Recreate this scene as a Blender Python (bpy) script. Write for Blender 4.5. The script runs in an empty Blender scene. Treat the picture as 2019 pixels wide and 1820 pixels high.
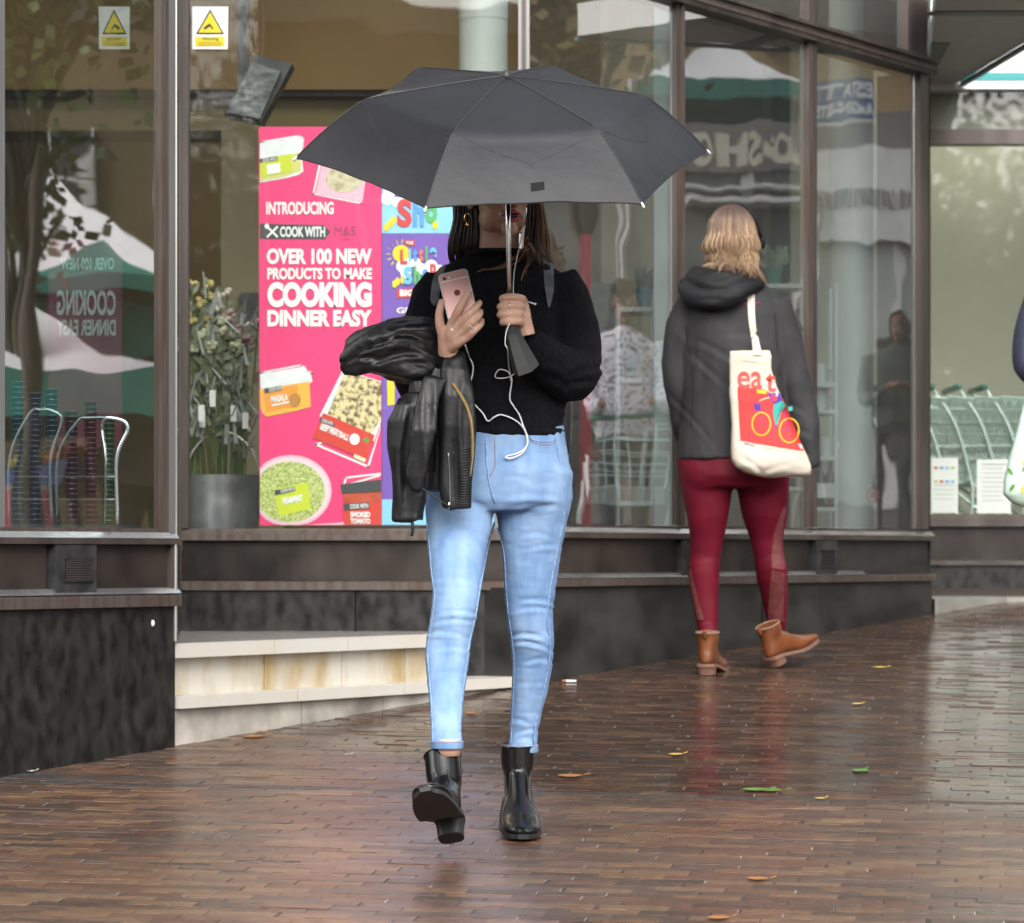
import bpy, math, random
import numpy as np
from mathutils import Vector, Matrix, noise
from mathutils.bvhtree import BVHTree

random.seed(7)
R = math.radians
SC = bpy.context.scene
COL = SC.collection

# ---------------------------------------------------------------- camera
F, CX, HY, CZ = 6400.0, 1009.5, 1092.0, 1.25      # focal length, optical axis (in a 2019 x 1820 frame), camera height
cam = bpy.data.cameras.new('camera')
cam.sensor_width = 36.0
cam.lens = 36.0 * F / 2019.0
cam.shift_y = (HY - 910.0) / 2019.0
cam.clip_end = 600
cam.dof.use_dof = True
cam.dof.focus_distance = 8.0
cam.dof.aperture_fstop = 7.5
camo = bpy.data.objects.new('camera', cam)
COL.objects.link(camo)
camo.location = (0, 0, CZ)
camo.rotation_euler = (R(90), 0, 0)
SC.camera = camo
# ---------------------------------------------------------------- sky, sun, exposure
SUN_EL, SUN_AZ = R(38), R(172)
world = bpy.data.worlds.new('World')
SC.world = world
world.use_nodes = True
wn = world.node_tree
bg = wn.nodes['Background']
sky = wn.nodes.new('ShaderNodeTexSky')
sky.sky_type = 'NISHITA'
sky.sun_disc = False
sky.sun_elevation = SUN_EL
sky.sun_rotation = SUN_AZ
sky.dust_density = 4.0
sky.air_density = 1.0
hs = wn.nodes.new('ShaderNodeHueSaturation')      # overcast: the same sky with its blue taken out
hs.inputs['Saturation'].default_value = 0.22
wn.links.new(sky.outputs[0], hs.inputs['Color'])
wn.links.new(hs.outputs[0], bg.inputs[0])
bg.inputs[1].default_value = 0.14
sl = bpy.data.lights.new('sun', 'SUN')
sl.energy = 0.8
sl.angle = R(75)
sl.color = (1.0, 0.97, 0.93)
so = bpy.data.objects.new('sun', sl)
COL.objects.link(so)
so.rotation_euler = (R(90) - SUN_EL, 0, R(180) - SUN_AZ)
SC.view_settings.view_transform = 'Standard'
SC.view_settings.look = 'None'
SC.view_settings.exposure = 1.28
SC.view_settings.gamma = 1.0
SC.render.engine = 'CYCLES'
SC.cycles.use_denoising = True
SC.cycles.max_bounces = 8
SC.cycles.transparent_max_bounces = 12
SC.cycles.caustics_reflective = False
SC.cycles.caustics_refractive = False
SC.cycles.sample_clamp_indirect = 6.0

# ---------------------------------------------------------------- places
def W(x, y, d):
    return Vector(((x - CX) * d / F, d, CZ + (HY - y) * d / F))
def gz(Y):
    return 0.07 * Y                                  # the street climbs away from the camera
def gd(y):
    return F * CZ / ((y - HY) + 0.07 * F)            # distance of the ground seen at height y
NF = Vector((0.843, -0.537, 0)).normalized()         # the long shop front: outward normal, direction, a point
UF = Vector((-NF.y, NF.x, 0))
AF = Vector((-1.42, 9.0, 0))
def fd(x):
    return 7.153 / (0.637 - (x - CX) / F)            # distance of the long front seen at column x
def fp(x, rel, out=0.0):
    d = fd(x)
    return Vector(((x - CX) * d / F, d, CZ + rel)) + NF * out
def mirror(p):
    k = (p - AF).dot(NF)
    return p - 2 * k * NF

# ---------------------------------------------------------------- materials
MATS = {}
def mat(name, col, rough=0.5, metal=0.0, col2=None, scale=8.0, detail=5.0, stretch=(1, 1, 1), bump=0.0, bscale=None,
        spec=0.5, attr=None, emit=0.0, coat=0.0, rvar=0.0, ramp=(0.35, 0.65), sheen=0.0, bstretch=None, wave=None, trans=0.0):
    if name in MATS:
        return MATS[name]
    m = bpy.data.materials.new(name)
    m.use_nodes = True
    t = m.node_tree
    b = t.nodes['Principled BSDF']
    L = t.links.new
    b.inputs['Roughness'].default_value = rough
    b.inputs['Metallic'].default_value = metal
    b.inputs['Specular IOR Level'].default_value = spec
    b.inputs['Coat Weight'].default_value = coat
    b.inputs['Coat Roughness'].default_value = 0.08
    b.inputs['Sheen Weight'].default_value = sheen
    b.inputs['Transmission Weight'].default_value = trans
    c4 = (*col, 1)
    b.inputs['Base Color'].default_value = c4
    tc = t.nodes.new('ShaderNodeTexCoord')
    if attr:
        a = t.nodes.new('ShaderNodeAttribute')
        a.attribute_name = attr
        src = a.outputs['Color']
    else:
        src = None
    if col2 is not None or rvar:
        mp = t.nodes.new('ShaderNodeMapping')
        mp.inputs['Scale'].default_value = stretch
        L(tc.outputs['Object'], mp.inputs[0])
        n = t.nodes.new('ShaderNodeTexNoise')
        n.inputs['Scale'].default_value = scale
        n.inputs['Detail'].default_value = detail
        L(mp.outputs[0], n.inputs['Vector'])
        rp = t.nodes.new('ShaderNodeValToRGB')
        rp.color_ramp.elements[0].position, rp.color_ramp.elements[1].position = ramp
        L(n.outputs[0], rp.inputs[0])
        if col2 is not None:
            rp.color_ramp.elements[0].color = c4
            rp.color_ramp.elements[1].color = (*col2, 1)
            if src is not None:
                mx = t.nodes.new('ShaderNodeMix')
                mx.data_type = 'RGBA'
                mx.blend_type = 'MULTIPLY'
                mx.inputs[0].default_value = 1.0
                L(src, mx.inputs[6])
                L(rp.outputs[0], mx.inputs[7])
                src = mx.outputs[2]
            else:
                src = rp.outputs[0]
        if rvar:
            mr = t.nodes.new('ShaderNodeMapRange')
            mr.inputs[3].default_value = max(0.02, rough - rvar)
            mr.inputs[4].default_value = rough + rvar
            mr.inputs[1].default_value = 0.3
            mr.inputs[2].default_value = 0.7
            L(n.outputs[0], mr.inputs[0])
            L(mr.outputs[0], b.inputs['Roughness'])
    if src is not None:
        L(src, b.inputs['Base Color'])
    if emit:
        b.inputs['Emission Color'].default_value = c4
        b.inputs['Emission Strength'].default_value = emit
    if bump:
        mp2 = t.nodes.new('ShaderNodeMapping')
        mp2.inputs['Scale'].default_value = bstretch or stretch
        L(tc.outputs['Object'], mp2.inputs[0])
        if wave:
            n2 = t.nodes.new('ShaderNodeTexWave')
            n2.bands_direction = wave
            n2.inputs['Scale'].default_value = bscale
            n2.inputs['Distortion'].default_value = 1.2
            n2.inputs['Detail'].default_value = 1.0
        else:
            n2 = t.nodes.new('ShaderNodeTexNoise')
            n2.inputs['Scale'].default_value = bscale or scale * 4
            n2.inputs['Detail'].default_value = 4
        L(mp2.outputs[0], n2.inputs['Vector'])
        bp = t.nodes.new('ShaderNodeBump')
        bp.inputs['Strength'].default_value = 1.0
        bp.inputs['Distance'].default_value = bump
        L(n2.outputs[0], bp.inputs['Height'])
        L(bp.outputs[0], b.inputs['Normal'])
    MATS[name] = m
    return m

def glass(name, tint=(0.9, 0.95, 0.93), f0=0.06, grime=0.02, wavy=0.0025):
    if name in MATS:
        return MATS[name]
    m = bpy.data.materials.new(name)
    m.use_nodes = True
    t = m.node_tree
    t.nodes.clear()
    L = t.links.new
    out = t.nodes.new('ShaderNodeOutputMaterial')
    tr = t.nodes.new('ShaderNodeBsdfTransparent')
    tr.inputs[0].default_value = (*tint, 1)
    gl = t.nodes.new('ShaderNodeBsdfGlossy')
    gl.inputs['Roughness'].default_value = 0.012
    tc = t.nodes.new('ShaderNodeTexCoord')
    nz = t.nodes.new('ShaderNodeTexNoise')
    nz.inputs['Scale'].default_value = 1.6
    nz.inputs['Detail'].default_value = 2
    L(tc.outputs['Object'], nz.inputs['Vector'])
    bp = t.nodes.new('ShaderNodeBump')
    bp.inputs['Distance'].default_value = wavy
    L(nz.outputs[0], bp.inputs['Height'])
    L(bp.outputs[0], gl.inputs['Normal'])
    lw = t.nodes.new('ShaderNodeLayerWeight')
    lw.inputs[0].default_value = 0.5
    pw = t.nodes.new('ShaderNodeMath')
    pw.operation = 'POWER'
    pw.inputs[1].default_value = 4.0
    L(lw.outputs['Facing'], pw.inputs[0])
    mr = t.nodes.new('ShaderNodeMapRange')
    mr.inputs[3].default_value = f0
    mr.inputs[4].default_value = 1.0
    L(pw.outputs[0], mr.inputs[0])
    mx = t.nodes.new('ShaderNodeMixShader')
    L(mr.outputs[0], mx.inputs[0])
    L(tr.outputs[0], mx.inputs[1])
    L(gl.outputs[0], mx.inputs[2])
    df = t.nodes.new('ShaderNodeBsdfDiffuse')
    df.inputs[0].default_value = (0.6, 0.62, 0.6, 1)
    m2 = t.nodes.new('ShaderNodeMixShader')
    m2.inputs[0].default_value = grime
    L(mx.outputs[0], m2.inputs[1])
    L(df.outputs[0], m2.inputs[2])
    L(m2.outputs[0], out.inputs[0])
    MATS[name] = m
    return m

# ---------------------------------------------------------------- mesh building
def ering(c, a, b, n=20, p=2.0):
    out = []
    for i in range(n):
        t = 2 * math.pi * i / n
        ct, st = math.cos(t), math.sin(t)
        if p != 2.0:
            ct = math.copysign(abs(ct) ** (2 / p), ct)
            st = math.copysign(abs(st) ** (2 / p), st)
        out.append(c + a * ct + b * st)
    return out

class G:
    def __init__(self):
        self.v, self.f, self.c = [], [], []
    def add(self, v, f, col=None):
        o = len(self.v)
        self.v += [Vector(p) for p in v]
        self.f += [tuple(i + o for i in q) for q in f]
        if col is not None:
            self.c += [col] * len(f)
        return self
    def box(self, a, b):
        x0, y0, z0 = a
        x1, y1, z1 = b
        return self.add([(x0, y0, z0), (x1, y0, z0), (x1, y1, z0), (x0, y1, z0), (x0, y0, z1), (x1, y0, z1), (x1, y1, z1), (x0, y1, z1)],
                        [(3, 2, 1, 0), (4, 5, 6, 7), (0, 1, 5, 4), (1, 2, 6, 5), (2, 3, 7, 6), (3, 0, 4, 7)])
    def obox(self, c, u, v, w):
        c, u, v, w = map(Vector, (c, u, v, w))
        P = [c + s[0] * u + s[1] * v + s[2] * w for s in
             ((-1, -1, -1), (1, -1, -1), (1, 1, -1), (-1, 1, -1), (-1, -1, 1), (1, -1, 1), (1, 1, 1), (-1, 1, 1))]
        return self.add(P, [(3, 2, 1, 0), (4, 5, 6, 7), (0, 1, 5, 4), (1, 2, 6, 5), (2, 3, 7, 6), (3, 0, 4, 7)])
    def quadbox(self, pts, vec):                        # a polygon thickened along vec
        n = len(pts)
        vec = Vector(vec)
        return self.add(list(pts) + [Vector(p) + vec for p in pts],
                        [tuple(range(n)), tuple(range(2 * n - 1, n - 1, -1))] +
                        [((i + 1) % n, i, i + n, (i + 1) % n + n) for i in range(n)])
    def loft(self, rings, cap=True, col=None):
        n = len(rings[0])
        v = [p for r in rings for p in r]
        f = []
        for k in range(len(rings) - 1):
            for i in range(n):
                j = (i + 1) % n
                f.append((k * n + i, k * n + j, (k + 1) * n + j, (k + 1) * n + i))
        if cap:
            f.append(tuple(range(n - 1, -1, -1)))
            f.append(tuple(range((len(rings) - 1) * n, len(rings) * n)))
        return self.add(v, f, col)
    def tube(self, pts, r, n=8, cap=True, flat=1.0, col=None, up=None):
        pts = [Vector(p) for p in pts]
        if not isinstance(r, (list, tuple)):
            r = [r] * len(pts)
        rings = []
        prev = None
        for i, p in enumerate(pts):
            t = (pts[min(i + 1, len(pts) - 1)] - pts[max(i - 1, 0)])
            if t.length < 1e-9:
                t = Vector((0, 0, 1))
            t.normalize()
            if prev is None:
                ref = Vector(up) if up else (Vector((0, 1, 0)) if abs(t.y) < 0.9 else Vector((1, 0, 0)))
                a = t.cross(ref).normalized()
            else:
                a = (prev - t * prev.dot(t)).normalized()
            b = t.cross(a)
            prev = a
            rings.append(ering(p, a * r[i], b * r[i] * flat, n))
        return self.loft(rings, cap, col)
    def ell(self, c, r, rot=None, nu=18, nv=11):
        c = Vector(c)
        v, f = [], []
        for j in range(1, nv):
            ph = math.pi * j / nv
            for i in range(nu):
                th = 2 * math.pi * i / nu
                v.append(Vector((r[0] * math.sin(ph) * math.cos(th), r[1] * math.sin(ph) * math.sin(th), r[2] * math.cos(ph))))
        top, bot = len(v), len(v) + 1
        v += [Vector((0, 0, r[2])), Vector((0, 0, -r[2]))]
        for j in range(nv - 2):
            for i in range(nu):
                k = (i + 1) % nu
                f.append((j * nu + i, (j + 1) * nu + i, (j + 1) * nu + k, j * nu + k))
        for i in range(nu):
            k = (i + 1) % nu
            f.append((top, i, k))
            f.append((bot, (nv - 2) * nu + k, (nv - 2) * nu + i))
        if rot is not None:
            v = [rot @ p for p in v]
        return self.add([p + c for p in v], f)
    def xf(self, fn):
        self.v = [Vector(fn(p)) for p in self.v]
        return self
    def flip(self):
        self.f = [tuple(reversed(q)) for q in self.f]
        return self
    def mesh(self, name):
        me = bpy.data.meshes.new(name)
        me.from_pydata([tuple(p) for p in self.v], [], self.f)
        if self.c:
            at = me.color_attributes.new('col', 'FLOAT_COLOR', 'CORNER')
            k = 0
            buf = np.ones((len(me.loops), 4), dtype=np.float32)
            for q, c in zip(self.f, self.c):
                buf[k:k + len(q), :3] = c
                k += len(q)
            at.data.foreach_set('color', buf.ravel())
        me.update()
        return me
    def build(self, name, m, parent=None, smooth=False, angle=None):
        me = self.mesh(name)
        return link(name, me, m, parent, smooth, angle)

def link(name, me, m, parent=None, smooth=False, angle=None):
    o = bpy.data.objects.new(name, me)
    COL.objects.link(o)
    if m is not None and not me.materials:
        me.materials.append(m)
    if smooth:
        me.polygons.foreach_set('use_smooth', [True] * len(me.polygons))
        if angle:
            try:
                me.set_sharp_from_angle(angle=R(angle))
            except Exception:
                pass
    if parent is not None:
        o.parent = parent
        q = parent
        T = Vector((0, 0, 0))
        while q is not None:
            T += q.location if q.type == 'EMPTY' else Vector((0, 0, 0))
            q = q.parent
        o.location = -T
        if parent.type != 'EMPTY':
            o.location = (0, 0, 0)
    return o
def thing(name, label, cat, loc=(0, 0, 0), group=None):
    o = bpy.data.objects.new(name, None)
    COL.objects.link(o)
    o.location = loc
    o.empty_display_size = 0.1
    return tag(o, label, cat, group)
def tag(o, label, cat, group=None):
    o['label'] = label
    o['category'] = cat
    if group:
        o['group'] = group
    return o
def structure(o):
    o['kind'] = 'structure'
    return o
def place_copy(src, loc, rz=0.0, label=None, parent=None, scale=None):
    c = src.copy()
    COL.objects.link(c)
    c.location = loc
    c.rotation_euler = (0, 0, rz)
    if scale:
        c.scale = (scale, scale, scale)
    if label:
        c['label'] = label
    if parent:
        c.parent = parent
    for ch in list(src.children):
        d = ch.copy()
        COL.objects.link(d)
        d.parent = c
        for g in list(ch.children):
            e = g.copy()
            COL.objects.link(e)
            e.parent = d
    return c

def union(g, voxel, smooth_it=4, factor=0.5):
    """many closed shapes -> one continuous skin"""
    me = g.mesh('tmp')
    o = bpy.data.objects.new('tmp', me)
    COL.objects.link(o)
    md = o.modifiers.new('r', 'REMESH')
    md.mode = 'VOXEL'
    md.voxel_size = voxel
    if smooth_it:
        s = o.modifiers.new('s', 'SMOOTH')
        s.iterations = smooth_it
        s.factor = factor
    dg = bpy.context.evaluated_depsgraph_get()
    dg.update()
    ev = o.evaluated_get(dg)
    out = bpy.data.meshes.new_from_object(ev)
    bpy.data.objects.remove(o)
    bpy.data.meshes.remove(me)
    return out
def coords(me):
    a = np.empty(len(me.vertices) * 3, dtype=np.float64)
    me.vertices.foreach_get('co', a)
    return a.reshape(-1, 3)
def normals(me):
    a = np.empty(len(me.vertices) * 3, dtype=np.float32)
    me.vertices.foreach_get('normal', a)
    return a.reshape(-1, 3).astype(np.float64)
def set_coords(me, a):
    me.vertices.foreach_set('co', a.ravel())
    me.update()
def to_px(a):
    d = a[:, 1]
    return CX + a[:, 0] * F / d, HY - (a[:, 2] - CZ) * F / d
def bvh_of(*meshes):
    v, f = [], []
    for me in meshes:
        o = len(v)
        v += [tuple(p.co) for p in me.vertices]
        f += [tuple(i + o for i in p.vertices) for p in me.polygons]
    return BVHTree.FromPolygons(v, f)
ORG = Vector((0, 0, CZ))
def snap(bvh, x, y, off=0.002, fallback=8.0):
    """a point on a surface: the one that lies at column x, height y of the frame"""
    d = (W(x, y, 10.0) - ORG).normalized()
    h = bvh.ray_cast(ORG, d)
    if h[0] is None:
        return W(x, y, fallback)
    return h[0] - d * off
def spline(pts, n=6):
    """Catmull-Rom through the points"""
    P = [Vector(p) for p in pts]
    P = [P[0] * 2 - P[1]] + P + [P[-1] * 2 - P[-2]]
    out = []
    for i in range(1, len(P) - 2):
        for k in range(n):
            t = k / n
            a, b, c, d = P[i - 1], P[i], P[i + 1], P[i + 2]
            out.append(0.5 * ((2 * b) + (c - a) * t + (2 * a - 5 * b + 4 * c - d) * t * t + (3 * b - a - 3 * c + d) * t ** 3))
    out.append(P[-2])
    return out

TXT = {}
def glyphs(s, bold=0.0, shear=0.0):
    key = (s, bold, shear)
    if key not in TXT:
        cu = bpy.data.curves.new('lettering', 'FONT')
        cu.body = s
        cu.offset = bold
        cu.shear = shear
        cu.resolution_u = 4
        o = bpy.data.objects.new('lettering', cu)
        COL.objects.link(o)
        dg = bpy.context.evaluated_depsgraph_get()
        dg.update()
        me = o.evaluated_get(dg).to_mesh()
        v = [Vector(p.co) for p in me.vertices]
        f = [tuple(p.vertices) for p in me.polygons]
        bpy.data.objects.remove(o)
        bpy.data.curves.remove(cu)
        x0, x1 = min(p.x for p in v), max(p.x for p in v)
        y0, y1 = min(p.y for p in v), max(p.y for p in v)
        TXT[key] = ([((p.x - x0) / (x1 - x0), (p.y - y0) / (y1 - y0)) for p in v], f)
    return TXT[key]
def text_on(s, fn, m, parent, bold=0.0, shear=0.0, name='lettering'):
    """fn(u, v) gives the place of a point of the line's box, u to the right, v up"""
    v, f = glyphs(s, bold, shear)
    g = G().add([fn(u, w) for u, w in v], f)
    return g.build(name, m, parent)
# ================================================================ the street
def brick_material():
    m = mat('wet_brick', (0.5, 0.5, 0.5), 0.3, attr='col', col2=(1.05, 1.0, 0.95), scale=60, stretch=(0.35, 1, 1), bump=0.0005, bscale=140, spec=0.6)
    t = m.node_tree
    L = t.links.new
    b = t.nodes['Principled BSDF']
    ge = t.nodes.new('ShaderNodeNewGeometry')
    sx = t.nodes.new('ShaderNodeSeparateXYZ')
    L(ge.outputs['Position'], sx.inputs[0])
    nz = t.nodes.new('ShaderNodeTexNoise')            # where the rain stands on the paving
    nz.inputs['Scale'].default_value = 2.2
    nz.inputs['Detail'].default_value = 3
    mp = t.nodes.new('ShaderNodeMapping')
    mp.inputs['Scale'].default_value = (0.8, 1.6, 1)
    L(ge.outputs['Position'], mp.inputs[0])
    L(mp.outputs[0], nz.inputs['Vector'])
    a1 = t.nodes.new('ShaderNodeMath')
    a1.operation = 'MULTIPLY_ADD'
    a1.inputs[1].default_value = 0.16
    L(sx.outputs[0], a1.inputs[0])
    L(sx.outputs[1], a1.inputs[2])
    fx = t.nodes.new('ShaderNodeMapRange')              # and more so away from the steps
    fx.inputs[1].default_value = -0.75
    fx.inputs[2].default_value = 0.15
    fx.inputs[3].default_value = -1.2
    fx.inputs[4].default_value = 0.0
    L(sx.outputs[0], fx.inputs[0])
    ad = t.nodes.new('ShaderNodeMath')
    ad.operation = 'ADD'
    L(a1.outputs[0], ad.inputs[0])
    L(fx.outputs[0], ad.inputs[1])
    a1 = ad
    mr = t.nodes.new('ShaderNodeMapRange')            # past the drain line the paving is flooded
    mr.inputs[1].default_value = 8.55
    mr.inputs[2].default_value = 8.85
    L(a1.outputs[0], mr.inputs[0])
    mr2 = t.nodes.new('ShaderNodeMapRange')
    mr2.inputs[1].default_value = 0.35
    mr2.inputs[2].default_value = 0.65
    mr2.inputs[3].default_value = 0.42
    mr2.inputs[4].default_value = 0.27
    L(nz.outputs[0], mr2.inputs[0])
    mr3 = t.nodes.new('ShaderNodeMapRange')
    mr3.inputs[1].default_value = 0.35
    mr3.inputs[2].default_value = 0.65
    mr3.inputs[3].default_value = 0.2
    mr3.inputs[4].default_value = 0.1
    L(nz.outputs[0], mr3.inputs[0])
    mx = t.nodes.new('ShaderNodeMix')
    L(mr.outputs[0], mx.inputs[0])
    L(mr2.outputs[0], mx.inputs[2])
    L(mr3.outputs[0], mx.inputs[3])
    L(mx.outputs[0], b.inputs['Roughness'])
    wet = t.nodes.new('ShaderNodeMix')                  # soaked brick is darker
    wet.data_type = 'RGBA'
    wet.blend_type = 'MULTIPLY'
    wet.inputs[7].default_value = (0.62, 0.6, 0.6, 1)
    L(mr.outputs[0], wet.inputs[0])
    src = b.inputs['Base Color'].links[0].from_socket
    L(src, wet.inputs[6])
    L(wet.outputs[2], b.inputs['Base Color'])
    return m
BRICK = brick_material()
ground = G().add([(-150, -150, gz(-150) - 0.0016), (150, -150, gz(-150) - 0.0016), (150, 150, gz(150) - 0.0016), (-150, 150, gz(150) - 0.0016)],
                 [(0, 1, 2, 3)]).build('ground', mat('paving_bed', (0.035, 0.025, 0.02), 0.4, col2=(0.075, 0.052, 0.042), scale=14, stretch=(0.3, 1.5, 1), bump=0.004, bscale=40))
structure(ground)

CA, SA = math.cos(R(-9)), math.sin(R(-9))
BL, BW = 0.152, 0.0505
PAL = [(0.1394, 0.0755, 0.0526), (0.1191, 0.0776, 0.0604), (0.1799, 0.1065, 0.0637), (0.0883, 0.0588, 0.0453), (0.1496, 0.0848, 0.0544), (0.1294, 0.0839, 0.0648), (0.111, 0.0653, 0.0461), (0.1923, 0.1212, 0.0753), (0.105, 0.0724, 0.0571)]
def brick_shape(tilt_u, tilt_v, lift):
    v, hu, hv, ch = [], BL / 2 - 0.0012, BW / 2 - 0.0004, 0.0009
    for (du, dv, z) in ((hu, hv, -0.02), (hu, hv, -ch), (hu - ch, hv - ch, 0.0)):
        for s, t in ((-1, -1), (1, -1), (1, 1), (-1, 1)):
            u, w = s * du, t * dv
            x, y = u * CA - w * SA, u * SA + w * CA
            v.append(Vector((x, y, z + 0.07 * y + (u * tilt_u + w * tilt_v + lift if z > -0.01 else 0))))
    f = [(8, 9, 10, 11)]
    for k in (0, 4):
        for i in range(4):
            j = (i + 1) % 4
            f.append((k + i, k + j, k + 4 + j, k + 4 + i))
    return v, f
spots = []
for r in range(-40, 330):
    for q in range(-60, 90):
        u = (q + (r % 3) / 3.0) * BL + random.uniform(-0.006, 0.006)
        w = r * BW
        x, y = u * CA - w * SA, 6.0 + u * SA + w * CA
        if not 6.35 < y < 17.0:
            continue
        if abs(x) > y * 0.165 + 0.35:
            continue
        if (Vector((x, y, 0)) - AF).dot(NF) < -0.02:
            continue
        if abs((y + 0.16 * x) - 8.70) < 0.022:         # the drain line
            continue
        spots.append((x, y))
inview = sorted([s for s in spots if abs(s[0]) < s[1] * 0.155 and s[1] > 6.86], key=lambda s: s[1])
near = set(inview[:300])
variants = []
for k in range(27):
    g = G()
    v, f = brick_shape(random.gauss(0, 0.003), random.gauss(0, 0.006), random.gauss(0, 0.0005))
    g.add(v, f, PAL[k % 9])
    me = g.mesh('brick')
    me.materials.append(BRICK)
    variants.append(me)
for (x, y) in inview[:300]:
    o = bpy.data.objects.new('brick', random.choice(variants))
    COL.objects.link(o)
    o.location = (x, y, gz(y) + random.gauss(0, 0.0006))
    o.parent = ground
g = G()
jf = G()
for (x, y) in spots:
    if random.random() < 0.2:                          # sand and water in the end joints, their glints put into the pale colour
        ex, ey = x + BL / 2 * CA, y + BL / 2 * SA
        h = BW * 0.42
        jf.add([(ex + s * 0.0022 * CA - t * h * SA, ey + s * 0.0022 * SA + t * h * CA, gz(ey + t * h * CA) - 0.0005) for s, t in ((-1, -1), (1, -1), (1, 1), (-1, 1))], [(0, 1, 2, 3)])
    if (x, y) in near:
        continue
    far = y > 8.6
    v, f = brick_shape(random.gauss(0, 0.0035 if far else 0.004), random.gauss(0, 0.022 if far else 0.006), random.gauss(0, 0.0006 if far else 0.0005))
    z = gz(y)
    c = random.choice(PAL)
    k = random.uniform(0.85, 1.15)
    g.add([p + Vector((x, y, z)) for p in v], f, tuple(q * k for q in c))
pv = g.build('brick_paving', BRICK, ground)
pv['kind'] = 'stuff'
jo = jf.build('joint_sand_glint', mat('joint_sand_glint', (0.36, 0.36, 0.35), 0.25, col2=(0.15, 0.14, 0.13), scale=30), ground)
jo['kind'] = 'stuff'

# a line of drain covers across the paving
DRAIN = mat('drain_iron', (0.03, 0.032, 0.032), 0.35, col2=(0.07, 0.068, 0.065), scale=30, bump=0.002)
def drain_strip(x0, x1, yc, half, label):
    t = thing('drain_channel', label, 'drain', (0.5 * (x0 + x1), yc - 0.16 * 0.5 * (x0 + x1), gz(yc)))
    n = max(1, int((x1 - x0) / 0.5))
    for i in range(n):
        a = x0 + (x1 - x0) * i / n + 0.002
        b = x0 + (x1 - x0) * (i + 1) / n - 0.002
        pts = []
        for x, s in ((a, -1), (b, -1), (b, 1), (a, 1)):
            y = yc - 0.16 * x + s * half
            pts.append(Vector((x, y, gz(y) - 0.02)))
        G().quadbox(pts, (0, 0, 0.0205)).flip().build('drain_cover', DRAIN, t)
    return t
drain_strip(-1.75, 1.75, 8.70, 0.012, 'thin dark drain line running across the wet brick paving')
drain_strip(-1.62, -0.98, 8.82, 0.05, 'wide dark iron strip in the paving at the foot of the granite plinth')
drain_strip(1.05, 3.0, 12.55, 0.012, 'narrow dark drain line in the paving beyond the brown boots')

# ================================================================ the shop
BRONZE = mat('bronze_frame', (0.055, 0.045, 0.04), 0.38, 0.35, col2=(0.11, 0.088, 0.078), scale=3, stretch=(3, 3, 0.4), bump=0.0005)
REDDISH = mat('aged_bronze', (0.075, 0.048, 0.038), 0.4, 0.25, col2=(0.105, 0.09, 0.08), scale=8, stretch=(6, 6, 0.5))
ALU = mat('worn_aluminium', (0.45, 0.45, 0.44), 0.22, 0.9, col2=(0.62, 0.62, 0.6), scale=5, stretch=(1, 1, 0.2))
ALUD = mat('dull_aluminium', (0.19, 0.19, 0.19), 0.4, 0.6, col2=(0.28, 0.28, 0.28), scale=5, stretch=(1, 1, 0.2))
PANEL = mat('brown_panel', (0.016, 0.013, 0.011), 0.36, col2=(0.042, 0.032, 0.027), scale=5, stretch=(1, 1, 0.7), detail=9, bump=0.0006, rvar=0.1, spec=0.35)
GRAN = mat('black_granite', (0.009, 0.0092, 0.0085), 0.38, col2=(0.032, 0.031, 0.028), scale=26, detail=15, stretch=(1, 1, 0.6), ramp=(0.36, 0.76), rvar=0.12, spec=0.35)
GRAN2 = mat('weathered_granite', (0.016, 0.0155, 0.0145), 0.4, spec=0.35, col2=(0.04, 0.038, 0.035), scale=4.5, stretch=(1, 1, 1.5), detail=9, rvar=0.1)
PANE = glass('window_glass', (0.86, 0.93, 0.91), 0.50, 0.03)
PANEF = glass('window_glass_square_on', (0.9, 0.93, 0.9), 0.06, 0.008)
DARK = mat('dark_metal', (0.02, 0.021, 0.022), 0.45, 0.2, col2=(0.05, 0.05, 0.052), scale=20, bump=0.0008)

shop = thing('shop_building', 'dark bronze shop front with tall windows, black plinth and corner entrance', 'shop', (0, 12.5, gz(12.5)))
def fbox(name, m, x0, x1, r0, r1, o0, o1, parent=shop, bevel=True):
    a, b = fp(x0, 0), fp(x1, 0)
    pts = [Vector((a.x, a.y, CZ + r0)) + NF * o1, Vector((b.x, b.y, CZ + r0)) + NF * o1, Vector((b.x, b.y, CZ + r0)) + NF * o0, Vector((a.x, a.y, CZ + r0)) + NF * o0]
    return G().quadbox(pts, (0, 0, r1 - r0)).flip().build(name, m, parent)
YM = 11.3
def mbox(name, m, x0, x1, r0, r1, y0, y1, parent=shop, d=YM):
    return G().box(((x0 - CX) * d / F, y0, CZ + r0), ((x1 - CX) * d / F, y1, CZ + r1)).build(name, m, parent)
TOP = 3.6
def moulding(name, a, b, n, prof, m, parent=shop):
    """a profile (out, height) swept from a to b"""
    rings = [[Vector((p.x, p.y, CZ)) + n * o + Vector((0, 0, h)) for o, h in prof] for p in (a, b)]
    return G().loft(rings).build(name, m, parent)
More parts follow.
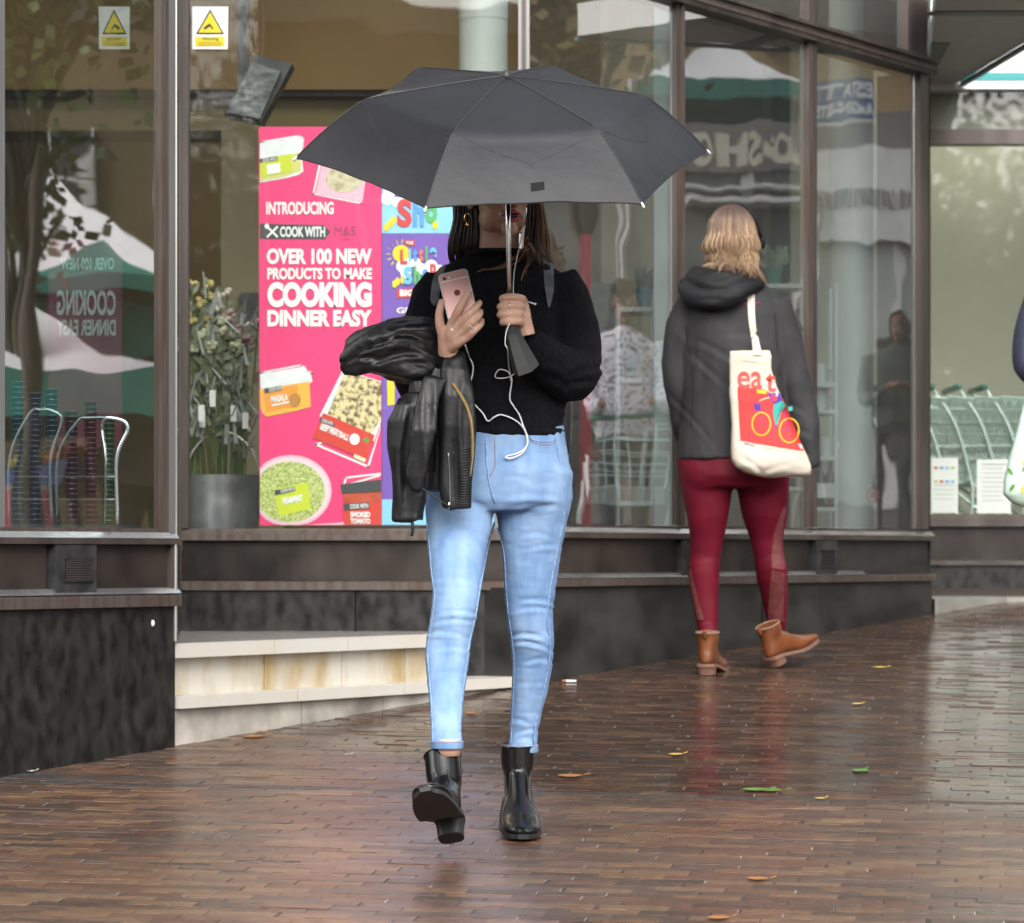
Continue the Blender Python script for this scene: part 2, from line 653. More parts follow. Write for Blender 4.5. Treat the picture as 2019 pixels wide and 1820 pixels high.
# --- left bay
XL0, XL1 = -1500, 345
for i, (xa, xb) in enumerate(((XL0, -620), (-616, -120), (-117, XL1))):
    o = fbox('granite_slab', GRAN, xa, xb, -1.2, -0.156, -0.3, 0.0)
aL, bL = fp(XL0, 0), fp(XL1 + 4, 0)
moulding('ledge', aL, bL, NF, [(-0.2, -0.156), (0.018, -0.155), (0.018, -0.124), (0.012, -0.118), (-0.2, -0.1175)], REDDISH)
moulding('ledge_trim', aL, bL, NF, [(-0.02, -0.117), (0.0185, -0.1175), (0.0185, -0.1165), (0.0, -0.100), (-0.02, -0.0995)], ALU)
fbox('brown_panel', PANEL, XL0, 98, -0.1165, 0.03, -0.05, -0.012)
fbox('brown_panel', PANEL, 188, 336, -0.1165, 0.03, -0.05, -0.012)
fbox('panel_jamb', BRONZE, 336, 345, -0.1165, 0.03, -0.05, 0.004)
moulding('sill', aL, fp(XL1 + 2, 0), NF, [(-0.2, 0.027), (0.016, 0.028), (0.018, 0.044), (-0.2, 0.046)], BRONZE)
moulding('sill_trim', aL, fp(XL1, 0), NF, [(-0.1, 0.0445), (0.0185, 0.0447), (0.0185, 0.0462), (0.001, 0.0635), (-0.1, 0.0637)], ALU)
moulding('sill', aL, fp(XL1 - 10, 0), NF, [(-0.1, 0.064), (-0.002, 0.0642), (-0.002, 0.074), (-0.1, 0.076)], REDDISH)
v = thing_v = None
def air_vent(xa, xb, r0, r1, out, louvres):
    w = G()
    a, b = fp(xa, 0), fp(xb, 0)
    f = fbox('air_vent', DARK, xa, xb, r0, r1, -0.05, out)
    ia, ib = xa + (xb - xa) * 0.25, xb - (xb - xa) * 0.14
    ra, rb = r0 + (r1 - r0) * 0.30, r0 + (r1 - r0) * 0.72
    fbox('vent_recess', mat('vent_black', (0.008, 0.008, 0.008), 0.6), ia, ib, ra, rb, out, out + 0.002, f)
    fbox('vent_rim', DARK, ia - 4, ib + 4, rb, rb + 0.005, out, out + 0.006, f)
    fbox('vent_rim', DARK, ia - 4, ib + 4, ra - 0.005, ra, out, out + 0.006, f)
    for k in range(louvres):
        z = ra + (rb - ra) * (k + 0.5) / louvres
        fbox('louvre', BRONZE, ia, ib, z - 0.0018, z + 0.0012, out + 0.002, out + 0.005, f)
    return f
air_vent(103, 184, -0.118, 0.026, 0.012, 9)
# glass and posts of the left bay
def fpane(x0, x1, r0, r1, out, m=PANE):
    a, b = fp(x0, 0), fp(x1, 0)
    P = [Vector((a.x, a.y, CZ + r0)) + NF * out, Vector((b.x, b.y, CZ + r0)) + NF * out, Vector((b.x, b.y, CZ + r1)) + NF * out, Vector((a.x, a.y, CZ + r1)) + NF * out]
    return G().add(P, [(0, 1, 2, 3)]).build('window_pane', m, shop)
fpane(XL0, -30, 0.075, TOP - 0.8, -0.015)
fpane(12, 320, 0.075, TOP - 0.8, -0.015, glass('window_glass_left', (0.84, 0.9, 0.88), 0.46, 0.01))
fbox('mullion', ALUD, -32, 14, 0.0595, TOP - 0.8, -0.03, -0.008)
fbox('mullion', REDDISH, 319, 327, 0.06, TOP - 0.8, -0.02, 0.0)
fbox('mullion', BRONZE, 327, 332, 0.06, TOP - 0.8, -0.02, 0.002)
fbox('mullion', ALUD, 332, 345, 0.06, TOP - 0.8, -0.02, 0.006)
cn = fp(345, 0)
G().tube([Vector((cn.x, cn.y, CZ - 0.26)), Vector((cn.x, cn.y, CZ + TOP - 0.8))], 0.008, 8).build('corner_bead', ALU, shop)
# the side wall of the entrance recess, running back from the corner
jm = Vector(((352 - CX) * YM / F, YM, CZ))
def retbox(name, m, r0, r1, t):
    a = Vector((cn.x, cn.y, CZ + r0)) + Vector((-0.004, 0.006, 0))
    b = Vector((jm.x, jm.y + 0.06, CZ + r0))
    k = Vector((-t, -0.02 * t, 0))
    return G().quadbox([a, b, b + k, a + k], (0, 0, r1 - r0)).build(name, m, shop)
retbox('return_wall', GRAN, -1.0, 0.03, 0.05)
G().quadbox([Vector((cn.x - 0.004, cn.y + 0.02, CZ + 0.032)), Vector((jm.x - 0.004, jm.y - 0.02, CZ + 0.032)), Vector((jm.x - 0.012, jm.y - 0.02, CZ + 0.032)), Vector((cn.x - 0.012, cn.y + 0.02, CZ + 0.032))], (0, 0, 2.7)).build('return_pane', PANEF, shop)
# --- middle, square-on window above the steps
MX0, MX1 = 352, 1042
mbox('granite_slab', GRAN, MX0, 700, -1.0, -0.128, YM, YM + 0.15)
mbox('granite_slab', GRAN, 702, MX1, -1.0, -0.128, YM, YM + 0.15)
aM, bM = Vector(((MX0 - CX) * YM / F, YM, 0)), Vector(((MX1 - CX) * YM / F, YM, 0))
NM = Vector((0, -1, 0))
moulding('ledge', aM, bM, NM, [(-0.1, -0.127), (0.014, -0.126), (0.014, -0.1), (0.008, -0.095), (-0.1, -0.094)], REDDISH)
mbox('brown_panel', PANEL, MX0 + 8, MX1, -0.0935, 0.046, YM + 0.01, YM + 0.1)
moulding('sill', aM, bM, NM, [(-0.1, 0.0465), (0.018, 0.047), (0.018, 0.066), (0.01, 0.069), (0.01, 0.082), (0.0, 0.088), (-0.1, 0.0885)], REDDISH)
mbox('mullion', BRONZE, MX0, 372, 0.089, TOP - 0.8, YM - 0.012, YM + 0.05)
mbox('mullion', BRONZE, 353, 359, -0.127, TOP - 0.8, YM - 0.02, YM - 0.0125)
mbox('mullion', ALUD, 1022, 1044, 0.089, TOP - 0.8, YM - 0.012, YM + 0.05)
mbox('mullion', BRONZE, 1029, 1037, 0.089, TOP - 0.8, YM - 0.02, YM - 0.0125)
G().add([Vector(((372 - CX) * YM / F, YM + 0.02, CZ + 0.089)), Vector(((1022 - CX) * YM / F, YM + 0.02, CZ + 0.089)),
         Vector(((1022 - CX) * YM / F, YM + 0.02, CZ + TOP - 0.8)), Vector(((372 - CX) * YM / F, YM + 0.02, CZ + TOP - 0.8))], [(0, 1, 2, 3)]).build('window_pane', PANEF, shop)
# --- right bay
XR0, XR1 = 1040, 1836
for xa, xb, top, m in ((1012, 1140, -0.117, GRAN2), (1141, 1388, -0.117, GRAN2), (1389, 1501, -0.117, GRAN2), (1506, 1617, -0.121, GRAN2), (1618, 1700, -0.119, GRAN2), (1701, 1838, -0.117, GRAN2)):
    fbox('granite_slab', m, xa, xb, -1.3, top, -0.3, random.uniform(-0.004, 0.002))
aR, bR = fp(XR0, 0), fp(XR1, 0)
moulding('ledge', aR, fp(XR1 + 4, 0), NF, [(-0.2, -0.1165), (0.016, -0.116), (0.016, -0.092), (0.012, -0.088), (-0.2, -0.087)], REDDISH)
moulding('ledge_trim', aR, fp(1700, 0), NF, [(-0.02, -0.0865), (0.0165, -0.087), (0.0165, -0.086), (-0.001, -0.070), (-0.02, -0.0695)], ALU)
fbox('brown_panel', PANEL, XR0, 1338, -0.0865, 0.056, -0.05, -0.01)
fbox('brown_panel', PANEL, 1352, 1600, -0.0865, 0.056, -0.05, -0.01)
fbox('brown_panel', GRAN2, 1642, 1832, -0.0865, 0.056, -0.05, -0.008)
air_vent(1604, 1645, -0.094, 0.056, 0.014, 0)
fbox('panel_bracket', DARK, 1338, 1352, -0.09, 0.05, -0.05, 0.012)
moulding('sill', aR, fp(XR1 + 2, 0), NF, [(-0.2, 0.0565), (0.018, 0.057), (0.018, 0.076), (-0.2, 0.077)], BRONZE)
moulding('sill_trim', aR, fp(XR1, 0), NF, [(-0.1, 0.0765), (0.0185, 0.0767), (0.0185, 0.078), (0.001, 0.0945), (-0.1, 0.0947)], ALU)
moulding('sill', aR, fp(XR1 - 3, 0), NF, [(-0.1, 0.095), (-0.001, 0.0952), (-0.001, 0.104), (-0.1, 0.106)], BRONZE)
for xa, xb in ((1046, 1334), (1347, 1594), (1606, 1812)):
    fpane(xa, xb, 0.107, 2.07, -0.015)
    fpane(xa, xb, 2.14, TOP - 0.4, -0.015)
fbox('mullion', BRONZE, 1334, 1341, 0.107, TOP - 0.4, -0.02, 0.0)
fbox('mullion', REDDISH, 1341, 1347, 0.107, TOP - 0.4, -0.02, 0.008)
fbox('mullion', REDDISH, 1593, 1601, 0.107, TOP - 0.4, -0.02, 0.006)
fbox('mullion', BRONZE, 1601, 1606, 0.107, TOP - 0.4, -0.02, 0.012)
fbox('mullion', ALU, 1808, 1812, 0.107, 2.07, -0.03, -0.012)
fbox('corner_post', BRONZE, 1812, 1828, 0.107, 2.07, -0.2, 0.008)
fbox('corner_post', BRONZE, 1786, 1824, 2.14, TOP - 0.4, -0.2, 0.012)
moulding('transom', fp(XR0, 0), fp(1834, 0), NF, [(-0.12, 2.07), (0.03, 2.07), (0.034, 2.085), (0.034, 2.115), (0.05, 2.122), (0.05, 2.136), (-0.12, 2.14)], BRONZE)
moulding('transom_fillet', fp(XR0, 0), fp(1834, 0), NF, [(0.0345, 2.088), (0.04, 2.089), (0.04, 2.1), (0.0345, 2.101)], REDDISH)
# masonry over the windows
fbox('fascia', GRAN, XL0, 345, TOP - 0.8, TOP + 1.5, -0.3, 0.02)
mbox('fascia', GRAN, MX0, MX1, TOP - 0.8, TOP + 1.5, YM - 0.03, YM + 0.25)
fbox('fascia', GRAN, XR0, 1836, TOP - 0.4, TOP + 1.5, -0.3, 0.06)
# --- the lower part of the shop to the right, set back
YA = 15.5
def abox(name, m, x0, x1, r0, r1, y0, y1, parent=shop):
    return mbox(name, m, x0, x1, r0, r1, y0, y1, parent, YA)
e0 = fp(1836, 0)
G().quadbox([Vector((e0.x, e0.y + 0.02, CZ - 1.2)), Vector((e0.x + 0.02, YA + 0.1, CZ - 1.2)), Vector((e0.x - 0.06, YA + 0.1, CZ - 1.2)), Vector((e0.x - 0.06, e0.y + 0.05, CZ - 1.2))], (0, 0, 1.28)).build('return_wall', GRAN2, shop)
G().quadbox([Vector((e0.x, e0.y + 0.02, CZ + 0.08)), Vector((e0.x + 0.02, YA + 0.1, CZ + 0.08)), Vector((e0.x - 0.01, YA + 0.1, CZ + 0.08)), Vector((e0.x - 0.01, e0.y + 0.05, CZ + 0.08))], (0, 0, 3)).build('return_pane', PANE, shop)
abox('plinth', GRAN, 1762, 2330, -0.6, -0.055, YA + 0.01, YA + 0.2)
abox('plinth_band', BRONZE, 1762, 2330, -0.054, -0.033, YA - 0.012, YA + 0.2)
abox('brown_panel', PANEL, 1762, 2330, -0.032, 0.13, YA + 0.012, YA + 0.2)
abox('sill', BRONZE, 1762, 2330, 0.131, 0.158, YA - 0.03, YA + 0.1)
abox('sill', BRONZE, 1762, 2330, 0.159, 0.19, YA - 0.012, YA + 0.06)
abox('transom', BRONZE, 1762, 2330, 1.955, 2.025, YA - 0.02, YA + 0.06)
for r0, r1 in ((0.19, 1.955), (2.025, 2.214)):
    G().add([Vector(((1765 - CX) * YA / F, YA + 0.02, CZ + r0)), Vector(((2330 - CX) * YA / F, YA + 0.02, CZ + r0)),
             Vector(((2330 - CX) * YA / F, YA + 0.02, CZ + r1)), Vector(((1765 - CX) * YA / F, YA + 0.02, CZ + r1))], [(0, 1, 2, 3)]).build('window_pane', (glass('annex_glass', (0.92, 0.95, 0.91), 0.06, 0.05, 0.0004) if r0 < 1.0 else glass('annex_top_glass', (0.9, 0.94, 0.9), 0.07, 0.05, 0.0003)), shop)
# grey canopy over that window
SOFF = mat('soffit_grey', (0.5, 0.5, 0.5), 0.5, col2=(0.55, 0.55, 0.54), scale=3)
cp = thing('entrance_canopy', 'grey flat canopy over the set-back window at the right', 'canopy', (2.1, 14.6, CZ + 2.25))
SZ = CZ + 2.245
G().quadbox([Vector((1.70, 13.0, SZ)), Vector((2.42, 12.7, SZ)), Vector((2.25, 14.27, SZ)), Vector((2.13, YA - 0.05, SZ)), Vector((1.98, YA - 0.05, SZ))], (0, 0, 0.14)).flip().build('soffit', SOFF, cp)
G().quadbox([Vector((1.72, 13.42, SZ - 0.004)), Vector((2.36, 13.42, SZ - 0.004)), Vector((2.35, 13.52, SZ - 0.004)), Vector((1.73, 13.52, SZ - 0.004))], (0, 0, 0.003)).build('shadow_gap', DARK, cp)
G().quadbox([Vector((1.84, 14.25, SZ - 0.004)), Vector((1.925, 14.25, SZ - 0.004)), Vector((1.965, 15.05, SZ - 0.004)), Vector((1.92, 15.05, SZ - 0.004))], (0, 0, 0.003)).build('soffit_vent', DARK, cp)
G().quadbox([Vector((2.42, 12.7, SZ - 0.02)), Vector((2.25, 14.27, SZ - 0.02)), Vector((2.13, YA - 0.05, SZ - 0.02)), Vector((2.155, YA - 0.05, SZ - 0.02)), Vector((2.275, 14.27, SZ - 0.02)), Vector((2.445, 12.7, SZ - 0.02))], (0, 0, 0.018)).build('edge_trim', mat('teal_grey', (0.10, 0.16, 0.16), 0.4), cp)
# white and teal fascia over the set-back window
FWH = mat('fascia_white', (0.9, 0.9, 0.9), 0.5, col2=(0.86, 0.87, 0.87), scale=2)
abox('fascia', FWH, 1762, 2330, 2.215, 3.4, YA - 0.04, YA + 0.12)
abox('fascia_stripe', mat('teal_stripe', (0.02, 0.3, 0.3), 0.4), 1762, 2330, 2.255, 2.292, YA - 0.046, YA - 0.041)
abox('top_pane_backing', mat('backing_olive', (0.2, 0.2, 0.16), 0.6), 1790, 2300, 1.97, 2.8, YA + 0.13, YA + 0.2)  # sheet added behind the top pane so the reflection dominates there

# --- marble steps in the recess
MARB = mat('stained_marble', (0.6, 0.57, 0.5), 0.3, col2=(0.42, 0.31, 0.15), scale=4.0, detail=13, stretch=(2.2, 2.2, 1.0), ramp=(0.42, 0.72), bump=0.0005)
MARW = mat('white_marble', (0.6, 0.58, 0.53), 0.28, col2=(0.6, 0.54, 0.44), scale=6, detail=10, ramp=(0.4, 0.8))
CONC = mat('old_concrete', (0.56, 0.52, 0.46), 0.6, col2=(0.22, 0.2, 0.17), scale=5, detail=10, bump=0.003, ramp=(0.4, 0.72))
steps = thing('marble_steps', 'two stained cream marble steps in the corner of the shop front', 'steps', (-0.5, 10.6, gz(10.6)))
SX0, SX1, SX2 = 349, 905, 1014
def slabs(name, m, cols, r0, r1, o0, o1, jit=0.0):
    for a, b in zip(cols[:-1], cols[1:]):
        fbox(name, m, a + 0.8, b - 0.8, r0, r1, o0, o1 + random.uniform(-jit, jit), steps)
slabs('base_slab', CONC, [SX0, 600, 760, 990], -0.95, -0.462, -0.2, -0.012, 0.002)
slabs('lower_tread', MARW, [SX0, 580, 790, SX2], -0.461, -0.425, -0.75, 0.014)
slabs('riser_slab', MARB, [SX0, 367, 544, 696, 820, SX1], -0.4245, -0.312, -0.3, -0.045, 0.0015)
slabs('upper_tread', MARW, [SX0, 545, 690, SX1], -0.311, -0.268, -0.03, -0.008)
# the landing behind the upper nosing
a, b = fp(SX0, -0.2675, -0.061), fp(SX1, -0.2675, -0.061)
G().quadbox([a - Vector((0, 0, 0.1)), b - Vector((0, 0, 0.1)), Vector((b.x, YM - 0.002, b.z - 0.1)), Vector((jm.x + 0.005, YM - 0.002, b.z - 0.1))], (0, 0, 0.0985)).flip().build('landing', mat('landing_stone', (0.2, 0.195, 0.185), 0.25, col2=(0.3, 0.29, 0.27), scale=8), steps)
# the threshold slab under the set-back window
ts = thing('stone_threshold', 'pale stone threshold below the set-back window at the right', 'threshold', (2.3, 15.0, gz(15)))
G().quadbox([Vector((1.84, 14.12, 0.9)), Vector((2.25, 14.75, 0.9)), Vector((3.2, 14.85, 0.9)), Vector((3.2, YA, 0.9)), Vector((1.9, YA, 0.9))], (0, 0, gz(14.4) - 0.9 + 0.045)).flip().build('slab', mat('threshold_stone', (0.33, 0.32, 0.29), 0.35, col2=(0.22, 0.21, 0.19), scale=5), ts)
# ================================================================ inside the shop
WALLT = mat('tan_wall', (0.30, 0.235, 0.11), 0.6, col2=(0.24, 0.185, 0.085), scale=2)
WALLO = mat('olive_wall', (0.20, 0.175, 0.095), 0.6, col2=(0.16, 0.14, 0.08), scale=2)
WALLG = mat('pale_green_wall', (0.56, 0.57, 0.46), 0.6, col2=(0.5, 0.51, 0.41), scale=1.5)
COLW = mat('white_column', (0.62, 0.67, 0.65), 0.45, col2=(0.55, 0.6, 0.58), scale=3)
FLR = CZ - 0.27
rc = [fp(XL0, 0, -0.31), fp(338, 0, -0.31), Vector((jm.x - 0.07, YM + 0.26, 0)), Vector((bM.x, YM + 0.26, 0)), fp(1830, 0, -0.31), Vector((e0.x - 0.08, YA + 0.21, 0)),
      Vector((3.2, YA + 0.21, 0)), Vector((3.2, 19, 0)), Vector((-6, 19, 0)), Vector((-6, 8.5, 0))]
def room(z, name, m):
    return structure(G().add([Vector((p.x, p.y, z)) for p in rc], [tuple(range(len(rc)))]).build(name, m))
room(FLR, 'floor', mat('shop_floor', (0.3, 0.28, 0.24), 0.3, col2=(0.25, 0.23, 0.2), scale=4))
room(CZ + 2.9, 'ceiling', mat('shop_ceiling', (0.55, 0.5, 0.4), 0.7, col2=(0.5, 0.45, 0.36), scale=2))
def wall(name, a, b, m, t=0.1):
    a, b = Vector((*a, FLR - 0.1)), Vector((*b, FLR - 0.1))
    n = (b - a).cross(Vector((0, 0, 1))).normalized() * t
    return structure(G().quadbox([a, b, b + n, a + n], (0, 0, 3.4)).build(name, m))
wall('wall_back', (-6, 18.2), (1.4, 18.2), WALLT)
wall('wall_side', (-6, 7.2), (-6, 18.2), WALLO)
wall('wall_back_right', (1.4, 17.6), (3.2, 17.6), WALLG)
wall('wall_between', (1.4, 17.5), (1.4, 18.4), WALLG)
wall('wall_right', (3.2, 15.52), (3.2, 17.7), WALLG)
LAMP = mat('warm_lamp', (1.0, 0.82, 0.52), emit=4.5)
FILLN = mat('shelf_fill', (1.0, 0.95, 0.82), emit=2.0)  # unseen fill light added to brighten the interior over the shelves
FILLA = mat('annex_fill', (1.0, 0.97, 0.86), emit=5.5)  # unseen fill light added to make the set-back window paler
for i, (x, y, m, lb) in enumerate(((-2.2, 13.3, LAMP, 'warm square ceiling light inside behind the warning sign'), (-0.6, 13.4, LAMP, 'warm square ceiling light inside above the pink poster'),
                                   (-1.6, 16.5, LAMP, 'warm square ceiling light at the back of the shop'), (0.9, 14.4, FILLN, 'added square fill light inside above the shelves'),
                                   (2.5, 16.7, FILLA, 'added square fill light above the trolleys, brightening the set-back window'))):
    t = thing('ceiling_light', lb, 'light', (x, y, CZ + 2.85), 'ceiling lights in the shop')
    G().box((x - 0.33, y - 0.33, CZ + 2.84), (x + 0.33, y + 0.33, CZ + 2.89)).build('housing', ALUD, t)
    G().box((x - 0.3, y - 0.3, CZ + 2.83), (x + 0.3, y + 0.3, CZ + 2.838)).build('diffuser', m, t)
bk = thing('ceiling_bulkhead', 'tan bulkhead crossing under the ceiling inside the shop', 'bulkhead', (-1.8, 14.5, CZ + 2))
G().box((-5.5, 14.4, CZ + 2.06), (0.75, 14.55, CZ + 2.88)).build('upper_face', mat('bulkhead_tan', (0.23, 0.165, 0.075), 0.55, col2=(0.19, 0.135, 0.06), scale=2), bk)
G().box((-5.5, 14.43, CZ + 2.035), (0.75, 14.9, CZ + 2.058)).build('shadow_gap', DARK, bk)
G().box((-5.5, 14.5, CZ + 1.89), (0.75, 14.9, CZ + 2.034)).build('lower_face', WALLO, bk)
pt = thing('partition', 'olive partition panel inside the shop beside the pink poster', 'partition', (-1.1, 13.6, FLR))
G().box(((436 - CX) * 13.6 / F, 13.6, FLR), ((560 - CX) * 13.6 / F, 13.75, CZ + 1.8)).build('panel', WALLO, pt)
G().box(((474 - CX) * 13.55 / F, 13.55, CZ + 0.95), ((520 - CX) * 13.55 / F, 13.597, CZ + 1.09)).build('notice', DARK, pt)
def column(x, d, r, label, square=False):
    t = thing('shop_column', label, 'column', ((x - CX) * d / F, d, FLR))
    c = Vector(((x - CX) * d / F, d, FLR))
    if square:
        G().box((c.x - r, d - 0.03, FLR), (c.x + r, d + 0.06, CZ + 2.9)).build('shaft', COLW, t)
        G().box((c.x + r * 0.35, d - 0.045, FLR), (c.x + r * 0.5, d - 0.031, CZ + 2.9)).build('conduit', COLW, t)
    else:
        G().tube([c, c + Vector((0, 0, 3.15))], r, 32).build('shaft', COLW, t, True, 40)
        G().tube([Vector((c.x, d, CZ + 2.02)), Vector((c.x, d, CZ + 2.1))], r + 0.002, 32).build('collar', COLW, t, True, 40)
    return t
column(953, 12.3, 0.092, 'white round column inside the shop behind the umbrella')
column(1312, 12.75, 0.046, 'pale square column behind the glass left of the grey jacket', True)
column(1678, 14.3, 0.098, 'pale round column behind the glass right of the tote bag')

# hanging speaker
sp = thing('hanging_speaker', 'black speaker tilted on a pole hung from the shop ceiling', 'speaker', W(505, 170, 12.0))
G().box(W(469, 190, 12.05).to_tuple(), (W(489, 0, 12.05) + Vector((0, 0.03, 0.6))).to_tuple()).build('pole', DARK, sp)
q = [W(440, 222, 11.92), W(497, 105, 11.92), W(575, 123, 11.92), W(514, 238, 11.92)]
G().quadbox([p + Vector((0, 0.03, 0)) for p in q], (0, 0.14, 0)).build('body', DARK, sp)
G().quadbox([W(448, 221, 11.9), W(497, 122, 11.9), W(553, 140, 11.9), W(512, 234, 11.9)], (0, 0.05, 0)).build('grille', mat('speaker_grille', (0.03, 0.033, 0.036), 0.4, col2=(0.15, 0.16, 0.17), scale=45, stretch=(0.5, 1, 1.5), detail=3), sp)

# warning sign stuck on the glass
sg = thing('warning_sign', 'white warning sign with a yellow camera triangle on the glass', 'sign', W(414, 97, YM))
dS = YM - 0.004
def flat(pts, d, name, m, parent, k=0):
    if parent.name.startswith('food_poster'):          # the sheet's edge cuts the pictures
        pts = [(min(751.5, max(512.5, x)), min(1035.5, y)) for x, y in pts]
    return G().add([W(x, y, d - 0.0012 * k) for x, y in pts], [tuple(range(len(pts)))]).build(name, m, parent)
def disc(cx, cy, rx, ry, n=28, a0=0, a1=2 * math.pi):
    return [(cx + rx * math.cos(a0 + (a1 - a0) * i / n), cy - ry * math.sin(a0 + (a1 - a0) * i / n)) for i in range(n if abs(a1 - a0) > 6.2 else n + 1)]
def print_text(s, x0, y0, x1, y1, d, m, parent, bold=0.02, k=3, shear=0.0, skew=0.0, rot=0.0):
    cx, cy = (x0 + x1) / 2, (y0 + y1) / 2
    def fn(u, v):
        px, py = x0 + (x1 - x0) * u, y1 - (y1 - y0) * v + skew * (u - 0.5)
        if rot:
            dx, dy = px - cx, py - cy
            px, py = cx + dx * math.cos(rot) - dy * math.sin(rot), cy + dx * math.sin(rot) + dy * math.cos(rot)
        return W(px, py, d - 0.0012 * k)
    return text_on(s, fn, m, parent, bold, shear)
PW = mat('print_white', (0.82, 0.82, 0.82), 0.45)
PY = mat('print_yellow', (0.78, 0.62, 0.02), 0.45)
PK = mat('print_black', (0.015, 0.015, 0.017), 0.45)
def warning(q, dS, sg, flip=1):
    f = lambda pts: [(q(x), y) for x, y in pts]
    G().quadbox([W(q(379), 13, dS), W(q(450), 13, dS), W(q(449), 97, dS), W(q(379), 97, dS)], (0, 0.003, 0)).build('board', PW, sg)
    flat(f([(414.5, 18), (442, 67.5), (386, 67.5)]), dS, 'triangle_border', PK, sg, 1)
    flat(f([(414.5, 24), (437.5, 64.5), (391, 64.5)]), dS, 'triangle', PY, sg, 2)
    flat(f([(401, 55), (413, 46), (416.5, 50), (404, 59)]), dS, 'camera_symbol', PK, sg, 3)
    flat(f([(412, 50), (415, 49), (421, 56), (419, 58)]), dS, 'camera_bracket', PK, sg, 3.2)
    flat(f([(385, 73), (443, 72), (443, 91), (385, 91.5)]), dS, 'caption_panel', PY, sg, 1)
    text_on('Warning', lambda u, v: W(q(398 + 33 * u), 81 - 7.5 * v, dS - 0.0024), PK, sg, 0.01)
    for yy in (83, 86, 89):
        flat(f([(390, yy), (438, yy), (438, yy + 1), (390, yy + 1)]), dS, 'caption_line', mat('print_brown', (0.35, 0.28, 0.02), 0.5), sg, 2)
warning(lambda x: x, dS, sg)
sg_reflection = thing('warning_sign', 'reversed copy of the warning sign, added as its reflection behind the left window', 'sign', W(225, 100, 10.4))  # copy added in place of the warning sign's reflection
warning(lambda x: 225 - (x - 414.5) * 0.86, 10.4, sg_reflection)
# ---------------------------------------------------------------- posters behind the square-on window
PD = YM + 0.045
PINK = mat('poster_pink', (0.76, 0.035, 0.17), 0.5, col2=(0.79, 0.042, 0.195), scale=2)
po = thing('food_poster', 'tall pink window poster with white lettering about cooking dinner', 'poster', W(632, 1035, PD))
G().quadbox([W(510, 250, PD), W(752, 250, PD), W(752, 1036, PD), W(512, 1036, PD)], (0, 0.004, 0)).build('sheet', PINK, po)
CH = mat('print_charcoal', (0.04, 0.048, 0.055), 0.45)
CW = 'COOK WITH'
print_text('INTRODUCING', 525, 398, 658, 423, PD, PW, po, 0.035)
flat([(511.5, 441), (640, 444), (644, 449), (652, 458), (644, 467), (641, 472), (511.5, 471)], PD, 'banner', CH, po, 1)
def utensils(cx, cy, r, k=3, rot=0.0):
    for s in (-1, 1):
        g = []
        a = R(45) * s + rot
        ux, uy = math.cos(a), math.sin(a)
        w = r * 0.13
        g = [(cx - ux * r - uy * w, cy - uy * r + ux * w), (cx + ux * r - uy * w, cy + uy * r + ux * w), (cx + ux * r + uy * w, cy + uy * r - ux * w), (cx - ux * r + uy * w, cy - uy * r - ux * w)]
        flat(g, PD, 'utensil', PW, po, k + (0.1 if s > 0 else 0))
    flat(disc(cx - 0.72 * r, cy - 0.72 * r, r * 0.3, r * 0.34, 14), PD, 'utensil', PW, po, k + 0.2)
utensils(537, 457, 15)
print_text(CW, 552, 446.5, 641, 467.5, PD, PW, po, 0.035)
PKD = mat('print_dark_pink', (0.34, 0.05, 0.13), 0.45)
print_text('M&S', 659, 446, 701, 464, PD, PKD, po, 0.0)
print_text('FOOD', 671, 468, 691, 472, PD, PKD, po, 0.0)
print_text('OVER 100 NEW', 526, 490, 733, 521, PD, PW, po, 0.045)
print_text('PRODUCTS TO MAKE', 527, 528, 733, 551, PD, PW, po, 0.04)
print_text('COOKING', 527, 556, 733, 606, PD, PW, po, 0.06)
print_text('DINNER EASY', 527, 611, 733, 644, PD, PW, po, 0.05)
LIME = mat('print_lime', (0.55, 0.62, 0.03), 0.45)
ORNG = mat('print_orange', (0.8, 0.3, 0.04), 0.45)
AMBR = mat('print_amber', (0.8, 0.42, 0.06), 0.45)
REDP = mat('print_red', (0.62, 0.045, 0.03), 0.45)
TUB = mat('print_tub', (0.66, 0.7, 0.74), 0.4, col2=(0.8, 0.82, 0.84), scale=25)
PPNK = mat('print_pale_pink', (0.8, 0.45, 0.58), 0.45)
FOOD = mat('print_pasta', (0.7, 0.6, 0.32), 0.5, col2=(0.16, 0.09, 0.05), scale=55, ramp=(0.45, 0.6), detail=3)
PEA = mat('print_peas', (0.24, 0.3, 0.04), 0.5, col2=(0.6, 0.66, 0.28), scale=120, ramp=(0.35, 0.65), detail=2)
HERB = mat('print_rice', (0.62, 0.56, 0.4), 0.5, col2=(0.32, 0.27, 0.13), scale=40, ramp=(0.4, 0.7))
def outline(pts, w, m, k):
    n = len(pts)
    cx, cy = sum(p[0] for p in pts) / n, sum(p[1] for p in pts) / n
    for (a, b) in zip(pts, pts[1:] + pts[:1]):
        dx, dy = b[0] - a[0], b[1] - a[1]
        L = math.hypot(dx, dy)
        nx, ny = -dy / L * w / 2, dx / L * w / 2
        ex, ey = dx / L * w / 2, dy / L * w / 2
        flat([(a[0] - ex + nx, a[1] - ey + ny), (b[0] + ex + nx, b[1] + ey + ny), (b[0] + ex - nx, b[1] + ey - ny), (a[0] - ex - nx, a[1] - ey - ny)], PD, 'frame_line', m, po, k)
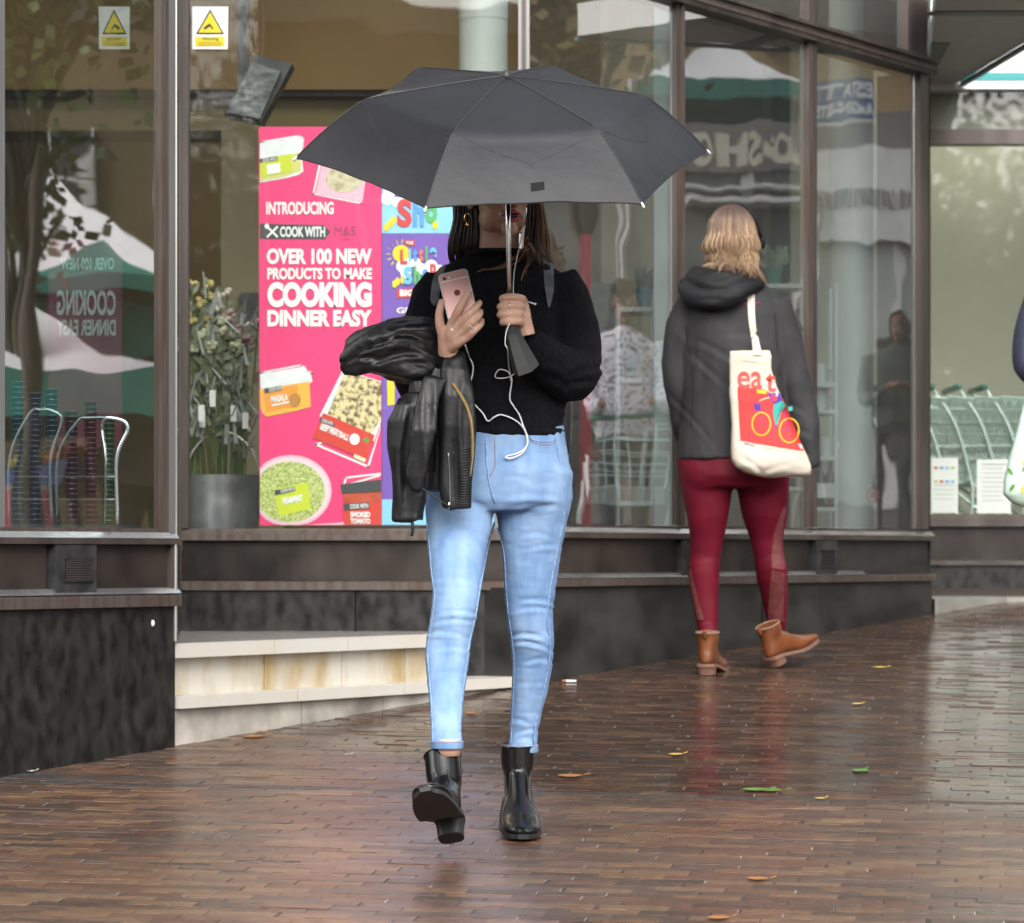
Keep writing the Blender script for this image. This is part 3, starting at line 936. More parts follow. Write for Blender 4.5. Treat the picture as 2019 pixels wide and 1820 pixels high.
# green tub, top left
flat([(512, 282), (592, 268), (599, 276), (599, 286), (594, 300), (598, 338), (588, 345), (560, 352), (512, 360)], PD, 'tub', TUB, po, 1)
flat([(512, 318), (575, 304), (592, 300), (594, 336), (560, 349), (512, 357)], PD, 'tub_contents', mat('print_pale_green', (0.62, 0.6, 0.2), 0.45), po, 2)
flat([(512, 313), (574, 303), (577, 337), (514, 350)], PD, 'tub_label', LIME, po, 3)
flat([(512, 313), (546, 308), (548, 316), (512, 321)], PD, 'tub_banner', CH, po, 4)
print_text(CW, 517, 311.5, 545, 318, PD, PW, po, 0.02, 5, rot=-0.13)
flat([(526, 325), (552, 321), (553, 340), (527, 344)], PD, 'tub_lettering', PW, po, 4)
outline([(512, 280), (590, 268), (598, 272), (597, 284)], 3, PW, 1.5)
# pack, top right
flat([(634, 322), (720, 345), (714, 400), (622, 383)], PD, 'pack', PPNK, po, 2)
outline([(631, 322), (720, 345), (712, 401), (618, 382)], 3.5, PW, 1.4)
flat(disc(678, 352, 36, 27), PD, 'pack_contents', HERB, po, 3)
# orange tub, left
flat([(512, 738), (602, 722), (604, 730), (612, 733), (616, 752), (610, 756), (613, 802), (585, 810), (525, 822), (516, 812)], PD, 'tub', TUB, po, 1)
flat([(512, 768), (610, 752), (613, 802), (585, 810), (525, 822), (514, 806)], PD, 'tub_contents', AMBR, po, 2)
flat([(519, 770), (585, 758), (592, 798), (524, 812)], PD, 'tub_label', ORNG, po, 3)
flat([(521, 766), (555, 760), (557, 769), (522, 776)], PD, 'tub_banner', CH, po, 4)
print_text(CW, 530, 763, 556, 771, PD, PW, po, 0.02, 5, rot=-0.16)
print_text('MASALA', 534, 778, 568, 792, PD, PW, po, 0.04, 5, rot=-0.14)
flat([(536, 798), (571, 791), (571, 794), (536, 801)], PD, 'tub_lettering', PW, po, 5)
flat(disc(581, 789, 12, 14, 20), PD, 'spice_picture', mat('print_spice', (0.35, 0.14, 0.03), 0.5, col2=(0.6, 0.28, 0.05), scale=150), po, 4)
outline([(512, 735), (594, 720), (606, 732), (616, 736)], 3, PW, 1.5)
# pasta bake
flat([(676, 729), (752, 752), (752, 830), (738, 870), (630, 820)], PD, 'pack', TUB, po, 1)
flat([(681, 732), (752, 754), (752, 826), (730, 858), (646, 816)], PD, 'pack_contents', FOOD, po, 2)
flat([(637, 814), (739, 858), (723, 908), (616, 863)], PD, 'pack_sleeve', REDP, po, 3)
flat([(632, 823), (660, 834), (657, 842), (629, 831)], PD, 'pack_banner', CH, po, 4)
print_text(CW, 634, 829, 657, 835.5, PD, PW, po, 0.02, 5, rot=0.38)
print_text('BEEF MEATBALL', 630, 846, 690, 858, PD, PW, po, 0.04, 5, rot=0.4)
flat([(640, 836), (668, 847), (667, 851), (639, 840)], PD, 'pack_lettering', PPNK, po, 4)
flat(disc(699, 866, 10, 11, 18), PD, 'garlic_picture', PW, po, 4)
flat(disc(722, 868, 7, 4, 14), PD, 'leaf_picture', mat('print_leaf', (0.08, 0.3, 0.06), 0.5), po, 4)
flat([(699, 895), (722, 905), (719, 912), (697, 902)], PD, 'price_panel', mat('print_cream', (0.8, 0.7, 0.45), 0.5), po, 4)
outline([(636, 873), (752, 840), (752, 842), (726, 920), (622, 876)], 4, PW, 1.2)
# round tub of peas
flat(disc(573, 968, 81, 71), PD, 'round_tub', PPNK, po, 2)
flat(disc(573, 968, 77, 66), PD, 'tub_rim', mat('print_rim', (0.8, 0.6, 0.66), 0.4), po, 3)
flat(disc(571, 970, 70, 60), PD, 'tub_contents', PEA, po, 4)
flat([(541, 965), (606, 951), (613, 1003), (550, 1018)], PD, 'tub_label', LIME, po, 5)
flat([(541, 967), (581, 959), (583, 968), (543, 977)], PD, 'tub_banner', CH, po, 6)
print_text(CW, 553, 962.5, 581, 969.5, PD, PW, po, 0.02, 7, rot=-0.18)
print_text('PEA&MINT', 557, 978, 597, 992, PD, PW, po, 0.05, 7, rot=-0.18)
# jar
flat([(671, 955), (752, 945), (752, 970), (674, 974)], PD, 'jar_lid', CH, po, 2)
flat([(676, 973), (752, 969), (752, 1034), (680, 1034), (678, 990)], PD, 'jar', mat('print_dark_red', (0.42, 0.05, 0.03), 0.35, col2=(0.55, 0.1, 0.05), scale=30), po, 2)
flat([(676, 995), (752, 990), (752, 1034), (678, 1034)], PD, 'jar_label', REDP, po, 3)
flat([(677, 994), (727, 990), (729, 1003), (679, 1007)], PD, 'jar_banner', CH, po, 4)
print_text(CW, 690, 993.5, 726, 1002.5, PD, PW, po, 0.03, 5, rot=-0.05)
print_text('SMOKED', 691, 1009, 730, 1020, PD, PW, po, 0.05, 5)
print_text('TOMATO', 691, 1022, 730, 1033, PD, PW, po, 0.05, 5)
outline([(678, 958), (682, 942), (752, 934), (752, 937)], 3.5, PW, 1.3)
flat([(664, 1031), (700, 1027), (752, 1030), (752, 1035), (600, 1035)], PD, 'price_panel', PPNK, po, 1.2)

# purple poster beside it
PUR = mat('poster_purple', (0.16, 0.08, 0.42), 0.4, col2=(0.2, 0.1, 0.48), scale=3, stretch=(2, 1, 1))
SKB = mat('poster_sky', (0.22, 0.55, 0.8), 0.4, col2=(0.3, 0.62, 0.84), scale=2)
pp = thing('shop_poster', 'purple and sky blue window poster with rainbow lettering behind the black sweater', 'poster', W(840, 1035, PD))
G().quadbox([W(753, 250, PD + 0.01), W(975, 250, PD + 0.01), W(975, 1036, PD + 0.01), W(753, 1036, PD + 0.01)], (0, 0.004, 0)).build('sheet', PUR, pp)
po_, po = po, pp
PD += 0.01
flat([(753, 252), (974, 252), (974, 460), (753, 460)], PD, 'sky_panel', SKB, pp, 1)
flat([(753, 985), (974, 980), (974, 1035), (753, 1035)], PD, 'sky_panel', SKB, pp, 1)
for c, r in (((772, 380), 16), ((783, 395), 13), ((762, 392), 12), ((850, 360), 16)):
    flat(disc(*c, r, r, 18), PD, 'cloud', PW, pp, 2 + r * 0.01)
LC = {'r': mat('letter_red', (0.62, 0.05, 0.06), 0.4), 'b': mat('letter_blue', (0.1, 0.33, 0.72), 0.4), 'g': mat('letter_green', (0.1, 0.45, 0.14), 0.4), 'y': PY, 'c': mat('letter_cyan', (0.14, 0.52, 0.82), 0.4), 'o': mat('letter_coral', (0.75, 0.16, 0.12), 0.4)}
print_text('S', 783, 392, 812, 448, PD, LC['r'], pp, 0.05, 4)
print_text('h', 814, 392, 836, 447, PD, LC['b'], pp, 0.05, 4)
print_text('o', 838, 402, 862, 440, PD, LC['g'], pp, 0.05, 4)
print_text('L', 778, 352, 800, 388, PD, mat('letter_purple', (0.16, 0.08, 0.42), 0.4), pp, 0.05, 4)
for c in ((770, 440), (762, 448), (776, 434), (768, 366), (858, 444)):
    flat(disc(*c, 6, 8, 12), PD, 'splash', PY, pp, 3 + c[0] * 0.0005)
for k in range(9):
    a = R(60 + 24 * k)
    flat([(790 + 20 * math.cos(a) - 1, 500 - 20 * math.sin(a)), (790 + 29 * math.cos(a), 500 - 29 * math.sin(a)), (790 + 29 * math.cos(a) + 1.5, 500 - 29 * math.sin(a) + 1.5), (790 + 20 * math.cos(a) + 1, 500 - 20 * math.sin(a) + 1.5)], PD, 'sun_ray', PY, pp, 2)
flat(disc(791, 500, 17, 17), PD, 'sun_picture', PY, pp, 2.5)
for c, r in (((793, 525), 12), ((805, 519), 10), ((820, 518), 10), ((800, 538), 11), ((850, 525), 13), ((865, 535), 13), ((828, 530), 12)):
    flat(disc(*c, r, r, 16), PD, 'cloud', PW, pp, 3 + r * 0.012 + c[0] * 0.0003)
flat([(797, 474), (818, 474), (818, 484), (797, 484)], PD, 'caption_panel', REDP, pp, 2)
print_text('THE', 800, 476, 815, 482, PD, PW, pp, 0.03, 3)
for ch, x0, y0, x1, y1, c in (('L', 789, 492, 803, 521, 'r'), ('i', 806, 490, 811, 515, 'c'), ('t', 814, 490, 823, 515, 'b'), ('t', 826, 488, 835, 515, 'o'), ('l', 839, 485, 843, 514, 'g'), ('e', 847, 488, 861, 512, 'c'),
                              ('S', 796, 525, 813, 561, 'c'), ('h', 816, 524, 829, 560, 'g'), ('o', 832, 530, 845, 552, 'b'), ('p', 848, 520, 860, 550, 'r')):
    print_text(ch, x0, y0, x1, y1, PD, LC[c], pp, 0.05, 6)
for c in ((784, 555), (778, 560), (794, 552)):
    flat(disc(*c, 5, 8, 12), PD, 'splash', PY, pp, 3 + c[0] * 0.0005)
flat([(782, 570), (870, 566), (870, 585), (782, 588)], PD, 'caption_panel', REDP, pp, 2)
print_text('BIG', 788, 571, 816, 584, PD, PW, pp, 0.05, 3)
print_text('GET', 782, 606, 824, 618, PD, PW, pp, 0.03, 3)
flat([(763, 745), (773, 740), (778, 760), (778, 798), (764, 800)], PD, 'bottle_picture', PY, pp, 2)
PD -= 0.01
po = po_

# ---------------------------------------------------------------- flowers in metal buckets inside the window
GALV = mat('galvanised', (0.3, 0.33, 0.35), 0.35, 0.7, col2=(0.45, 0.48, 0.5), scale=14)
STEM = mat('flower_stem', (0.06, 0.10, 0.03), 0.5, col2=(0.10, 0.15, 0.05), scale=20)
LEAFG = mat('flower_leaf', (0.11, 0.15, 0.07), 0.45, col2=(0.34, 0.38, 0.28), scale=15)
WRAP = mat('cellophane', (0.6, 0.66, 0.64), 0.15, col2=(0.35, 0.4, 0.38), scale=18)
def bucket(x, d, r, label):
    b = thing('flower_bucket', label, 'bucket', ((x - CX) * d / F, d, FLR))
    c = Vector(((x - CX) * d / F, d, 0))
    zb, zt = FLR + 0.001, CZ + 0.29
    rings = []
    for k in range(13):
        s = k / 12
        rr = r * (0.8 + 0.2 * s) + (0.004 if k in (7, 9, 12) else 0)
        rings.append(ering(c + Vector((0, 0, zb + (zt - zb) * s)), Vector((rr, 0, 0)), Vector((0, rr, 0)), 28))
    rings.append(ering(c + Vector((0, 0, zt - 0.01)), Vector((r * 0.95, 0, 0)), Vector((0, r * 0.95, 0)), 28))
    G().loft(rings).build('pail', GALV, b, True, 30)
    pts = [c + Vector((r * math.cos(a), -0.02, zt - 0.03 + 0.19 * math.sin(a))) for a in [math.pi * k / 14 for k in range(15)]]
    G().tube(pts, 0.006, 6).build('handle', ALU, b, True)
    return b
bucket(440, 12.0, 0.14, 'galvanised flower bucket inside the window left of the pink poster')
def bouquet(x, d, top, hue, label, spread=0.1):
    c = Vector(((x - CX) * d / F, d, CZ + 0.1))
    b = thing('flower_bouquet', label, 'bouquet', c, 'bouquets in the window bucket')
    s, lf, bl, wr, tg = G(), G(), G(), G(), G()
    for i in range(11):
        a = random.uniform(0, 6.28)
        rr = random.uniform(0.2, 1) * spread
        e = Vector((c.x + rr * math.cos(a), c.y + rr * 0.5 * math.sin(a), CZ + top - random.uniform(0, 0.16)))
        m_ = (c + e) / 2 + Vector((random.uniform(-0.01, 0.01), 0, 0))
        s.tube([c + Vector((random.uniform(-0.03, 0.03), random.uniform(-0.03, 0.03), 0)), m_, e], 0.0035, 5)
        for k in range(16):
            p = m_.lerp(e, random.uniform(0.0, 1.0))
            v = Vector((random.uniform(-1, 1), random.uniform(-0.6, 0.6), random.uniform(0.0, 1.2))).normalized() * random.uniform(0.03, 0.06)
            w = v.cross(Vector((0, 1, 0.3))).normalized() * 0.01
            lf.add([p, p + v * 0.5 + w, p + v, p + v * 0.5 - w], [(0, 1, 2, 3)])
        for k in range(5):
            pp_ = e + Vector((random.uniform(-.014, .014), random.uniform(-.014, .014), random.uniform(-.008, .012)))
            bl.ell(pp_, (0.012, 0.012, 0.010), nu=8, nv=5)
    for i in range(22):
        p = c + Vector((random.uniform(-1, 1) * spread, -0.06 + random.uniform(-0.03, 0.03), random.uniform(0.25, top - 0.15)))
        v = Vector((random.uniform(-0.06, 0.06), 0.0, random.uniform(0.04, 0.12)))
        w = Vector((random.uniform(0.003, 0.008), 0.01, 0.0))
        wr.add([p - w, p + w, p + v + w * 0.4, p + v - w * 0.6], [(0, 1, 2, 3)])
    for i in range(2):
        p = c + Vector((random.uniform(-0.06, 0.06), -0.1, random.uniform(0.36, 0.5)))
        tg.box((p.x - 0.011, p.y, p.z - 0.03), (p.x + 0.011, p.y + 0.002, p.z + 0.03))
    s.build('stems', STEM, b)
    lf.build('leaves', LEAFG, b)
    bl.build('blooms', mat('bloom_' + label.split()[0], hue, 0.5, col2=tuple(min(1, q * 1.4) for q in hue), scale=40), b, True)
    wr.build('wrapping', WRAP, b)
    tg.build('price_tag', PW, b)
bouquet(390, 12.0, 1.0, (0.45, 0.38, 0.14), 'yellow bouquet at the left edge of the window bucket', 0.06)
bouquet(425, 11.95, 0.86, (0.42, 0.45, 0.3), 'green and white bouquet at the front of the window bucket', 0.1)
bouquet(470, 12.0, 0.9, (0.42, 0.27, 0.28), 'pinkish bouquet behind the edge of the pink poster', 0.09)
bouquet(445, 12.1, 0.98, (0.55, 0.52, 0.45), 'creamy bouquet standing at the back of the bucket', 0.11)

# ---------------------------------------------------------------- left window: stacked cups and racks
pf = thing('display_platform', 'low grey display platform inside the left window', 'platform', W(150, 1040, 9.9))
G().quadbox([fp(-60, -0.2, -0.12), fp(335, -0.2, -0.12), fp(335, -0.2, -0.7), fp(-60, -0.2, -0.7)], (0, 0, 0.285)).build('top', mat('platform_grey', (0.13, 0.15, 0.15), 0.4, col2=(0.18, 0.2, 0.2), scale=4), pf)
PZ = CZ + 0.0855
def cupmesh(col, name):
    g = G()
    prof = [(0.0, 0.0), (0.017, 0.0), (0.0185, 0.012), (0.0225, 0.0125), (0.0235, 0.0135), (0.0225, 0.015)]
    rings = [ering(Vector((0, 0, h)), Vector((max(r, 1e-4), 0, 0)), Vector((0, max(r, 1e-4), 0)), 14) for r, h in prof]
    g.loft(rings, False)
    me = g.mesh('cup')
    me.materials.append(mat(name, col, 0.12, col2=tuple(q * 1.3 for q in col), scale=30, spec=0.9, coat=1.0))
    me.polygons.foreach_set('use_smooth', [True] * len(me.polygons))
    return me
cupcols = [((0.08, 0.2, 0.26), 'cup_teal'), ((0.10, 0.14, 0.24), 'cup_blue'), ((0.12, 0.17, 0.26), 'cup_slate'), ((0.2, 0.1, 0.13), 'cup_plum'), ((0.24, 0.06, 0.1), 'cup_red'), ((0.1, 0.22, 0.09), 'cup_green')]
cupnames = ['teal', 'dark blue', 'slate blue', 'plum', 'red', 'green']
for i, (x, n) in enumerate(((35, 27), (68, 25), (101, 26), (140, 22), (178, 24), (214, 21))):
    d = fd(x) + 0.28
    c = Vector(((x - CX) * d / F, d, PZ))
    t = thing('cup_stack', 'tall stack of %s plastic cups inside the left window' % cupnames[i], 'cups', c, 'cup stacks in the left window')
    me = cupmesh(*cupcols[i])
    for k in range(n):
        o = bpy.data.objects.new('cup', me)
        COL.objects.link(o)
        o.parent = t
        o.location = (random.uniform(-0.001, 0.001), 0, k * 0.0152)
def rack(x0, x1, ytop, d, label):
    t = thing('wire_rack', label, 'rack', W((x0 + x1) / 2, 1035, d), 'racks in the left window')
    pts = spline([W(x0, 1034, d), W(x0 + 2, 900, d), W(x0 + 40, ytop + 8, d), W(x0 + 62, ytop, d), W(x1 - 26, ytop + 2, d), W(x1 - 6, ytop + 22, d), W(x1 - 28, 905, d), W(x1 - 26, 1034, d)], 5)
    G().tube(pts, 0.0055, 8).build('hoop', mat('rack_chrome', (0.5, 0.58, 0.6), 0.18, 0.9), t, True)
    for yy in (940, 985):
        G().tube([W(x0 + 2, yy, d), W(x1 - 27, yy, d)], 0.003, 6).build('cross_bar', ALUD, t)
rack(18, 128, 808, 9.28, 'chrome hoop rack at the left edge of the left window')
rack(112, 258, 824, 9.42, 'chrome hoop rack beside the post of the left window')
# sheet added in place of the pink poster's reflection, its dimness in the colour
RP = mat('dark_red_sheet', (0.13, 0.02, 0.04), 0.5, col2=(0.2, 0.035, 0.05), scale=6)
bp_ = thing('poster_reflection', 'dark red sheet with reversed lettering, added as the poster reflection in the left window', 'banner', W(170, 800, 10.9))
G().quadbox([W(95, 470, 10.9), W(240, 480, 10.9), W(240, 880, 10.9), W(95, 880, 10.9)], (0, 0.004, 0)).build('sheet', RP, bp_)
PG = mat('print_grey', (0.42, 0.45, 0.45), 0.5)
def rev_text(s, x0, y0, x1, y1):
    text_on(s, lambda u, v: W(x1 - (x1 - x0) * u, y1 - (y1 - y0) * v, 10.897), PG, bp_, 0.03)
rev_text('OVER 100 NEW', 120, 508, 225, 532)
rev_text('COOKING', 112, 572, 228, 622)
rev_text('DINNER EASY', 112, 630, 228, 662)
# ---------------------------------------------------------------- shelves behind the right windows
WHT = mat('white_enamel', (0.6, 0.63, 0.62), 0.35, col2=(0.55, 0.58, 0.57), scale=4)
def shelf_rack(x0, x1, ys, d, label, ytop):
    t = thing('display_shelf', label, 'shelf', W((x0 + x1) / 2, 1092, d), 'display shelves behind the right windows')
    for x in (x0, x1):
        G().box((W(x - 3, 0, d).x, d - 0.02, FLR), (W(x + 3, 0, d).x, d, W(x, ytop, d).z)).build('post', WHT, t)
        G().box((W(x - 3, 0, d).x, d + 0.22, FLR), (W(x + 3, 0, d).x, d + 0.24, W(x, ytop, d).z)).build('post', WHT, t)
    for y in ys:
        z = W(0, y, d).z
        G().box((W(x0 + 3, 0, d).x, d - 0.018, z - 0.018), (W(x1 - 3, 0, d).x, d + 0.24, z)).build('shelf_board', WHT, t)
    return t
shelf_rack(1219, 1292, (606, 745, 860, 988), 12.85, 'white display shelf with potted plants behind the glass', 600)
shelf_rack(1492, 1588, (560, 700, 810, 960), 14.2, 'white display shelf partly hidden behind the grey jacket', 540)
shelf_rack(1607, 1648, (755, 808, 900, 1000), 14.0, 'narrow white display shelf holding mugs behind the tote bag', 560)
POT = mat('blue_pot', (0.13, 0.3, 0.38), 0.4)
def potted(x, ybase, d, r, m, label, leafc, n=40):
    c = W(x, ybase, d) + Vector((0, 0.08, 0.001))
    t = thing('potted_plant', label, 'plant', c, 'pots on the window shelves')
    G().loft([ering(c + Vector((0, 0, h)), Vector((q, 0, 0)), Vector((0, q, 0)), 16) for q, h in ((r * 0.7, 0), (r, 0.07), (r * 1.08, 0.071), (r * 1.08, 0.08), (r * 0.9, 0.08))]).build('pot', m, t, True, 35)
    lf = G()
    for k in range(n):
        p = c + Vector((random.uniform(-r, r) * 0.7, random.uniform(-r, r) * 0.7, 0.07))
        v = Vector((random.uniform(-0.06, 0.06), random.uniform(-0.05, 0.05), random.uniform(0.04, 0.12)))
        w = v.cross(Vector((0, 1, 0.2))).normalized() * 0.011
        lf.add([p, p + v * 0.6 + w, p + v, p + v * 0.6 - w], [(0, 1, 2, 3)])
    lf.build('leaves', leafc, t)
potted(1272, 606, 12.85, 0.035, POT, 'blue pot of small succulents on top of the white shelf', LEAFG)
potted(1245, 745, 12.85, 0.03, mat('green_pot', (0.02, 0.17, 0.1), 0.4), 'dark green pot on the second shelf', LEAFG, 30)
potted(1260, 988, 12.85, 0.04, mat('cream_pot', (0.45, 0.4, 0.3), 0.5), 'cream pot with pale leaves on the low shelf', mat('pale_leaf', (0.4, 0.42, 0.35), 0.5), 40)
potted(1236, 988, 12.85, 0.03, mat('terracotta_pot', (0.36, 0.14, 0.07), 0.6), 'small terracotta pot on the low shelf', LEAFG, 20)
potted(1528, 560, 14.2, 0.04, mat('green_pot', (0.02, 0.17, 0.1), 0.4), 'dark green pot on the shelf behind the blonde hair', LEAFG)
MUG = mat('mug_white', (0.62, 0.64, 0.62), 0.25)
def mug(x, ybase, d, label, r=0.03, h=0.085):
    c = W(x, ybase, d) + Vector((0, 0.06, 0.001))
    t = thing('mug', label, 'mug', c, 'white mugs on the narrow shelf')
    G().loft([ering(c + Vector((0, 0, z)), Vector((q, 0, 0)), Vector((0, q, 0)), 18) for q, z in ((r * 0.9, 0), (r, h * 0.15), (r, h), (r * 0.9, h), (r * 0.86, h * 0.3))]).build('cup', MUG, t, True, 40)
    G().tube(spline([c + Vector((r * 0.95, -0.005, h * 0.8)), c + Vector((r * 1.65, -0.01, h * 0.7)), c + Vector((r * 1.6, -0.01, h * 0.35)), c + Vector((r * 0.95, -0.005, h * 0.2))], 4), 0.0055, 6).build('handle', MUG, t, True)
mug(1618, 755, 14.0, 'white mug on the narrow shelf, upper of the two visible mugs')
mug(1620, 808, 14.0, 'white mug on the narrow shelf, lower of the two visible mugs')
mug(1632, 900, 14.0, 'white mug on the third board of the narrow shelf')
def bottle(x, ybase, d, m, label, h=0.2, r=0.026):
    c = W(x, ybase, d) + Vector((0, 0.07, 0.001))
    t = thing('bottle', label, 'bottle', c, 'bottles on the window shelves')
    G().loft([ering(c + Vector((0, 0, z * h)), Vector((q * r, 0, 0)), Vector((0, q * r, 0)), 16) for q, z in ((0.95, 0), (1, 0.05), (1, 0.6), (0.4, 0.78), (0.36, 0.97))]).build('glass_body', m, t, True, 40)
    G().tube([c + Vector((0, 0, h * 0.965)), c + Vector((0, 0, h * 1.03))], r * 0.42, 10).build('cap', DARK, t)
    G().loft([ering(c + Vector((0, 0, z * h)), Vector((r * 1.03, 0, 0)), Vector((0, r * 1.03, 0)), 16) for z in (0.2, 0.52)], False).build('label_band', PW, t, True)
BG1, BG2 = mat('bottle_dark', (0.03, 0.035, 0.02), 0.15), mat('bottle_amber', (0.12, 0.05, 0.01), 0.15)
for i, (x, yb, m, lb) in enumerate(((1510, 810, BG1, 'dark bottle at the left end of the hidden shelf'), (1535, 960, BG2, 'amber bottle low on the hidden shelf'), (1560, 960, BG1, 'dark bottle low on the hidden shelf'),
                                    (1575, 700, BG2, 'amber bottle next to the reddish mullion'), (1620, 1000, BG1, 'dark bottle on the lowest board of the narrow shelf'), (1640, 1000, BG2, 'amber bottle on the lowest board of the narrow shelf'))):
    bottle(x, yb, 14.2 if x < 1600 else 14.0, m, lb)
rb = thing('red_banner_stand', 'tall dark red banner stand inside the shop right of the sweater', 'banner', W(1150, 1092, 12.7))
G().box((W(1143, 0, 12.7).x, 12.7, FLR), (W(1166, 0, 12.7).x, 12.72, CZ + 1.25)).build('sheet', mat('banner_red', (0.36, 0.012, 0.03), 0.5, col2=(0.42, 0.02, 0.04), scale=3), rb)
G().box((W(1120, 0, 12.7).x, 12.66, FLR), (W(1190, 0, 12.7).x, 12.78, FLR + 0.04)).build('foot', DARK, rb)
tp = thing('tan_pillar', 'tan pillar deeper inside the shop behind the white shelf', 'pillar', W(1240, 1092, 13.4))
G().box((W(1186, 0, 13.4).x, 13.4, FLR), (W(1300, 0, 13.4).x, 13.6, CZ + 2.88)).build('shaft', mat('pillar_tan', (0.3, 0.25, 0.16), 0.6, col2=(0.26, 0.21, 0.14), scale=3), tp)
dp = thing('stock_cabinet', 'dark stock cabinet inside the shop between red banner and pillar', 'cabinet', W(1200, 1092, 13.2))
G().box((W(1100, 0, 13.2).x, 13.2, FLR), (W(1215, 0, 13.2).x, 13.35, CZ + 1.1)).build('carcass', mat('cabinet_dark', (0.06, 0.055, 0.045), 0.5, col2=(0.11, 0.1, 0.08), scale=30), dp)
for k in range(5):
    z = CZ - 0.1 + 0.22 * k
    G().box((W(1102, 0, 13.2).x, 13.18, z), (W(1213, 0, 13.2).x, 13.199, z + 0.012)).build('shelf_edge', BRONZE, dp)
# ---------------------------------------------------------------- shopping trolleys in the set-back window
TW = mat('trolley_wire', (0.55, 0.68, 0.64), 0.3, 0.5)
TG = mat('trolley_plastic', (0.03, 0.16, 0.11), 0.4)
def trolley(x, y, z, rz, label):
    t = thing('shopping_trolley', label, 'trolley', (x, y, z), 'nested trolleys in the set-back window')
    g, fr = G(), G()
    L0, L1, H0, H1, Wd = -0.42, 0.45, 0.52, 0.95, 0.26
    def P(u, s, h):
        lo = L0 + 0.14 * (1 - h)
        return Vector((lo + (L1 - lo) * u, s * Wd * (0.85 + 0.15 * h) * (1 - 0.12 * u), H0 + (H1 - H0) * h + 0.07 * (1 - h) * u - 0.06 * u * h))
    for s in (-1, 1):
        for h in np.linspace(0, 1, 8):
            g.tube([P(0, s, h), P(1, s, h)], 0.0032 if 0 < h < 1 else 0.007, 4)
        for u in np.linspace(0, 1, 22):
            g.tube([P(u, s, 0), P(u, s, 1)], 0.0028, 4)
    for u in (0.0, 1.0):
        for k in np.linspace(-1, 1, 8):
            g.tube([P(u, k, 0), P(u, k, 1)], 0.0022, 4)
        for h in np.linspace(0, 1, 6):
            g.tube([P(u, -1, h), P(u, 1, h)], 0.003, 4)
    for u in np.linspace(0, 1, 10):
        g.tube([P(u, -1, 0), P(u, 1, 0)], 0.0022, 4)
    for s in (-1, 1):
        fr.tube(spline([Vector((-0.5, s * 0.24, 1.0)), Vector((-0.38, s * 0.25, 0.8)), Vector((-0.3, s * 0.25, 0.5)), Vector((-0.25, s * 0.27, 0.16)), Vector((0.5, s * 0.22, 0.12))], 4), 0.008, 8)
        fr.tube([Vector((0.3, s * 0.22, 0.14)), Vector((-0.2, s * 0.24, 0.55))], 0.009, 6)
    fr.tube([Vector((0.5, -0.22, 0.12)), Vector((0.5, 0.22, 0.12))], 0.011, 8)
    g.xf(lambda p: Vector((x, y, z)) + p)
    fr.xf(lambda p: Vector((x, y, z)) + p)
    g.build('wire_basket', TW, t)
    fr.build('frame', TW, t, True)
    G().tube([Vector((x - 0.5, y - 0.26, z + 1.0)), Vector((x - 0.5, y + 0.26, z + 1.0))], 0.016, 10).build('handle_bar', TG, t, True)
    for u, s in ((-0.24, -1), (-0.24, 1), (0.47, -1), (0.47, 1)):
        c = Vector((x + u, y + s * 0.235, z + 0.056))
        G().tube([c - Vector((0, 0.012, 0)), c + Vector((0, 0.012, 0))], 0.055, 14).build('wheel', DARK, t)
    return t
FA = gz(15.9) - 0.02
tbase = trolley(2.05, 16.25, FA - 0.02, 0, 'wire shopping trolley, leftmost in the nested row')
for k, w in enumerate(('second', 'third', 'fourth', 'fifth', 'sixth', 'seventh')):
    place_copy(tbase, (2.05 + 0.13 * (k + 1), 16.25, FA - 0.02), 0, 'wire shopping trolley, %s from the left in the nested row' % w)
fl = structure(G().box((1.7, 15.72, FLR - 0.02), (3.15, 17.58, FA - 0.021)).build('floor_raised', mat('shop_floor', (0.3, 0.28, 0.24))))
for x0, y0, x1, y1, lb in ((1836, 903, 1889, 1011, 'white notice with small logos in the set-back window'), (1926, 906, 1993, 1012, 'white typed notice in the set-back window beside the mint bag')):
    nt = thing('window_notice', lb, 'notice', W(x0, y1, YA + 0.06))
    G().quadbox([W(x0, y0, YA + 0.06), W(x1, y0, YA + 0.06), W(x1, y1, YA + 0.06), W(x0, y1, YA + 0.06)], (0, 0.003, 0)).build('sheet', PW, nt)
    PGR = mat('print_faint', (0.5, 0.5, 0.52), 0.5)
    for k in range(9):
        yy = y0 + 8 + k * 9
        if x0 < 1900:
            if k in (1, 4):
                for j in range(4):
                    flat([(x0 + 6 + j * 11, yy), (x0 + 13 + j * 11, yy), (x0 + 13 + j * 11, yy + 5), (x0 + 6 + j * 11, yy + 5)], YA + 0.06, 'logo_mark', (LIME, REDP, LC['b'], LC['c'])[(j + k) % 4], nt, 2)
            elif k > 4:
                flat([(x0 + 6, yy), (x1 - 8, yy), (x1 - 8, yy + 1.6), (x0 + 6, yy + 1.6)], YA + 0.06, 'text_line', PGR, nt, 2)
        else:
            flat([(x0 + 10, yy), (x1 - 8 - (k * 7) % 13, yy), (x1 - 8 - (k * 7) % 13, yy + (3 if k == 0 else 1.6)), (x0 + 10, yy + (3 if k == 0 else 1.6))], YA + 0.06, 'text_line', PGR, nt, 2)
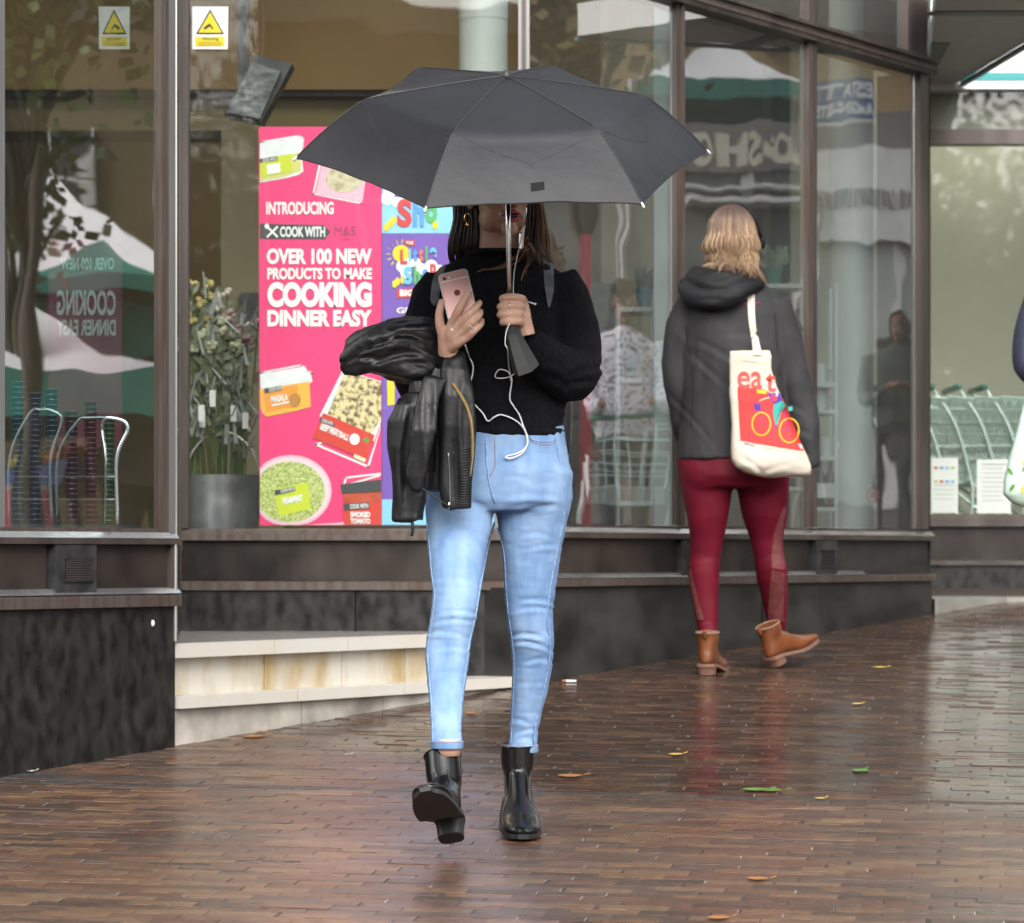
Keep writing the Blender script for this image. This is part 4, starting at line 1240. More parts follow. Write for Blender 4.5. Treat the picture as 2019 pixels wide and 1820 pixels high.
# stickers low on the right pane
def fflat(pts, name, m, parent, out):
    P = []
    for x, y in pts:
        d = fd(x)
        P.append(fp(x, (HY - y) * d / F, out))
    return G().add(P, [tuple(range(len(P)))]).build(name, m, parent)
def ring_sticker(cx, cy, r, m, label):
    t = thing('window_sticker', label, 'sticker', fp(cx, (HY - cy) * fd(cx) / F, -0.027))
    g = G()
    A, B = disc(cx, cy, r, r * 1.25, 24), disc(cx, cy, r * 0.8, r, 24)
    PA = [fp(x, (HY - y) * fd(x) / F, -0.026) for x, y in A]
    PB = [fp(x, (HY - y) * fd(x) / F, -0.026) for x, y in B]
    g.add(PA + PB, [(i, (i + 1) % 24, 24 + (i + 1) % 24, 24 + i) for i in range(24)])
    g.build('ring', m, t)
    fflat([(cx - r * 0.7, cy - r * 0.6), (cx - r * 0.5, cy - r * 0.85), (cx + r * 0.7, cy + r * 0.6), (cx + r * 0.5, cy + r * 0.85)], 'bar', m, t, -0.0255)
    fflat(disc(cx, cy, r * 0.35, r * 0.45, 12), 'pictogram', PK, t, -0.0265)
ring_sticker(1732, 976, 13, REDP, 'red prohibition sticker low on the right window')
ring_sticker(1762, 980, 9, mat('print_grey2', (0.2, 0.2, 0.2), 0.5), 'grey round sticker low on the right window')
# ================================================================ the other side of the street (seen in the glass)
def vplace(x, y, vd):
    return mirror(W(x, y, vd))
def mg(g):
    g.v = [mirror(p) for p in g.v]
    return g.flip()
TAN = mat('tan_brick', (0.36, 0.26, 0.13), 0.7, col2=(0.26, 0.18, 0.09), scale=30, stretch=(1, 1, 4), bump=0.003, bscale=20)
GREYS = mat('grey_fascia', (0.14, 0.13, 0.13), 0.5, col2=(0.18, 0.17, 0.165), scale=3)
WHP = mat('white_paint', (0.72, 0.73, 0.72), 0.5, col2=(0.6, 0.61, 0.6), scale=4)
DGL = mat('dark_glazing', (0.02, 0.024, 0.026), 0.08, col2=(0.05, 0.055, 0.06), scale=3)
VB = 27.0
ob = thing('brick_terrace', 'tan brick terrace with shops across the street, mirrored in the glass', 'building', vplace(1500, 1040, VB))
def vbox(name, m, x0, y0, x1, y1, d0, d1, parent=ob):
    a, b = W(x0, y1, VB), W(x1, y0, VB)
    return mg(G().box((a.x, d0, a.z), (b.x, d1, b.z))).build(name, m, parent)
vbox('wall', TAN, 700, -900, 2500, 222, VB, VB + 1)
vbox('fascia', GREYS, 700, 222, 1600, 345, VB - 0.15, VB + 1)
vbox('fascia', WHP, 1601, 300, 2500, 480, VB - 0.2, VB + 1)
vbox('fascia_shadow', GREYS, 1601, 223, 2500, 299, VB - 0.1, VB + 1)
vbox('shop_glazing', mat('grey_glazing', (0.10, 0.11, 0.11), 0.3, col2=(0.2, 0.21, 0.2), scale=1.5), 700, 346, 1600, 1000, VB, VB + 1)
vbox('shop_glazing', mat('pale_glazing', (0.33, 0.37, 0.34), 0.3, col2=(0.46, 0.5, 0.46), scale=1.5), 1601, 481, 2500, 1000, VB, VB + 1)
vbox('stall_riser', GREYS, 700, 1001, 2500, 1110, VB - 0.05, VB + 1)
vbox('cornice', WHP, 1340, 402, 1600, 412, VB - 0.5, VB)
vbox('cornice', WHP, 1340, 376, 1600, 380, VB - 0.3, VB)
for x in (760, 1000, 1240, 1480, 1600, 1760, 1900, 2100):
    vbox('pilaster', WHP, x, 346, x + 16, 1000, VB - 0.06, VB - 0.001)
for x in (830, 1060, 1290, 1520, 1700, 1850, 2060):
    for y in (-120, -420):
        w_ = vbox('window', DGL, x, y, x + 52, y + 200, VB - 0.02, VB + 0.1)
        vbox('window_frame', WHP, x - 5, y - 6, x, y + 206, VB - 0.06, VB - 0.0, w_)
        vbox('window_frame', WHP, x + 52, y - 6, x + 57, y + 206, VB - 0.06, VB - 0.0, w_)
        vbox('glazing_bar', WHP, x, y + 98, x + 52, y + 103, VB - 0.05, VB - 0.021, w_)
        vbox('glazing_bar', WHP, x + 24, y, x + 28, y + 97, VB - 0.05, VB - 0.021, w_)
        vbox('sill', WHP, x - 8, y + 207, x + 60, y + 214, VB - 0.14, VB - 0.0, w_)
b2_ = thing('added_brown_terrace', 'dark brown brick houses added behind the market tents to darken the left window', 'building', vplace(0, 1040, VB))  # added so the left window mirrors a dark wall instead of bright sky
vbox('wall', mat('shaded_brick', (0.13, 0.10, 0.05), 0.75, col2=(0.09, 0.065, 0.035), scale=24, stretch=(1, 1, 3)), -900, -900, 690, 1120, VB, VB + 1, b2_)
for x in (-300, -60, 130, 330, 520):
    for y in (-150, 260):
        w_ = vbox('window', DGL, x, y, x + 60, y + 190, VB - 0.02, VB + 0.1, b2_)
        vbox('window_frame', WHP, x - 5, y - 6, x, y + 196, VB - 0.06, VB - 0.0, w_)
        vbox('window_frame', WHP, x + 60, y - 6, x + 65, y + 196, VB - 0.06, VB - 0.0, w_)
        vbox('glazing_bar', WHP, x, y + 93, x + 60, y + 98, VB - 0.05, VB - 0.021, w_)
LET = mat('fascia_letters', (0.55, 0.52, 0.42), 0.4)
def rev_letters(s, x0, y0, x1, y1, d, m, parent, bold=0.03):
    text_on(s, lambda u, v: mirror(W(x1 - (x1 - x0) * u, y1 - (y1 - y0) * v, d)), m, parent, bold)
rev_letters('OSHO', 1360, 258, 1582, 332, VB - 0.16, LET, ob, 0.04)
for k in range(13):                                      # lettering too blurred to read
    vbox('worn_letter', mat('letter_grey', (0.2, 0.2, 0.2), 0.5), 1612 + k * 16.5, 372 + (k % 3) * 2, 1621 + k * 16.5 + (k % 2) * 3, 412 - (k % 2) * 3, VB - 0.212, VB - 0.2)
vd_ = VB - 1.0
es = thing('estate_agent_sign', 'blue projecting estate agents sign across the street, mirrored in the glass', 'sign', vplace(1670, 240, vd_))
mg(G().box(W(1606, 240, vd_).to_tuple(), (W(1728, 158, vd_) + Vector((0, 0.06, 0))).to_tuple())).build('board', mat('sign_blue', (0.02, 0.05, 0.2), 0.4), es)
rev_letters('ESTATE', 1612, 166, 1722, 194, vd_ - 0.004, PW, es, 0.03)
rev_letters('AGENTS', 1612, 202, 1722, 230, vd_ - 0.004, PW, es, 0.03)
mg(G().box(W(1604, 248, vd_).to_tuple(), (W(1732, 242, vd_) + Vector((0, 0.1, 0))).to_tuple())).build('bracket', WHP, es)

# ---------------------------------------------------------------- market tents
TENTW = mat('tent_canvas', (0.82, 0.82, 0.83), 0.6, col2=(0.74, 0.74, 0.75), scale=2, bump=0.01, bscale=3)
TENTG = mat('tent_green', (0.02, 0.19, 0.14), 0.6, col2=(0.03, 0.24, 0.18), scale=3)
def tent(cx, cy, vd, half, label, green=True):
    c = W(cx, cy, vd)                                  # the peak
    base = mirror(c)
    t = thing('market_tent', label, 'tent', (base.x, base.y, gz(base.y)), 'market tents across the street')
    eave = c.z - half * 0.62
    cs = [Vector((c.x + sx * half, c.y + sy * half, eave)) for sx, sy in ((-1, -1), (1, -1), (1, 1), (-1, 1))]
    n = 8
    for k in range(4):
        a, b = cs[k], cs[(k + 1) % 4]
        g = G()
        vv, ff = [], []
        for i in range(n + 1):
            s = i / n
            for j in range(n + 1):
                p = a.lerp(b, j / n).lerp(c, s)
                p.z -= 0.16 * half * math.sin(math.pi * s) * (0.6 + 0.4 * math.sin(math.pi * j / n))
                vv.append(p)
        for i in range(n):
            for j in range(n):
                ff.append((i * (n + 1) + j, i * (n + 1) + j + 1, (i + 1) * (n + 1) + j + 1, (i + 1) * (n + 1) + j))
        mg(g.add(vv, ff)).build('roof_panel', TENTG if green == 'all' or (green and k == 2) else TENTW, t, True)
        vz = Vector((0, 0, -0.2 * half))
        mg(G().quadbox([a, b, b + vz, a + vz], (0.004, 0.004, 0))).build('valance', TENTG if k in (0, 2) and green else TENTW, t)
        g0 = mirror(a)
        G().tube([Vector((g0.x, g0.y, gz(g0.y))), Vector((g0.x, g0.y, eave))], 0.025, 8).build('leg', ALUD, t)
    return t
tent(130, 345, 20.5, 1.5, 'white market tent with green valance, nearest the corner across the street')
tent(-60, 470, 18.5, 1.3, 'low white market tent beside the street tree')
tent(208, 470, 19.0, 0.42, 'small green roofed market tent in front of the corner tent', 'all')
tent(330, 505, 24.0, 1.6, 'green and white market tent farther down the stalls')
tent(1420, 70, 22.5, 0.62, 'white market tent standing in front of the tan brick terrace', True)
# stall tables with goods under the tents
def stall(x, y, vd, w, label, cols):
    c = mirror(W(x, y, vd))
    z = gz(c.y)
    t = thing('market_stall', label, 'stall', (c.x, c.y, z), 'stalls across the street')
    G().box((c.x - w, c.y - 0.4, z + 0.72), (c.x + w, c.y + 0.4, z + 0.76)).build('table_top', mat('stall_board', (0.25, 0.2, 0.14), 0.6), t)
    for sx in (-1, 1):
        for sy in (-1, 1):
            G().box((c.x + sx * (w - 0.06) - 0.02, c.y + sy * 0.34 - 0.02, z), (c.x + sx * (w - 0.06) + 0.02, c.y + sy * 0.34 + 0.02, z + 0.72)).build('leg', DARK, t)
    G().box((c.x - w - 0.01, c.y - 0.41, z + 0.05), (c.x + w + 0.01, c.y - 0.402, z + 0.719)).build('cloth', cols[0], t)
    n = 6
    for k in range(n):
        x0 = c.x - w + 2 * w * k / n
        cr = thing('goods_crate', '%s crate on the %s' % (['red', 'orange', 'blue', 'purple', 'yellow', 'green'][k], label), 'crate', (x0 + 0.1, c.y, z + 0.76), 'crates on the stalls')
        G().box((x0 + 0.02, c.y - 0.3, z + 0.762), (x0 + 2 * w / n - 0.02, c.y + 0.3, z + 0.9)).build('box', cols[1], cr)
        gg = G()
        for q in range(10):
            gg.ell((x0 + random.uniform(0.06, 2 * w / n - 0.06), c.y + random.uniform(-0.24, 0.24), z + 0.93 + random.uniform(0, 0.05)), (0.05, 0.05, 0.05), nu=8, nv=5)
        gg.build('contents', mat('goods_%d' % k, [(0.5, 0.03, 0.03), (0.6, 0.22, 0.02), (0.03, 0.06, 0.45), (0.2, 0.03, 0.35), (0.6, 0.45, 0.04), (0.08, 0.25, 0.03)][k], 0.5), cr, True)
stall(150, 900, 21.0, 0.9, 'stall under the corner tent', (mat('stall_cloth_red', (0.3, 0.02, 0.05), 0.7), mat('crate_blue', (0.02, 0.04, 0.2), 0.5)))

# ---------------------------------------------------------------- street trees
BARK = mat('bark', (0.05, 0.045, 0.035), 0.8, col2=(0.10, 0.085, 0.065), scale=12, stretch=(2, 2, 0.5), bump=0.01)
LF1 = mat('tree_leaf', (0.05, 0.09, 0.02), 0.5, col2=(0.14, 0.19, 0.05), scale=1.5)
LF2 = mat('tree_leaf_olive', (0.09, 0.085, 0.02), 0.5, col2=(0.17, 0.13, 0.035), scale=1.5)
def tree(x, y, h, r, m, label, n=2600, crown_z=0.6, seed=1, ls=1.6):
    rnd = random.Random(seed)
    z = gz(y)
    t = thing('street_tree', label, 'tree', (x, y, z), 'street trees')
    tr = G()
    tr.tube([Vector((x, y, z - 0.1)), Vector((x + 0.03, y, z + h * 0.25)), Vector((x - 0.05, y + 0.04, z + h * 0.5)), Vector((x, y, z + h * 0.8))], [h * 0.013, h * 0.011, h * 0.009, h * 0.003], 10)
    cl = []
    for k in range(16 if h < 9 else 34):
        a = rnd.uniform(0, 6.28)
        s = rnd.uniform(0.35, 1)
        e = Vector((x + r * s * math.cos(a), y + r * s * math.sin(a), z + h * (crown_z + rnd.uniform(-0.09 if h < 9 else -0.42, 0.2))))
        b = Vector((x, y, z + h * rnd.uniform(0.35, 0.6)))
        tr.tube([b, b.lerp(e, 0.5) + Vector((0, 0, 0.15)), e], [h * 0.008, h * 0.005, 0.01], 6)
        cl.append(e)
    tr.build('trunk', BARK, t, True)
    g = G()
    for k in range(n):
        c = rnd.choice(cl)
        q = r * 0.42
        p = c + Vector((rnd.gauss(0, q), rnd.gauss(0, q), rnd.gauss(0, q * 0.75)))
        u = Vector((rnd.uniform(-1, 1), rnd.uniform(-1, 1), rnd.uniform(-1, 0.3))).normalized() * rnd.uniform(0.07, 0.14) * ls
        w = u.cross(Vector((rnd.uniform(-1, 1), rnd.uniform(-1, 1), rnd.uniform(-1, 1)))).normalized() * u.length * 0.42
        g.add([p, p + u * 0.5 + w, p + u, p + u * 0.5 - w], [(0, 1, 2, 3)])
    g.build('crown', m, t)
    return t
a = mirror(W(70, 300, 17.0))
tree(a.x, a.y, 5.0, 1.0, LF1, 'green street tree in front of the corner market tent', 12000, 0.76, 3, 0.85)
a = mirror(W(45, 600, 17.6))
tree(a.x, a.y, 3.0, 0.3, LF1, 'slim young street tree beside the low tent', 500, 0.75, 4, 0.7)
a = mirror(W(1150, 100, 20.0))
tree(a.x, a.y, 5.2, 0.85, LF2, 'olive leaved street tree before the brick terrace', 11000, 0.78, 5, 0.9)
a = mirror(W(900, 100, 23.0))
tree(a.x, a.y, 7.5, 1.6, LF2, 'tall olive street tree between tents and terrace', 6000, 0.8, 6)
for k, (tx, ty, th) in enumerate(((6.2, -27.0, 14.0), (9.3, -29.0, 11.5), (12.5, -27.0, 13.0))):
    tree(tx, ty, th, 3.0, LF2, ['tall olive tree behind the photographer, left of three', 'broad olive tree behind the photographer, middle of three', 'tall olive tree behind the photographer, right of three'][k], 15000, 0.55, 20 + k, 1.9)
# terrace added behind the camera to keep sky out of the square-on glass
bt = thing('added_red_terrace', 'unseen red brown brick terrace added behind the photographer to darken the square-on glass', 'building', (-4, -22, gz(-22)))
zb = gz(-22)
G().box((-16, -26, zb - 1), (3.5, -22, zb + 10)).build('wall', mat('brown_brick', (0.2, 0.11, 0.07), 0.75, col2=(0.14, 0.08, 0.055), scale=24, stretch=(1, 1, 3), bump=0.003), bt)
G().box((-16.2, -26.2, zb + 10.001), (3.7, -21.7, zb + 10.4)).build('parapet', WHP, bt)
for i in range(7):
    for r_ in range(3):
        x0, z0 = -15 + i * 2.6, zb + 0.9 + r_ * 3.0
        wn_ = G().box((x0, -22.02, z0), (x0 + 1.1, -21.98, z0 + 1.8)).build('window', DGL, bt)
        for a, b in (((x0 - 0.08, -22.02, z0 - 0.06), (x0 - 0.001, -21.95, z0 + 1.86)), ((x0 + 1.101, -22.02, z0 - 0.06), (x0 + 1.18, -21.95, z0 + 1.86)), ((x0, -21.979, z0 + 0.87), (x0 + 1.1, -21.95, z0 + 0.93))):
            G().box(a, b).build('window_frame', WHP, wn_)
# ---------------------------------------------------------------- fallen leaves and litter
LYEL = mat('leaf_yellow', (0.62, 0.42, 0.07), 0.5)
LORA = mat('leaf_orange', (0.3, 0.11, 0.03), 0.5, col2=(0.42, 0.2, 0.06), scale=60)
LGRN = mat('leaf_green', (0.07, 0.2, 0.03), 0.4, col2=(0.14, 0.3, 0.06), scale=60)
LPAL = mat('litter_pale', (0.6, 0.58, 0.5), 0.5)
def leaf(x, y, size, m, label, rot=0.3, curl=0.3, name='fallen_leaf'):
    d = gd(y)
    X = (x - CX) * d / F
    L, Wd = size, size * 0.4
    n = 8
    vv, ff = [], []
    for i in range(n + 1):
        s = i / n
        w = Wd * math.sin(math.pi * min(1, s * 0.95 + 0.05)) ** 0.8
        for k in (-1, 0, 1):
            u, v, z = (s - 0.5) * L, k * w, 0.004 + curl * L * 0.3 * ((s - 0.5) ** 2 * 2 + abs(k) * 0.35 * math.sin(math.pi * s))
            px, py = u * math.cos(rot) - v * math.sin(rot), u * math.sin(rot) + v * math.cos(rot)
            vv.append(Vector((X + px, d + py, gz(d + py) + z)))
    for i in range(n):
        for k in (0, 1):
            ff.append((i * 3 + k, i * 3 + k + 1, (i + 1) * 3 + k + 1, (i + 1) * 3 + k))
    g = G().add(vv, ff)
    g.tube([vv[-2], vv[-2] + Vector((math.cos(rot) * L * 0.3, math.sin(rot) * L * 0.3, 0.004))], 0.0012, 5)
    return tag(g.build(name, m, None, True), label, 'leaf', 'leaves and litter on the paving')
for x, y, s, m, lb, rt in ((1125, 1533, 0.07, LORA, 'orange leaf on the paving right of the planted black boot', 0.1), (1333, 1490, 0.045, LYEL, 'yellow leaf on the wet paving below the left brown boot', 0.3),
                           (1697, 1522, 0.06, LGRN, 'light green sprig standing on the wet paving', 1.0), (1490, 1560, 0.07, LGRN, 'dark green leaf sprig by the drain line', 0.1),
                           (1520, 1561, 0.07, LGRN, 'dark green leaf lying by the drain line, right of its twin', -0.2), (1617, 1577, 0.03, LYEL, 'small yellowish leaf on the drain line', 0.4),
                           (1690, 1390, 0.04, LYEL, 'yellow leaf on the flooded paving right of the brown boots', 0.5), (1735, 1318, 0.05, LYEL, 'pale yellow leaf far out on the flooded paving', 0.1),
                           (1418, 1813, 0.05, LORA, 'orange brown leaf at the bottom edge of the picture', 0.2), (1495, 1736, 0.05, LORA, 'reddish brown leaf low on the paving', -0.1),
                           (500, 1455, 0.07, LORA, 'orange leaf at the foot of the concrete step base', 0.1), (515, 1445, 0.04, LORA, 'small rusty leaf against the concrete step base', 0.6),
                           (930, 1408, 0.04, LORA, 'orange leaf between the two legs in jeans', 0.1), (240, 1512, 0.025, LORA, 'tiny orange leaf beside the granite plinth', 0.4),
                           (60, 1523, 0.03, LPAL, 'pale scrap of leaf at the left edge by the plinth', 0.4), (842, 1553, 0.04, LYEL, 'yellow leaf left of the raised black boot', -0.1),
                           (685, 1490, 0.02, LPAL, 'white scrap on the paving in front of the steps', 0.2), (930, 1360, 0.03, mat('pink_scrap', (0.6, 0.1, 0.25), 0.5), 'pink scrap of paper under the lower step', 0.1)):
    leaf(x, y, s, m, lb, rt)
d = gd(1346)
cg = thing('cigarette_end', 'cigarette end lying near the plinth right of the jeans', 'cigarette', W(1125, 1346, d))
c = W(1125, 1345, d)
G().tube([c + Vector((-0.015, 0, 0.004)), c + Vector((0.02, -0.006, 0.004))], 0.004, 8).build('paper', PW, cg)
G().tube([c + Vector((-0.028, 0.002, 0.004)), c + Vector((-0.0155, 0, 0.004))], 0.0041, 8).build('filter', LORA, cg)
gum = thing('chewing_gum', 'white blob of gum stuck on the left granite plinth', 'gum', fp(299, -0.2, 0.004))
p = W(300, 1229, 9.0)
pl = fp(300, (HY - 1229) * fd(300) / F, 0.002)
G().ell(pl, (0.006, 0.004, 0.01), nu=10, nv=6).build('blob', PW, gum, True)
# ================================================================ people
SKIN = mat('skin', (0.62, 0.37, 0.27), 0.42, col2=(0.68, 0.43, 0.32), scale=40, spec=0.4, bump=0.0002, bscale=400)
for s_ in ('skin',):
    MATS[s_].node_tree.nodes['Principled BSDF'].inputs['Subsurface Weight'].default_value = 0.12
    MATS[s_].node_tree.nodes['Principled BSDF'].inputs['Subsurface Radius'].default_value = (0.01, 0.004, 0.002)
NAIL = mat('nail', (0.62, 0.36, 0.32), 0.2)
GOLD = mat('gold', (0.8, 0.55, 0.2), 0.2, 1.0)
SILV = mat('silver', (0.8, 0.8, 0.8), 0.15, 1.0)
LIPS = mat('lipstick', (0.42, 0.06, 0.10), 0.25)
def ring_px(y, xl, xr, d, ratio=1.0, n=24, p=2.2, tilt=0.0):
    a, b = W(xl, y, d), W(xr, y, d)
    c = (a + b) / 2
    h = (b - a).length / 2
    return ering(c, Vector((h, 0, 0)), Vector((0, h * ratio, tilt * h)), n, p)
def loft_px(g, rows, d, ratio=1.0, n=24, p=2.2):
    """rows: (y, left, right, depth offset[, depth ratio])"""
    return g.loft([ring_px(r[0], r[1], r[2], d + r[3], r[4] if len(r) > 4 else ratio, n, p) for r in rows])
def tube_px(g, pts, d, n=14, flat=1.0):
    """pts: (x, y, depth offset, radius in px)"""
    P = [W(x, y, d + o) for x, y, o, r in pts]
    Rr = [r * (d + o) / F for x, y, o, r in pts]
    k = 4
    PP = spline(P, k)
    RR = []
    for i in range(len(PP)):
        t = i / k
        j = min(int(t), len(Rr) - 2)
        RR.append(Rr[j] + (Rr[j + 1] - Rr[j]) * (t - j))
    return g.tube(PP, RR, n, True, flat)
def creases(me, lst):
    """lst: (x, y, half length, half width, depth, slant) pressed into the cloth"""
    a, nn = coords(me), normals(me)
    px, py = to_px(a)
    disp = np.zeros(len(a))
    for q_, (x, y, hl, hw, dep, sl) in enumerate(lst):
        dep = dep * 0.72
        sl = sl + 0.12 * math.sin(q_ * 2.4)
        x = x + hl * 0.35 * math.sin(q_ * 1.7)
        hl = hl * (0.8 + 0.25 * math.sin(q_ * 3.1))
        u = (px - x) / hl
        v = (py - (y + sl * (px - x) + 6 * (u ** 2))) / hw
        disp += -dep * np.exp(-v ** 2) * np.exp(-u ** 4) + dep * 0.7 * np.exp(-(v - 1.9) ** 2) * np.exp(-u ** 4)
    set_coords(me, a + nn * disp[:, None])
def ripple(me, amp, freq, seed=0, stretch=(1, 1, 1)):
    a, nn = coords(me), normals(me)
    d = np.array([noise.noise(Vector((p[0] * stretch[0] * freq + seed, p[1] * stretch[1] * freq, p[2] * stretch[2] * freq))) for p in a])
    set_coords(me, a + nn * (d * amp)[:, None])
def crumple(me, amp, freq, seed=0.0, stretch=(1, 1, 1)):
    """sharp-ridged crumples"""
    a, nn = coords(me), normals(me)
    d = np.array([(1 - 2.2 * abs(noise.noise(Vector((p[0] * stretch[0] * freq + seed, p[1] * stretch[1] * freq, p[2] * stretch[2] * freq))))) for p in a])
    set_coords(me, a + nn * (d * amp)[:, None])
def head_mesh(M, neck_len=0.2, voxel=0.004, extra=None):
    g = G()
    g.ell((0, 0.022, 0.03), (0.074, 0.094, 0.086))
    g.ell((0, -0.02, -0.03), (0.059, 0.07, 0.078))
    for s in (-1, 1):
        g.ell((s * 0.034, -0.02, -0.068), (0.026, 0.04, 0.032))
        g.ell((s * 0.033, -0.062, -0.02), (0.026, 0.022, 0.026))
        g.ell((s * 0.011, -0.094, -0.036), (0.009, 0.011, 0.008))
        g.ell((s * 0.073, 0.01, -0.012), (0.009, 0.02, 0.031), Matrix.Rotation(R(-12), 3, 'X'))
        g.ell((s * 0.03, -0.083, 0.028), (0.022, 0.012, 0.009))
        g.ell((s * 0.074, 0.006, -0.036), (0.006, 0.009, 0.01))
    g.ell((0, -0.076, -0.097), (0.022, 0.02, 0.017))
    g.ell((0, -0.083, -0.064), (0.027, 0.014, 0.019))
    g.tube([(0, -0.08, 0.02), (0, -0.098, -0.01), (0, -0.109, -0.03)], [0.008, 0.0095, 0.012], 10)
    g.tube([(0, 0.0, -0.05), (0, 0.018, -0.11), (0, 0.03, -0.11 - neck_len * 0.5), (0, 0.035, -0.11 - neck_len)], [0.05, 0.05, 0.053, 0.065], 18)
    g.xf(lambda p: M @ p)
    if extra:
        extra(g)
    return union(g, voxel, 5)
def face_parts(M, body, lips=True):
    for s in (-1, 1):
        G().ell((s * 0.031, -0.078, 0.01), (0.0125, 0.012, 0.0115)).xf(lambda p: M @ p).build('eye', mat('eye_white', (0.7, 0.7, 0.68), 0.2), body, True)
        G().ell((s * 0.031, -0.0885, 0.01), (0.0055, 0.002, 0.0055)).xf(lambda p: M @ p).build('iris', mat('iris_brown', (0.04, 0.02, 0.01), 0.15), body, True)
        G().tube([M @ Vector((s * 0.014, -0.094, 0.03)), M @ Vector((s * 0.03, -0.095, 0.036)), M @ Vector((s * 0.05, -0.08, 0.031))], [0.003, 0.0035, 0.0015], 6).build('eyebrow', mat('brow', (0.03, 0.018, 0.012), 0.6), body, True)
    if lips:
        up = G().tube([M @ Vector(q) for q in ((-0.025, -0.088, -0.0625), (-0.013, -0.0985, -0.0565), (-0.004, -0.1025, -0.0535), (0, -0.1025, -0.0550), (0.004, -0.1025, -0.0535), (0.013, -0.0985, -0.0565), (0.025, -0.088, -0.0625))], [0.0015, 0.0042, 0.0052, 0.0048, 0.0052, 0.0042, 0.0015], 8)
        up.build('upper_lip', LIPS, body, True)
        G().tube([M @ Vector(q) for q in ((-0.023, -0.088, -0.0655), (-0.012, -0.098, -0.0725), (0, -0.101, -0.0745), (0.012, -0.098, -0.0725), (0.023, -0.088, -0.0655))], [0.0015, 0.0055, 0.0065, 0.0055, 0.0015], 8).build('lower_lip', LIPS, body, True)
        G().ell((0, -0.0955, -0.064), (0.017, 0.005, 0.0052)).xf(lambda p: M @ p).build('mouth', mat('mouth_dark', (0.02, 0.004, 0.004), 0.4), body, True)
def lock(g, pts, r0, r1, col=None, n=5, seg=4, flat=0.45):
    P = spline(pts, seg)
    m_ = len(P)
    rr = [r0 * (0.55 + 0.45 * math.sin(math.pi * min(1, i / (m_ - 1) * 1.2 + 0.15))) * (1 - i / (m_ - 1)) + r1 * (i / (m_ - 1)) for i in range(m_)]
    g.tube(P, rr, n, True, flat, col)
def boot(M, name, parent, upper_m, sole_m, heel_m, length=0.25, width=0.088, heel_h=0.055, shaft_h=0.17, shaft_w=0.062, pointed=0.6, zip_side=None, collar=None, detail=True):
    """origin under the heel, toe towards -y, z up; M places it"""
    hh, Hz, L, fw = heel_h, heel_h + shaft_h, length, width / 2
    sw = shaft_w * 0.56
    tip = fw * (1 - pointed)
    #        front point (y, z)                 back point (y, z)             half width
    key = [((-0.050, Hz), (0.048, Hz), sw), ((-0.050, hh + 0.095), (0.043, hh + 0.1), sw * 0.98), ((-0.056, hh + 0.08), (0.045, hh + 0.06), 0.0345),
           ((-0.075, hh + 0.064), (0.050, hh + 0.032), 0.0345), ((-0.10, hh * 0.75 + 0.056), (0.047, hh + 0.010), 0.034), ((-0.125, hh * 0.5 + 0.05), (0.0, hh + 0.003), 0.0345),
           ((-0.15, hh * 0.3 + 0.044), (-0.055, hh * 0.62 + 0.003), fw * 0.9), ((-0.175, hh * 0.12 + 0.041), (-0.105, hh * 0.16 + 0.005), fw), ((-L * 0.82, 0.037), (-L * 0.66, 0.006), fw * 0.97),
           ((-L * 0.91, 0.031), (-L * 0.82, 0.006), fw * (1 - pointed * 0.35)), ((-L * 0.965, 0.026), (-L * 0.92, 0.006), fw * (1 - pointed * 0.75)), ((-L, 0.018), (-L * 0.985, 0.007), tip * 0.55)]
    A = spline([Vector((0, a[0], a[1])) for a, b, w in key], 4)
    B = spline([Vector((0, b[0], b[1])) for a, b, w in key], 4)
    Wd = [p.x for p in spline([Vector((w, 0, 0)) for a, b, w in key], 4)]
    rings = []
    n_ = 32
    for q, (a, b, w) in enumerate(zip(A, B, Wd)):
        c, h = (a + b) / 2, (a - b) / 2
        k = min(1.0, max(0.0, (q - 16) / 12))             # the foot is flat below and full at the sides
        rg = []
        for i in range(n_):
            t = 2 * math.pi * i / n_
            sn, cs = math.sin(t), math.cos(t)
            low = max(0.0, -sn)
            xx = w * math.copysign(abs(cs) ** (0.9 - 0.45 * k * (sn < 0.2)), cs) * (1 - 0.16 * k * max(0, sn) ** 2)
            rg.append(c + h * sn * (1 - 0.0 * low) + Vector((xx, 0, 0)))
        rings.append(rg)
    g = G().loft(rings)
    o = g.xf(lambda p: M @ p).build(name, upper_m, parent, True, 60)
    # sole: a thin rim under the foot from the arch to the toe, and under the heel seat
    s = G()
    rows = []
    for q in range(18, len(B)):
        rows.append((B[q].y, B[q].z, Wd[q]))
    rows = [(0.049, hh + 0.007, 0.018), (0.043, hh + 0.007, 0.027), (0.025, hh + 0.006, 0.0325), (0.0, hh + 0.004, 0.033)] + [r for r in rows if r[0] < -0.004] + [(-L - 0.006, 0.008, tip * 0.4)]
    rgs = [[Vector((-(w + 0.0035), y, z - 0.0095)), Vector((w + 0.0035, y, z - 0.0095)), Vector((w + 0.0035, y, z + 0.0015)), Vector((-(w + 0.0035), y, z + 0.0015))] for y, z, w in rows]
    s.loft(rgs)
    s.xf(lambda p: M @ p).build('sole', sole_m, o, True, 35)
    if hh > 0.015:
        h = G().loft([ering(Vector((0, c, z)), Vector((a_, 0, 0)), Vector((0, b_, 0)), 18, 3.0) for z, a_, b_, c in ((0.0, 0.030, 0.030, 0.008), (hh * 0.5, 0.031, 0.031, 0.010), (hh - 0.002, 0.036, 0.036, 0.012))])
        h.xf(lambda p: M @ p).build('heel', heel_m, o, True, 40)
